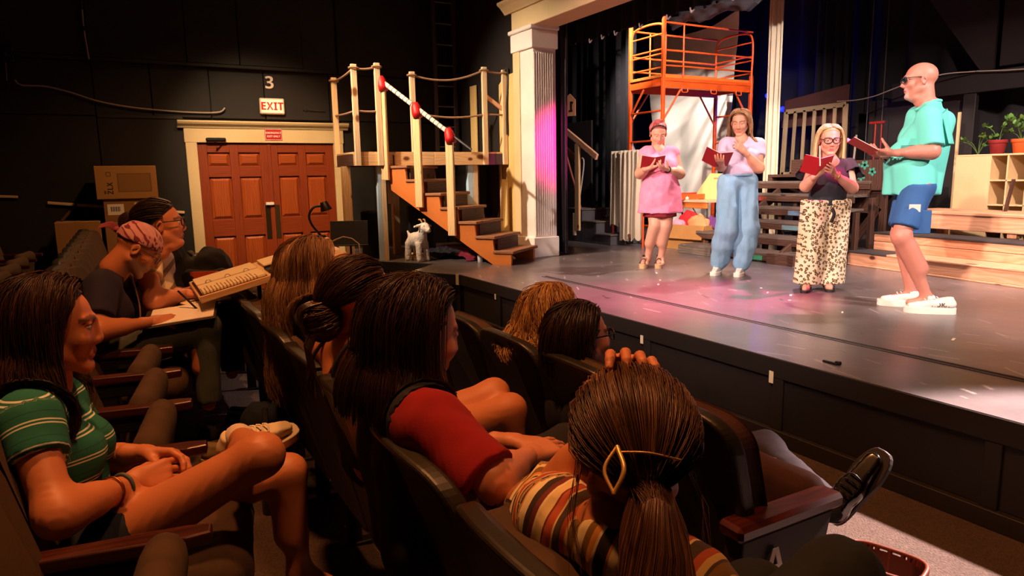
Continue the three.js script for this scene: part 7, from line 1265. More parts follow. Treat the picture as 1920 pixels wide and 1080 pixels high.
{ // person with the low bun and thin straps
  const J = JOINTS.bun, o = { f: 0.86, af: 0.92, lf: 0.92, bust: 0.045, cell: 0.012 };
  const g = newPerson('person with dark hair in a low bun and black camisole straps in the second row');
  const face = V(0.08, -0.03, -1), sk = NAT.warm;
  const { M, MS, h } = addHead(g, J, { skin: sk, hs: 0.98, face, lid: 0.4, cell: 0.004 });
  skin(g, [bodyGeo(J, o), h, hand(J, 'R', { nor: [-0.3, -0.9, 0] }), hand(J, 'L', { nor: [0.3, -0.9, 0] })], sk);
  const T = torsoPrims(J, o, 0.01); const blk = clothMat(0x121014);
  const top = garment(g, 'camisole', T, blk, { cuts: [[A3(J.neck).add(V(0, -0.14, 0)), [0, 1, 0.25]], [A3(J.pelvis), [0, -1, 0]]] });
  for (const s of ['R', 'L']) { const q = lerp3(J.neck, J['sh' + s], 0.62); mesh('strap', tube([q.clone().add(V(0, -0.13, 0.1)), q.clone().add(V(0, -0.02, 0.085)), q.clone().add(V(0, 0.052, 0.0)), q.clone().add(V(0, -0.03, -0.08)), q.clone().add(V(0, -0.14, -0.12))], 0.006, 6), blk, top); }
  trousers(g, { ...J, anR: null, anL: null, knR: lerp3(J.hipR, J.knR, 0.5).toArray(), knL: lerp3(J.hipL, J.knL, 0.5).toArray() }, clothMat(0x15131a), 0.95, 0.9, { name: 'shorts' });
  for (const s of ['R', 'L']) shoesFor(g, J, s, A3(J['an' + s]).add(V(0, 0, -0.3)), { mat: clothMat(0x2a2422), soleMat: MAT.blackPaint, L: 0.25 });
  mesh('necklace', tube([0, 1, 2, 3, 4, 5, 6, 7].map(i => { const a = i * 0.785; return A3(J.neck).add(V(0.068 * Math.cos(a), -0.005 + 0.03 * Math.sin(a), 0.066 * Math.sin(a))); }), 0.0022, 6, true, 40), std({ color: 0x8a5a3a, metalness: 0.8, roughness: 0.35 }), g);
  const cols = [[0.025, 0.011, 0.007], [0.045, 0.018, 0.01], [0.07, 0.028, 0.014]], bc = V(-0.02, -0.035, -0.135).applyMatrix4(MS);
  const bun = new Strands(), r = rng(18); for (let i = 0; i < 260; i++) { const a = r() * 6.28, t = (r() - 0.5) * 1.9, pts = []; for (let k = 0; k <= 9; k++) { const q = a + k * 0.4, R = 0.058 * Math.sqrt(Math.max(0.05, 1 - t * t)); pts.push(V(t * 0.05 + 0.006 * Math.sin(q * 2), Math.cos(q) * R * 1.1, Math.sin(q) * R).applyEuler(new THREE.Euler(0, 0.9 * Math.sin(i * 2.7), 1.1 * Math.sin(i * 1.9 + 1))).add(V(0, -0.02, 0)).add(bc)); } bun.add(pts, 0.004, 0.003, cols[i % 3]); }
  for (let i = 0; i < 50; i++) { const a = r() - 0.5; const p0 = bc.clone().add(V(a * 0.08, -0.04, 0.02)); bun.add([p0, p0.clone().add(V(0.01 * a, -0.06, 0.03)), p0.clone().add(V(0.05 * (r() - 0.5), -0.12, 0.02)), p0.clone().add(V(0.07 * (r() - 0.5), -0.17 - 0.05 * r(), 0.03))], 0.0028, 0.0012, cols[i % 3]); }
  const hair = mesh('hair', merge([capGeo(0.98, cols[0], 0.009).applyMatrix4(M), paint(sdfGeo([el(bc.clone().add(V(0, -0.02, 0)), [0.045, 0.058, 0.052])], { cell: 0.008 }), cols[0]), growHair(M, { s: 0.98, n: 1500, len: () => 0.3, cols, seed: 51, vol: 0.014, gather: bc, r: 0.0015 }).geo(), bun.geo()]), hairMat, g);
  mesh('hair_clip', [0, 1, 2, 3].map(i => tube([[-0.05 + i * 0.02, 0.01, -0.115], [-0.05 + i * 0.02, -0.02, -0.2], [-0.05 + i * 0.02, -0.09, -0.19]], 0.0045, 6)).map(q => q.applyMatrix4(MS)), std({ color: 0x2a1a12, roughness: 0.3 }), hair);
}
{ // person with long light brown hair
  const J = JOINTS.long, o = { f: 0.88, cell: 0.016, bust: 0.045 };
  const g = newPerson('person with very long light brown hair seen from behind near the doors');
  const face = V(-0.1, 0.02, -1), sk = NAT.warm;
  const { M, h } = addHead(g, J, { skin: sk, hs: 1.0, face, cell: 0.0075 });
  skin(g, [bodyGeo(J, o), h, hand(J, 'R'), hand(J, 'L')], sk);
  const T = torsoPrims(J, o, 0.014); for (const s of ['R', 'L']) T.push(sleeve(J['sh' + s], J['el' + s], 0.07, 0.066, 0.5)); T.push(neckCut(J, face));
  garment(g, 'shirt', T, clothMat(0x2a2026), { cuts: [[A3(J.pelvis), [0, -1, 0]]] });
  trousers(g, J, clothMat(0x1d1c22), 0.95);
  const cols = [[0.13, 0.06, 0.024], [0.24, 0.12, 0.05], [0.36, 0.2, 0.09]];
  mesh('hair', merge([capGeo(1.0, cols[0], 0.012).applyMatrix4(M), growHair(M, { n: 1700, len: (p, r) => 0.5 + 0.1 * r(), cols, seed: 61, vol: 0.032, back: 0.5, r: 0.0015, wave: 0.014, waveF: 26, colliders: coll(J) }).geo()]), hairMat, g);
}
{ // person with wavy blonde hair in the front row
  const J = JOINTS.blonde, o = { f: 0.88, cell: 0.016, bust: 0.045 };
  const g = newPerson('person with wavy golden blonde hair in the front row');
  const face = V(0.1, 0.05, -1), sk = NAT.seat;
  const { M, h } = addHead(g, J, { skin: sk, hs: 1.0, face, cell: 0.0075 });
  skin(g, [bodyGeo(J, o), h, hand(J, 'R'), hand(J, 'L')], sk);
  const T = torsoPrims(J, o, 0.014); for (const s of ['R', 'L']) T.push(sleeve(J['sh' + s], J['el' + s], 0.07, 0.066, 0.9)); T.push(neckCut(J, face));
  garment(g, 'shirt', T, clothMat(0x2b1c18), { cuts: [[A3(J.pelvis), [0, -1, 0]]] });
  trousers(g, J, clothMat(0x1d1c22), 0.95);
  const cols = [[0.22, 0.1, 0.032], [0.42, 0.22, 0.075], [0.6, 0.36, 0.14]];
  mesh('hair', merge([capGeo(1.0, cols[0], 0.012).applyMatrix4(M), growHair(M, { n: 1600, len: (p, r) => 0.21 + 0.05 * r(), cols, seed: 71, vol: 0.026, back: 0.5, r: 0.0019, wave: 0.024, waveF: 38, colliders: [[A3(J.shR), A3(J.shL), 0.1], [A3(J.neck), A3(J.headBase), 0.07], [lerp3(J.pelvis, J.neck, 0.45), A3(J.neck), 0.17], [V(-2.75, 0.8, -1.37), V(-2.0, 0.8, -1.37), 0.07]] }).geo()]), hairMat, g);
}
{ // dark haired man with glasses in the front row, legs stretched
  const J = JOINTS.gman, o = { f: 1.0, cell: 0.014 };
  const g = newPerson('person with short dark hair and glasses in the front row, one black shoe raised');
  const face = V(0.12, 0.06, -1), sk = NAT.ruddy;
  const { M, MS, h } = addHead(g, J, { skin: sk, hs: 1.04, face, cell: 0.0045, brow: [0.04, 0.02, 0.015] });
  skin(g, [bodyGeo(J, o), h, hand(J, 'R'), hand(J, 'L')], sk);
  const T = torsoPrims(J, o, 0.018); for (const s of ['R', 'L']) T.push(sleeve(J['sh' + s], J['el' + s], 0.075, 0.07, 0.95), sleeve(J['el' + s], J['wr' + s], 0.07, 0.05, 0.85)); T.push(neckCut(J, face, 0.066));
  garment(g, 'jacket', T, clothMat(0x18151a), { cuts: [[A3(J.pelvis).add(V(0, -0.04, 0)), [0, -1, 0]]] });
  mesh('collar', tube([0, 1, 2, 3, 4, 5, 6, 7].map(i => { const a = i * 0.785; return A3(J.neck).add(V(0.08 * Math.cos(a), 0.02 + 0.02 * Math.sin(a), 0.076 * Math.sin(a) - 0.01)); }), 0.017, 8, true, 40), clothMat(0xcdb892), g);
  trousers(g, J, clothMat(0x292029), 1.0, 0.93);
  const cols = [[0.018, 0.008, 0.006], [0.03, 0.013, 0.008]];
  mesh('hair', merge([capGeo(1.04, cols[0], 0.014).applyMatrix4(M), growHair(M, { s: 1.04, n: 1000, len: (p, r) => 0.1 + 0.05 * r(), cols, seed: 81, vol: 0.02, back: 1.2, r: 0.0026 }).geo()]), hairMat, g);
  mesh('glasses', glassesGeo(MS, { r: 0.003, w: 0.028, h: 0.019 }), std({ color: 0x0f0c0c, roughness: 0.25 }), g);
  const patent = phys({ color: 0x0b0a0b, roughness: 0.16, clearcoat: 1, clearcoatRoughness: 0.08 });
  { const q = new THREE.Group(); q.name = 'shoe'; g.add(q); const d = V(0.27, 0.84, -0.48).normalize(), up = V(0.05, 0.2, 0.83); const an = A3(J.anR); shoeParts(q, an.clone().addScaledVector(d, -0.06).addScaledVector(up.clone().normalize(), -0.085), d, up, 0.29, { sole: 0.02, mat: patent, soleMat: MAT.blackPaint, lace: MAT.blackMetal }); mesh('sock', sdfGeo([rc(lerp3(J.knR, J.anR, 0.86), J.anR, 0.045, 0.042)], { cell: 0.008 }), clothMat(0x151318), g); }
  shoesFor(g, J, 'L', A3(J.anL).add(V(0, 0, -0.3)), { sole: 0.02, mat: patent, soleMat: MAT.blackPaint, L: 0.29 });
}
{ // foreground person in the striped shirt with a hand on their head
  const J = JOINTS.striped, o = { f: 0.92, af: 1.0, lf: 1.0, cell: 0.009, bust: 0.045 };
  const g = newPerson('person in a colourful striped shirt with clipped brown hair, hand on head');
  const F = V(-0.83, -0.28, -0.5).normalize(), up = V(-0.2, 0.97, -0.12), sk = NAT.warm;
  const hc = A3(J.head); const UP = up.clone().addScaledVector(F, -up.dot(F)).normalize(); J.wrL = hc.clone().addScaledVector(F, 0.08).addScaledVector(UP, 0.079).add(V(-0.005, 0, -0.01)).toArray(); J.elL = hc.clone().addScaledVector(F, 0.24).add(V(-0.09, -0.16, 0.12)).toArray();
  const { M, MS, h } = addHead(g, J, { skin: sk, hs: 0.98, face: F, up, cell: 0.004, lid: 0.4 });
  const X = F.clone().multiplyScalar(-0.6).addScaledVector(UP, 0.8).normalize(), N = F.clone().multiplyScalar(-0.8).addScaledVector(UP, -0.6).normalize();
  const hl = hand(J, 'L', { dir: X, nor: N, curl: [0.62, 0.68, 0.66, 0.7], spread: 0.1, thumb: [0.9, 0.9, 0.55], cell: 0.0035, s: 0.98 }), hr = hand(J, 'R', { nor: [-0.2, -0.95, 0] });
  skin(g, [bodyGeo(J, o), h, hl, hr], sk);
  const band = [0xd9c08a, 0x6e2a26, 0xe3d2a4, 0x35281f, 0xd08a3e, 0xe3d2a4, 0x7c5a2a, 0xc9a560, 0x4a3a2e, 0xb0502e];
  const st = tex(8, 512, (u, v) => { const f = v * 10, i = Math.floor(f), k = f - i; return H(k < (i % 3 === 1 ? 0.45 : 0.8) ? band[i % 10] : band[(i + 2) % 10]); });
  const T = torsoPrims(J, o, 0.014); for (const s of ['R', 'L']) T.push(rc(J['sh' + s], J['el' + s], 0.072, 0.066)); T.push(sleeve(J.elL, J.wrL, 0.062, 0.055, 0.3)); T.push(neckCut(J, F, 0.06));
  const dA = unit(J.shL, J.elL), sL = A3(J.shL), ax = unit(J.shR, J.shL);
  garment(g, 'shirt', T, clothMat(0xffffff, { map: st }), { cell: 0.007, disp: fold(0.007, 20), cuts: [[A3(J.pelvis), [0, -1, 0]]], uv: (x, y, z) => { const p = V(x, y, z), a = p.clone().sub(sL), t = a.dot(dA); return t > -0.03 && a.clone().addScaledVector(dA, -t).length() < 0.1 ? [0.5, t * 5.2] : [0.5, p.dot(ax) * 4.4 + (y + z) * 0.9]; } });
  trousers(g, J, clothMat(0x0a1016), 1.12, 0.95);
  for (const s of ['R', 'L']) shoesFor(g, J, s, A3(J['an' + s]).add(V(0, 0, -0.3)), { mat: clothMat(0x1c1a1c), soleMat: MAT.blackPaint, L: 0.25 });
  const cols = [[0.05, 0.019, 0.008], [0.085, 0.034, 0.014], [0.13, 0.055, 0.022], [0.2, 0.092, 0.038]];
  const gp = V(0.0, -0.035, -0.135).applyMatrix4(MS), tp = i => gp.clone().add(V(0.02 * i + 0.012, -0.052 * i, 0.012 * i));
  const tail = [0, 1, 2, 3, 4, 5, 6].map(i => [tp(i).toArray(), [0.03, 0.046, 0.052, 0.052, 0.048, 0.042, 0.034][i]]);
  const S = growHair(M, { s: 0.98, n: 4600, len: () => 0.34, cols, seed: 91, vol: 0.014, gather: gp, tail, twist: 0.25, r: 0.00105, step: 0.026 });
  // loose fly-away strands at the sides
  const r = rng(5); for (let i = 0; i < 14; i++) { const s = r() < 0.5 ? -1 : 1, a = V(s * (0.07 + 0.02 * r()), 0.05 * r(), -0.02 + 0.05 * r()), b = V(s * (0.095 + 0.015 * r()), -0.06 - 0.04 * r(), -0.05), c = V(s * (0.08 + 0.03 * r()), -0.13 - 0.05 * r(), -0.08); S.add([a, lerp3(a, b, 0.5), b, c].map(q => q.applyMatrix4(MS)), 0.0008, 0.0004, cols[i % 4]); }
  const hair = mesh('hair', merge([capGeo(0.98, cols[0], 0.012).applyMatrix4(M), S.geo()]), hairMat, g);
  const clipM = std({ color: 0xcfa763, roughness: 0.3, metalness: 0.4 });
  mesh('hair_clip', [tube([[0.04, 0.03, -0.15], [0.035, -0.0, -0.18], [0.05, -0.03, -0.185]], 0.0035, 7), tube([[0.05, -0.03, -0.185], [0.06, -0.0, -0.165], [0.04, 0.03, -0.15]], 0.0028, 7), tube([[0.04, 0.022, -0.15], [0.0, 0.022, -0.16], [-0.05, 0.01, -0.145]], 0.0018, 7)].map(q => q.applyMatrix4(MS)), clipM, hair);
  mesh('earring', new THREE.TorusGeometry(0.007, 0.0016, 6, 14).rotateY(1.57).translate(0.088, -0.036, -0.006).applyMatrix4(MS), std({ color: 0xd8b060, metalness: 1, roughness: 0.25 }), g);
}
// ------------------------------------------------------------------ theatre seats
MAT.vinyl = phys({ map: paintTex(H(0x211c10), H(0x171309), 0.5, 7), roughness: 0.42, bumpMap: fineBump, bumpScale: 0.0006, clearcoat: 0.15, clearcoatRoughness: 0.4 });
MAT.seatCloth = clothMat(0x5b3f24, { map: paintTex(H(0x4a3420), H(0x352414), 0.6, 10), color: 0xffffff });
MAT.seatClothRed = clothMat(0xffffff, { map: paintTex(H(0x3a1a13), H(0x28100b), 0.6, 10) });
MAT.seatIron = std({ color: 0x1d1a18, roughness: 0.55, metalness: 0.3 });
const SEATG = (() => {
  // rear shell: rounded panel, bowed and reclined
  const w = 0.235, h0 = 0.3, h1 = 0.9, s = new THREE.Shape();
  s.moveTo(-w + 0.03, h0); s.lineTo(w - 0.03, h0); s.quadraticCurveTo(w, h0, w, h0 + 0.05); s.lineTo(w - 0.004, h1 - 0.09); s.quadraticCurveTo(w - 0.012, h1 - 0.012, w - 0.1, h1); s.quadraticCurveTo(0, h1 + 0.016, -w + 0.1, h1); s.quadraticCurveTo(-w + 0.012, h1 - 0.012, -w + 0.004, h1 - 0.09); s.lineTo(-w, h0 + 0.05); s.quadraticCurveTo(-w, h0, -w + 0.03, h0);
  const bend = (g, z) => { const p = g.attributes.position; for (let i = 0; i < p.count; i++) { const x = p.getX(i), y = p.getY(i); p.setZ(i, p.getZ(i) + z + (y - 0.4) * 0.24 - 0.55 * x * x); } g.computeVertexNormals(); return g; };
  const back = bend(new THREE.ExtrudeGeometry(s, { depth: 0.022, bevelEnabled: true, bevelSize: 0.012, bevelThickness: 0.014, bevelSegments: 4, curveSegments: 10, steps: 1 }), 0.0);
  const pad = bend(new THREE.ExtrudeGeometry(s, { depth: 0.03, bevelEnabled: true, bevelSize: -0.012, bevelThickness: 0.022, bevelSegments: 3, curveSegments: 8 }), -0.05);
  const cushion = sdfGeo([rc([-0.17, 0, 0.05], [0.17, 0, 0.05], 0.06), rc([-0.17, 0, 0.36], [0.17, 0, 0.36], 0.06), rc([-0.17, 0, 0.05], [-0.17, 0, 0.36], 0.06), rc([0.17, 0, 0.05], [0.17, 0, 0.36], 0.06), rc([0, 0.002, 0.06], [0, 0.002, 0.35], 0.064), rc([-0.09, 0, 0.06], [-0.09, 0, 0.35], 0.062), rc([0.09, 0, 0.06], [0.09, 0, 0.35], 0.062)], { cell: 0.021, k: 0.05 });
  uvBy(cushion, (x, y, z) => [x * 3, z * 3]);
  const arm = new THREE.ExtrudeGeometry(new THREE.Shape([[-0.02, 0], [0.02, 0], [0.026, 0.3], [0.016, 0.345], [-0.016, 0.345], [-0.026, 0.3]].map(p => new THREE.Vector2(...p))), { depth: 0.02, bevelEnabled: true, bevelSize: 0.006, bevelThickness: 0.006, bevelSegments: 3 });
  arm.rotateX(-Math.PI / 2); // length along -z, thickness up
  return { back: boxUV(back.clone()), pad, cushion, arm: boxUV(arm), post: merge([bx(0.03, 0.56, 0.06, 0, 0.28, -0.1, 0.006), bx(0.035, 0.05, 0.3, 0, 0.56, -0.16, 0.006), bx(0.05, 0.02, 0.22, 0, 0.01, -0.1, 0.004)]) };
})();
// x centre, z of the back, row rotation, cushion down?, cloth
function seat(x, z, yaw, down, label, o = {}) {
  const fy = floorY(z - 0.15);
  const g = thing('theater_seat', label, 'seat', [x, fy, z], yaw, o.group);
  mesh('backrest', SEATG.back, MAT.vinyl, g);
  mesh('back_pad', SEATG.pad, o.cloth || MAT.seatCloth, g);
  const c = mesh('seat_cushion', SEATG.cushion, o.cloth || MAT.seatCloth, g);
  if (down) { c.rotation.set(0.06, Math.PI, 0); c.position.set(0, 0.39, -0.06); } else { c.rotation.set(-1.32, Math.PI, 0, 'XYZ'); c.scale.set(1, 0.68, 0.88); c.position.set(0, 0.28, -0.24); c.rotation.set(1.45, Math.PI, 0); }
  for (const s of o.arms || [-1]) { mesh('armrest', SEATG.arm.clone().translate(s * 0.24, 0.6, -0.02), MAT.armWood, g); mesh('standard', SEATG.post.clone().translate(s * 0.24, 0, 0), MAT.seatIron, g); }
  if (o.tagNo && !down) {
    const tx = signTex(64, 64, (k, w, h) => { k.fillStyle = '#e9e0d0'; k.fillRect(0, 0, w, h); k.fillStyle = '#2a1d16'; k.font = 'bold 40px sans-serif'; k.textAlign = 'center'; k.fillText(o.tagNo, w / 2, 46); });
    const t = mesh('number_tag', bx(0.04, 0.034, 0.003, 0.14, 0.54, -0.325, 0.0008).applyMatrix4(new THREE.Matrix4()), std({ map: tx, roughness: 0.4 }), g);
    uvBy(t.geometry, (a, b) => [(a - 0.12) / 0.04, (b - 0.523) / 0.034]);
  }
  return g;
}
{
  // front row
  const zA = -1.43, pitch = 0.48, who = ['empty seat at the aisle end of the front row beside the A panel', 'front row seat holding the dark haired person with glasses', 'front row seat holding the person with wavy blonde hair'];
  for (let i = 0; i < 7; i++) seat(-1.45 - i * pitch, zA, 0, i > 0 && i < 3, who[i] || `empty front row seat, ${['', '', '', 'first', 'second', 'third', 'fourth', 'fifth', 'sixth'][i]} to the left of the blonde person`, { arms: i === 0 ? [-1] : [-1], cloth: i === 0 ? MAT.seatClothRed : undefined });
  // aisle end panel with the row letter
  const e = thing('seat_end_panel', 'aisle end panel of the front row with a red brown armrest and letter A', 'end panel', [-1.2, 0, -1.32]);
  mesh('panel', boxUV(prism([[0.03, 0], [0.33, 0], [0.36, 0.2], [0.33, 0.42], [0.37, 0.58], [0.02, 0.58], [0, 0.3]], 0.05, 0.006).rotateY(Math.PI / 2).translate(-0.03, 0, 0)), std({ map: paintTex(H(0x33231b), H(0x241811), 0.5), roughness: 0.6 }), e);
  mesh('armrest', bx(0.085, 0.045, 0.42, -0.002, 0.61, -0.2, 0.012), MAT.armWood, e);
  mesh('row_letter', textGeo('A', 0.085, 0.003).rotateY(Math.PI / 2).translate(0.034, 0.5, -0.13), std({ color: 0xd9c3b0, roughness: 0.6 }), e);
  // second row
  const zB = -0.62, whoB = ['seat of the person in the striped shirt, nearest the camera', 'second row seat holding the person in the red shirt', 'second row seat holding the person with the low bun', 'empty second row seat between the bun and the long brown hair', 'second row seat holding the person with long light brown hair'];
  const occB = [1, 1, 1, 0, 1];
  for (let i = 0; i < 12; i++) seat(-0.91 - i * 0.5, zB, 0, !!occB[i], whoB[i] || `empty second row seat, ${['first', 'second', 'third', 'fourth', 'fifth', 'sixth', 'seventh'][i - 5]} beyond the long haired person`, { arms: i === 0 ? [-1, 1] : [-1] });
  seat(-0.41, zB, 0, false, 'empty second row seat to the right of the striped shirt', { arms: [1] });
  // third row
  const zC = 0.24, lab = ['empty folded seat in the near foreground, right of the green striped shirt', 'seat of the person in the green striped shirt', 'folded empty seat next beyond the green striped shirt', 'folded empty seat, middle of the three behind the green striped shirt', 'folded empty seat beside the person in the bandana', 'seat of the person in the pink bandana', 'seat of the person with dark framed glasses and a bun'];
  for (let i = 0; i < 16; i++) { const occ = i === 1 || i === 5 || i === 6; seat(-1.53 - i * 0.48 + (i ? 0 : 0.1), zC + (i ? 0 : 0.05), -0.16, occ, lab[i] || `empty third row seat, number ${['', '', '', '', '', '', '', 'one', 'two', 'three', 'four', 'five', 'six', 'seven', 'eight', 'nine'][i]} beyond the glasses and bun`, { arms: i === 0 ? [-1, 1] : [-1], tagNo: i < 5 ? String(23 - i) : null }); }
  // fourth row behind, far side only
  for (let i = 0; i < 7; i++) seat(-4.6 - i * 0.6, 1.12, -0.16, false, `empty rear row seat, ${['nearest', 'second', 'third', 'fourth', 'fifth', 'sixth', 'farthest'][i]} at the left edge`, { arms: [-1] });
}
// ------------------------------------------------------------------ things among the seats and by the wall
{ // toy goat on the stage
  const g = thing('toy_goat', 'white fluffy toy goat with small tan horns standing on the side stage', 'toy', [-8.2, SY, -3.25], Math.atan2(0.3, 1) - 0.05);
  const w = std({ map: paintTex(H(0xe6dccf), H(0xc9bcae), 0.6, 12), roughness: 1, bumpMap: fineBump, bumpScale: 0.006 });
  const fur = (x, y, z) => 0.006 * nz(x * 60, y * 60, z * 60);
  const body = sdfGeo([el([-0.04, 0.27, 0], [0.15, 0.095, 0.085]), el([0.05, 0.29, 0], [0.08, 0.09, 0.08]), rc([0.08, 0.31, 0], [0.13, 0.42, 0], 0.062, 0.05), el([0.15, 0.44, 0], [0.062, 0.055, 0.052]), rc([0.17, 0.43, 0], [0.225, 0.4, 0], 0.042, 0.034), rc([-0.17, 0.31, 0], [-0.22, 0.37, 0], 0.022, 0.012), ...[-1, 1].flatMap(s => [rc([0.08, 0.22, s * 0.05], [0.1, 0.03, s * 0.06], 0.042, 0.034), rc([-0.13, 0.22, s * 0.055], [-0.14, 0.03, s * 0.065], 0.046, 0.036)])], { cell: 0.009, k: 0.035, disp: fur, cuts: [[[0, 0.0, 0], [0, -1, 0]]] });
  mesh('body', uvBy(body, (x, y, z) => [x * 4 + z * 3, y * 4]), w, g);
  for (const s of [-1, 1]) { mesh('ear', sdfGeo([rc([0.135, 0.465, s * 0.045], [0.11, 0.445, s * 0.12], 0.018, 0.014)], { cell: 0.006, disp: fur }), w, g); mesh('horn', tube([[0.14, 0.485, s * 0.025], [0.115, 0.525, s * 0.03], [0.08, 0.53, s * 0.035]], 0.01, 7), std({ color: 0xb98a52, roughness: 0.6 }), g); mesh('eye', new THREE.SphereGeometry(0.008, 8, 6).translate(0.195, 0.45, s * 0.038), std({ color: 0x0b0908, roughness: 0.2 }), g); }
  mesh('nose', new THREE.SphereGeometry(0.011, 8, 6).scale(0.7, 0.8, 1.2).translate(0.258, 0.405, 0), std({ color: 0x4a3026, roughness: 0.5 }), g);
}
{ // cardboard boxes by the side wall
  const box = (label, z0, z1, y0, y1, x0, x1, m, draw) => {
    const g = thing('cardboard_box', label, 'cardboard box', [0, 0, 0]);
    mesh('carton', bspan([x0, y0, z0], [x1, y1, z1], 0.006), m, g);
    mesh('box_tape', bspan([x0 + 0.001, y1 - 0.002, (z0 + z1) / 2 - 0.025], [x1 + 0.001, y1 + 0.0015, (z0 + z1) / 2 + 0.025], 0.0005), MAT.tapeTan, g);
    if (draw) { const w = Math.abs(z1 - z0) * 0.985, h = (y1 - y0) * 0.97; const t = signTex(768, Math.round(768 * h / w), draw); mesh('box_print', new THREE.PlaneGeometry(w, h).rotateY(Math.PI / 2).translate(x1 + 0.0015, (y0 + y1) / 2, (z0 + z1) / 2), std({ map: t, roughness: 0.85 }), g); }
    return g;
  };
  const bigPrint = (c, w, h) => { c.fillStyle = '#a87a3e'; c.fillRect(0, 0, w, h); c.fillStyle = '#7a542a'; c.fillRect(w * 0.35, h * 0.22, w * 0.56, h * 0.58); c.fillStyle = '#8d6534'; c.fillRect(w * 0.37, h * 0.25, w * 0.52, h * 0.52); c.save(); c.translate(w * 0.27, h * 0.86); c.rotate(-Math.PI / 2); c.fillStyle = '#1e1610'; c.font = 'bold 100px sans-serif'; c.fillText('ZLX', 0, 0); c.fillRect(6, -112, 46, 12); c.fillRect(6, -94, 46, 8); c.strokeStyle = '#1e1610'; c.lineWidth = 6; c.strokeRect(h * 0.56, -70, 52, 52); c.restore(); };
  box('cardboard carton with big vertical letters on top of the stack by the dark wall', 0.22, -0.44, 1.352, 1.75, -10.15, -9.7, MAT.card[0], bigPrint);
  const lab = (c, w, h) => { c.fillStyle = '#8d6230'; c.fillRect(0, 0, w, h); c.fillStyle = '#e6dac4'; c.fillRect(w * 0.06, h * 0.2, w * 0.3, h * 0.5); c.fillStyle = '#1c1712'; for (let i = 0; i < 12; i++) c.fillRect(w * 0.12 + i * w * 0.015, h * 0.32, i % 3 ? 5 : 9, h * 0.22); c.fillStyle = '#d9ccb2'; c.fillRect(w * 0.56, h * 0.15, w * 0.14, h * 0.25); };
  box('shallow cardboard carton with white labels, second from the top of the stack', 0.16, -0.43, 1.08, 1.35, -10.12, -9.72, MAT.card[1], lab);
  box('plain cardboard carton in the middle of the stack by the dark wall', 0.17, -0.45, 0.62, 1.078, -10.14, -9.71, MAT.card[0]);
  box('plain cardboard carton at the bottom of the stack by the dark wall', 0.19, -0.46, 0.16, 0.618, -10.15, -9.7, MAT.card[1]);
  box('separate plain carton to the left of the stacked cartons', 0.68, 0.21, 0.66, 1.1, -10.1, -9.7, MAT.card[0]);
  box('dark carton underneath the separate plain carton at left', 0.7, 0.22, 0.22, 0.658, -10.12, -9.7, MAT.card[1]);
  const p = mesh('wooden_rail', beam([-10.288, 1.32, 0.76], [-10.288, 1.14, -0.76], 0.03, 0.035), MAT.pinePale[0]); tag(p, 'thin pale wooden rail fixed along the wall behind the cartons', 'rail');
  tag(mesh('wooden_rail', beam([-10.288, 1.42, 1.35], [-10.288, 1.4, 1.05], 0.03, 0.03), MAT.pinePale[1]), 'short pale wooden rail at the far left edge of the wall', 'rail');
  tag(mesh('leaning_pole', beam([-9.95, 1.1, 0.62], [-10.1, 1.3, 0.45], 0.02, 0.03), MAT.darkWood[0]), 'dark stick leaning over the plain carton at left', 'stick');
}
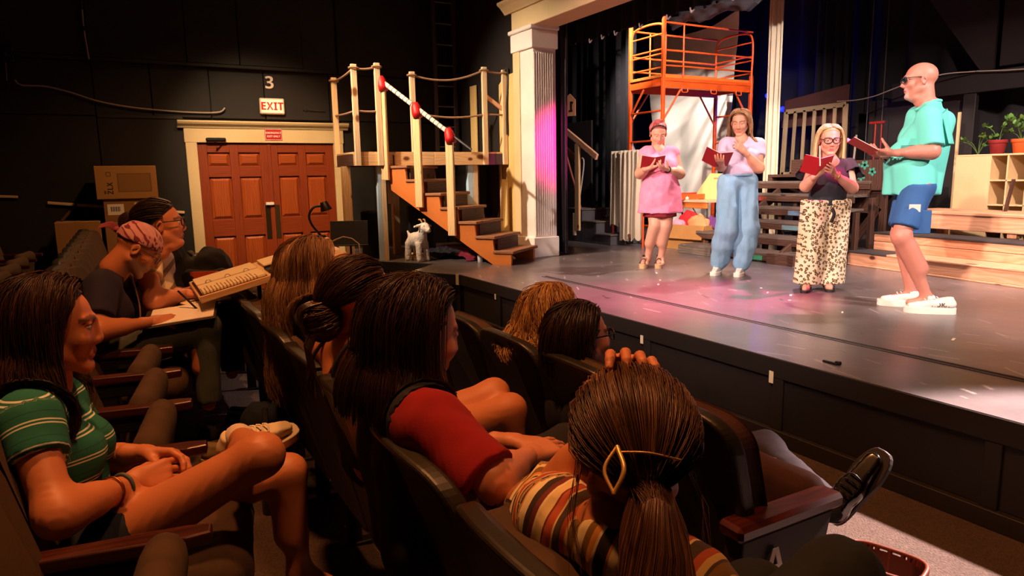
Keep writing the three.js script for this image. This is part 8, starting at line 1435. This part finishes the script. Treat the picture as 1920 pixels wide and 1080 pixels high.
{ // drafting board set up over the seats
  const g = thing('drafting_board', 'tilted wooden drafting board with papers between the rows', 'drafting board', [0, 0, 0]);
  const A = V(-3.72, 0.955, -0.31), B = V(-3.72, 1.13, -1.06), D = V(-4.28, 0.97, -0.3), u = B.clone().sub(A), L = u.length(); u.normalize(); let v = D.clone().sub(A); v.addScaledVector(u, -v.dot(u)).normalize(); const n = u.clone().cross(v).normalize(); if (n.y < 0) n.negate();
  const M = new THREE.Matrix4().makeBasis(u, n, u.clone().cross(n)), sgn = u.clone().cross(n).dot(v) > 0 ? 1 : -1;
  const put = (geo, a, h, b) => geo.translate(a, h, b * sgn).applyMatrix4(M).translate(A.x, A.y, A.z);
  mesh('board', put(cbox(L, 0.022, 0.56, 0.004), L / 2, 0, 0.28), MAT.pinePale[0], g);
  mesh('board_lip', put(cbox(L, 0.035, 0.015, 0.003), L / 2, 0.006, -0.006), MAT.pine[0], g);
  for (const [x, z] of [[-3.85, -0.66], [-4.15, -0.66]]) mesh('leg', bar([x, floorY(-0.66), -0.66], [x, 1.02, -0.66], 0.012), MAT.blackMetal, g);
  const pg = (name, label, w, d, a, b, h, m, cat) => { const q = put(cbox(w, h, d, 0.001), a, 0.012 + h / 2, b); return tag(mesh(name, q, m), label, cat); };
  const lines = signTex(256, 256, (c, w, h) => { c.fillStyle = '#e9dcbb'; c.fillRect(0, 0, w, h); c.fillStyle = '#7d6c50'; for (let i = 0; i < 17; i++) c.fillRect(20, 18 + i * 13.5, 120 + 90 * Math.abs(Math.sin(i * 7.3)), 4); });
  const pm = std({ map: lines, roughness: 0.85 });
  const b1 = thing('script_binder', 'open script binder with typed pages on the lower half of the drafting board', 'binder', [0, 0, 0]);
  mesh('binder_cover', put(cbox(0.34, 0.004, 0.46, 0.001), 0.18, 0.014, 0.27), std({ color: 0x5a2018, roughness: 0.5 }), b1);
  for (const b of [0.15, 0.39]) { const q = put(cbox(0.32, 0.014, 0.21, 0.002), 0.18, 0.024, b); uvBy(q, (x, y, z) => { const p = V(x, y, z).sub(A); return [p.dot(v) / 0.21, p.dot(u) / 0.32]; }); mesh('page_stack', q, pm, b1); }
  for (const a of [0.08, 0.18, 0.28]) mesh('binder_ring', put(new THREE.TorusGeometry(0.014, 0.002, 6, 14), a, 0.03, 0.27), MAT.steel, b1);
  pg('paper_stack', 'cream paper stack on the upper half of the drafting board', 0.3, 0.22, 0.53, 0.41, 0.016, MAT.paper, 'paper');
  const tr = thing('pencil_tray', 'dark pencil tray lying open on the drafting board', 'tray', [0, 0, 0]);
  mesh('tray', [put(cbox(0.3, 0.006, 0.14, 0.001), 0.52, 0.015, 0.18), put(cbox(0.3, 0.02, 0.006, 0.001), 0.52, 0.02, 0.11), put(cbox(0.3, 0.02, 0.006, 0.001), 0.52, 0.02, 0.25)], std({ color: 0x2b2420, roughness: 0.5 }), tr);
  const it = (label, a, b, l, c) => tag(mesh('pencil', put(cbox(l, 0.01, 0.012, 0.003), a, 0.026, b), std({ color: c, roughness: 0.5 })), label, 'pencil');
  it('white pencil lying at the front of the dark tray', 0.5, 0.14, 0.18, 0xd8d0c0); it('green marker lying at the back of the dark tray', 0.48, 0.22, 0.12, 0x3c4a2e); it('grey eraser stick in the middle of the dark tray', 0.58, 0.18, 0.06, 0x8e9a90);
  pg('index_card', 'small white card stack at the top corner of the drafting board', 0.07, 0.12, 0.73, 0.14, 0.02, MAT.paperWhite, 'card');
  const l = thing('desk_lamp', 'black gooseneck lamp clipped to the top of the drafting board', 'lamp', [0, 0, 0]); const P0 = put(new THREE.BufferGeometry().setFromPoints([V(0, 0, 0)]), 0.72, 0.012, 0.33).attributes.position; const q0 = V(P0.getX(0), P0.getY(0), P0.getZ(0));
  mesh('clip', [cbox(0.05, 0.09, 0.05, 0.006).translate(q0.x, q0.y + 0.04, q0.z)], MAT.blackMetal, l);
  mesh('clip_jaw', cbox(0.05, 0.1, 0.03, 0.004).translate(q0.x + 0.03, q0.y + 0.02, q0.z - 0.02), MAT.white, l);
  mesh('gooseneck', tube([q0.clone().add(V(0, 0.08, 0)), q0.clone().add(V(0, 0.15, 0.05)), q0.clone().add(V(0, 0.2, 0.06)), q0.clone().add(V(0, 0.245, 0.03)), q0.clone().add(V(0, 0.25, -0.02))], 0.007, 8), MAT.blackMetal, l);
  mesh('lamp_head', lathe([[0, 0.03], [0.02, 0.03], [0.035, -0.02], [0.03, -0.02], [0.016, 0.02], [0, 0.02]], 16).rotateX(0.3).translate(q0.x, q0.y + 0.245, q0.z - 0.035), MAT.blackMetal, l);
  tag(mesh('lamp_cable', tube([q0.clone().add(V(0.02, 0.03, -0.03)), q0.clone().add(V(0.05, 0.07, -0.12)), q0.clone().add(V(0.08, 0.02, -0.2)), q0.clone().add(V(0.1, -0.25, -0.12)), q0.clone().add(V(0.15, -0.5, -0.05)), q0.clone().add(V(0.35, -0.78, 0.25)), V(-3.3, 0.1, -0.5)], 0.004, 6), MAT.cable), 'thin white cable drooping from the drafting board lamp to the floor', 'cable');
}
{ // bags and bottles on the floor and seats
  const blk = clothMat(0x121014);
  const c = thing('dark_coat', 'black coat heaped over the seat beside the cream shirt person', 'coat', [0, 0, 0]);
  mesh('coat_body', sdfGeo([rc([-4.95, 0.75, -0.25], [-4.9, 1.12, -0.22], 0.16, 0.12), rc([-4.95, 0.75, -0.35], [-4.9, 1.0, -0.5], 0.15, 0.12), rc([-4.9, 0.6, -0.3], [-4.9, 0.55, -0.5], 0.16, 0.14)], { cell: 0.014, k: 0.08, disp: fold(0.02, 9, 1) }), blk, c);
  const t = thing('tote_bag', 'black tote bag with a red orange panel beside the drafting board', 'bag', [-4.5, 0.9, -0.42], 1.2);
  mesh('bag_body', sdfGeo([rc([-0.09, -0.14, 0], [0.09, -0.14, 0], 0.06), rc([-0.09, 0.08, 0], [0.09, 0.08, 0], 0.035), rc([-0.09, -0.14, 0], [-0.09, 0.08, 0], 0.06, 0.035), rc([0.09, -0.14, 0], [0.09, 0.08, 0], 0.06, 0.035)], { cell: 0.01, k: 0.05, disp: fold(0.008, 14, 1) }), blk, t);
  mesh('bag_panel', bx(0.16, 0.07, 0.006, 0, 0.08, 0.042), std({ color: 0xa8401e, roughness: 0.6 }), t);
  for (const [x, y, w, q] of [[-0.02, -0.06, 0.018, 0.05], [0.02, -0.075, 0.014, 0.03], [0, -0.12, 0.07, 0.02]]) mesh('bag_print', bx(w, q, 0.004, x, y, 0.064, 0.001), std({ color: 0xb9aa98, roughness: 0.7 }), t);
  const bb = thing('blue_backpack', 'dark blue backpack on the floor under the drafting board', 'backpack', [0, 0, 0]);
  mesh('pack_body', sdfGeo([rc([-3.4, 0.25, -0.55], [-3.25, 0.45, -0.6], 0.13, 0.1), rc([-3.55, 0.22, -0.5], [-3.35, 0.4, -0.5], 0.12, 0.1)], { cell: 0.012, k: 0.06, disp: fold(0.012, 12, 1) }), clothMat(0x14202c), bb);
  mesh('pack_strap', tube([[-3.25, 0.5, -0.5], [-3.15, 0.4, -0.48], [-3.15, 0.2, -0.45]], 0.014, 6), clothMat(0x10161c), bb);
  const bottle = (label, x, z, prof, col, cap) => { const q = thing('drink_bottle', label, 'bottle', [x, floorY(z), z]); mesh('bottle_body', lathe(prof, 20), phys({ color: col, roughness: 0.25, clearcoat: 0.5 }), q); const h = prof[prof.length - 1][1]; mesh('bottle_cap', new THREE.CylinderGeometry(cap, cap, 0.03, 16).translate(0, h + 0.01, 0), MAT.ironGrey, q); };
  bottle('short dark thermos standing on the floor by the sandy shoe', -3.06, -0.47, [[0, 0], [0.038, 0], [0.042, 0.01], [0.042, 0.17], [0.036, 0.19], [0, 0.19]], 0x141210, 0.036);
  bottle('tall dark bottle standing on the floor behind the thermos', -3.1, -0.6, [[0, 0], [0.036, 0], [0.036, 0.16], [0.016, 0.22], [0.014, 0.28], [0, 0.28]], 0x1c100c, 0.015);
  tag(mesh('floor_booklet', bx(0.12, 0.008, 0.22, -3.52, floorY(-0.45) + 0.012, -0.55, 0.002).rotateY(0), std({ color: 0x8a2f14, roughness: 0.6 })), 'rust orange booklet lying on the floor by the sandy shoe', 'booklet');
  const k = thing('ribbed_basket', 'rust brown ribbed basket on the carpet at the bottom right', 'basket', [-1.32, 0, -2.2], 0.3);
  const rim = [...Array(40).keys()].map(i => { const a = i / 40 * 6.283; return [0.13 * Math.sign(Math.cos(a)) * Math.pow(Math.abs(Math.cos(a)), 0.6), 0.2, 0.09 * Math.sign(Math.sin(a)) * Math.pow(Math.abs(Math.sin(a)), 0.6)]; });
  const bm = std({ map: woodTex(H(0x7a3314), H(0x54210d), null, 0.4, 12), roughness: 0.5 });
  mesh('basket_rim', tube(rim, 0.008, 7, true, 80), bm, k);
  rim.forEach((p, i) => mesh('basket_rib', bar([p[0] * 0.8, 0, p[2] * 0.8], p, 0.008, 0.009, 6), bm, k));
  mesh('basket_lining', lathe([[0, 0.004], [0.09, 0.004], [0.115, 0.19]], 24).scale(1, 1, 0.72), std({ color: 0x4a1c0c, roughness: 0.7, side: THREE.DoubleSide }), k);
}

renderer.render(scene, camera);
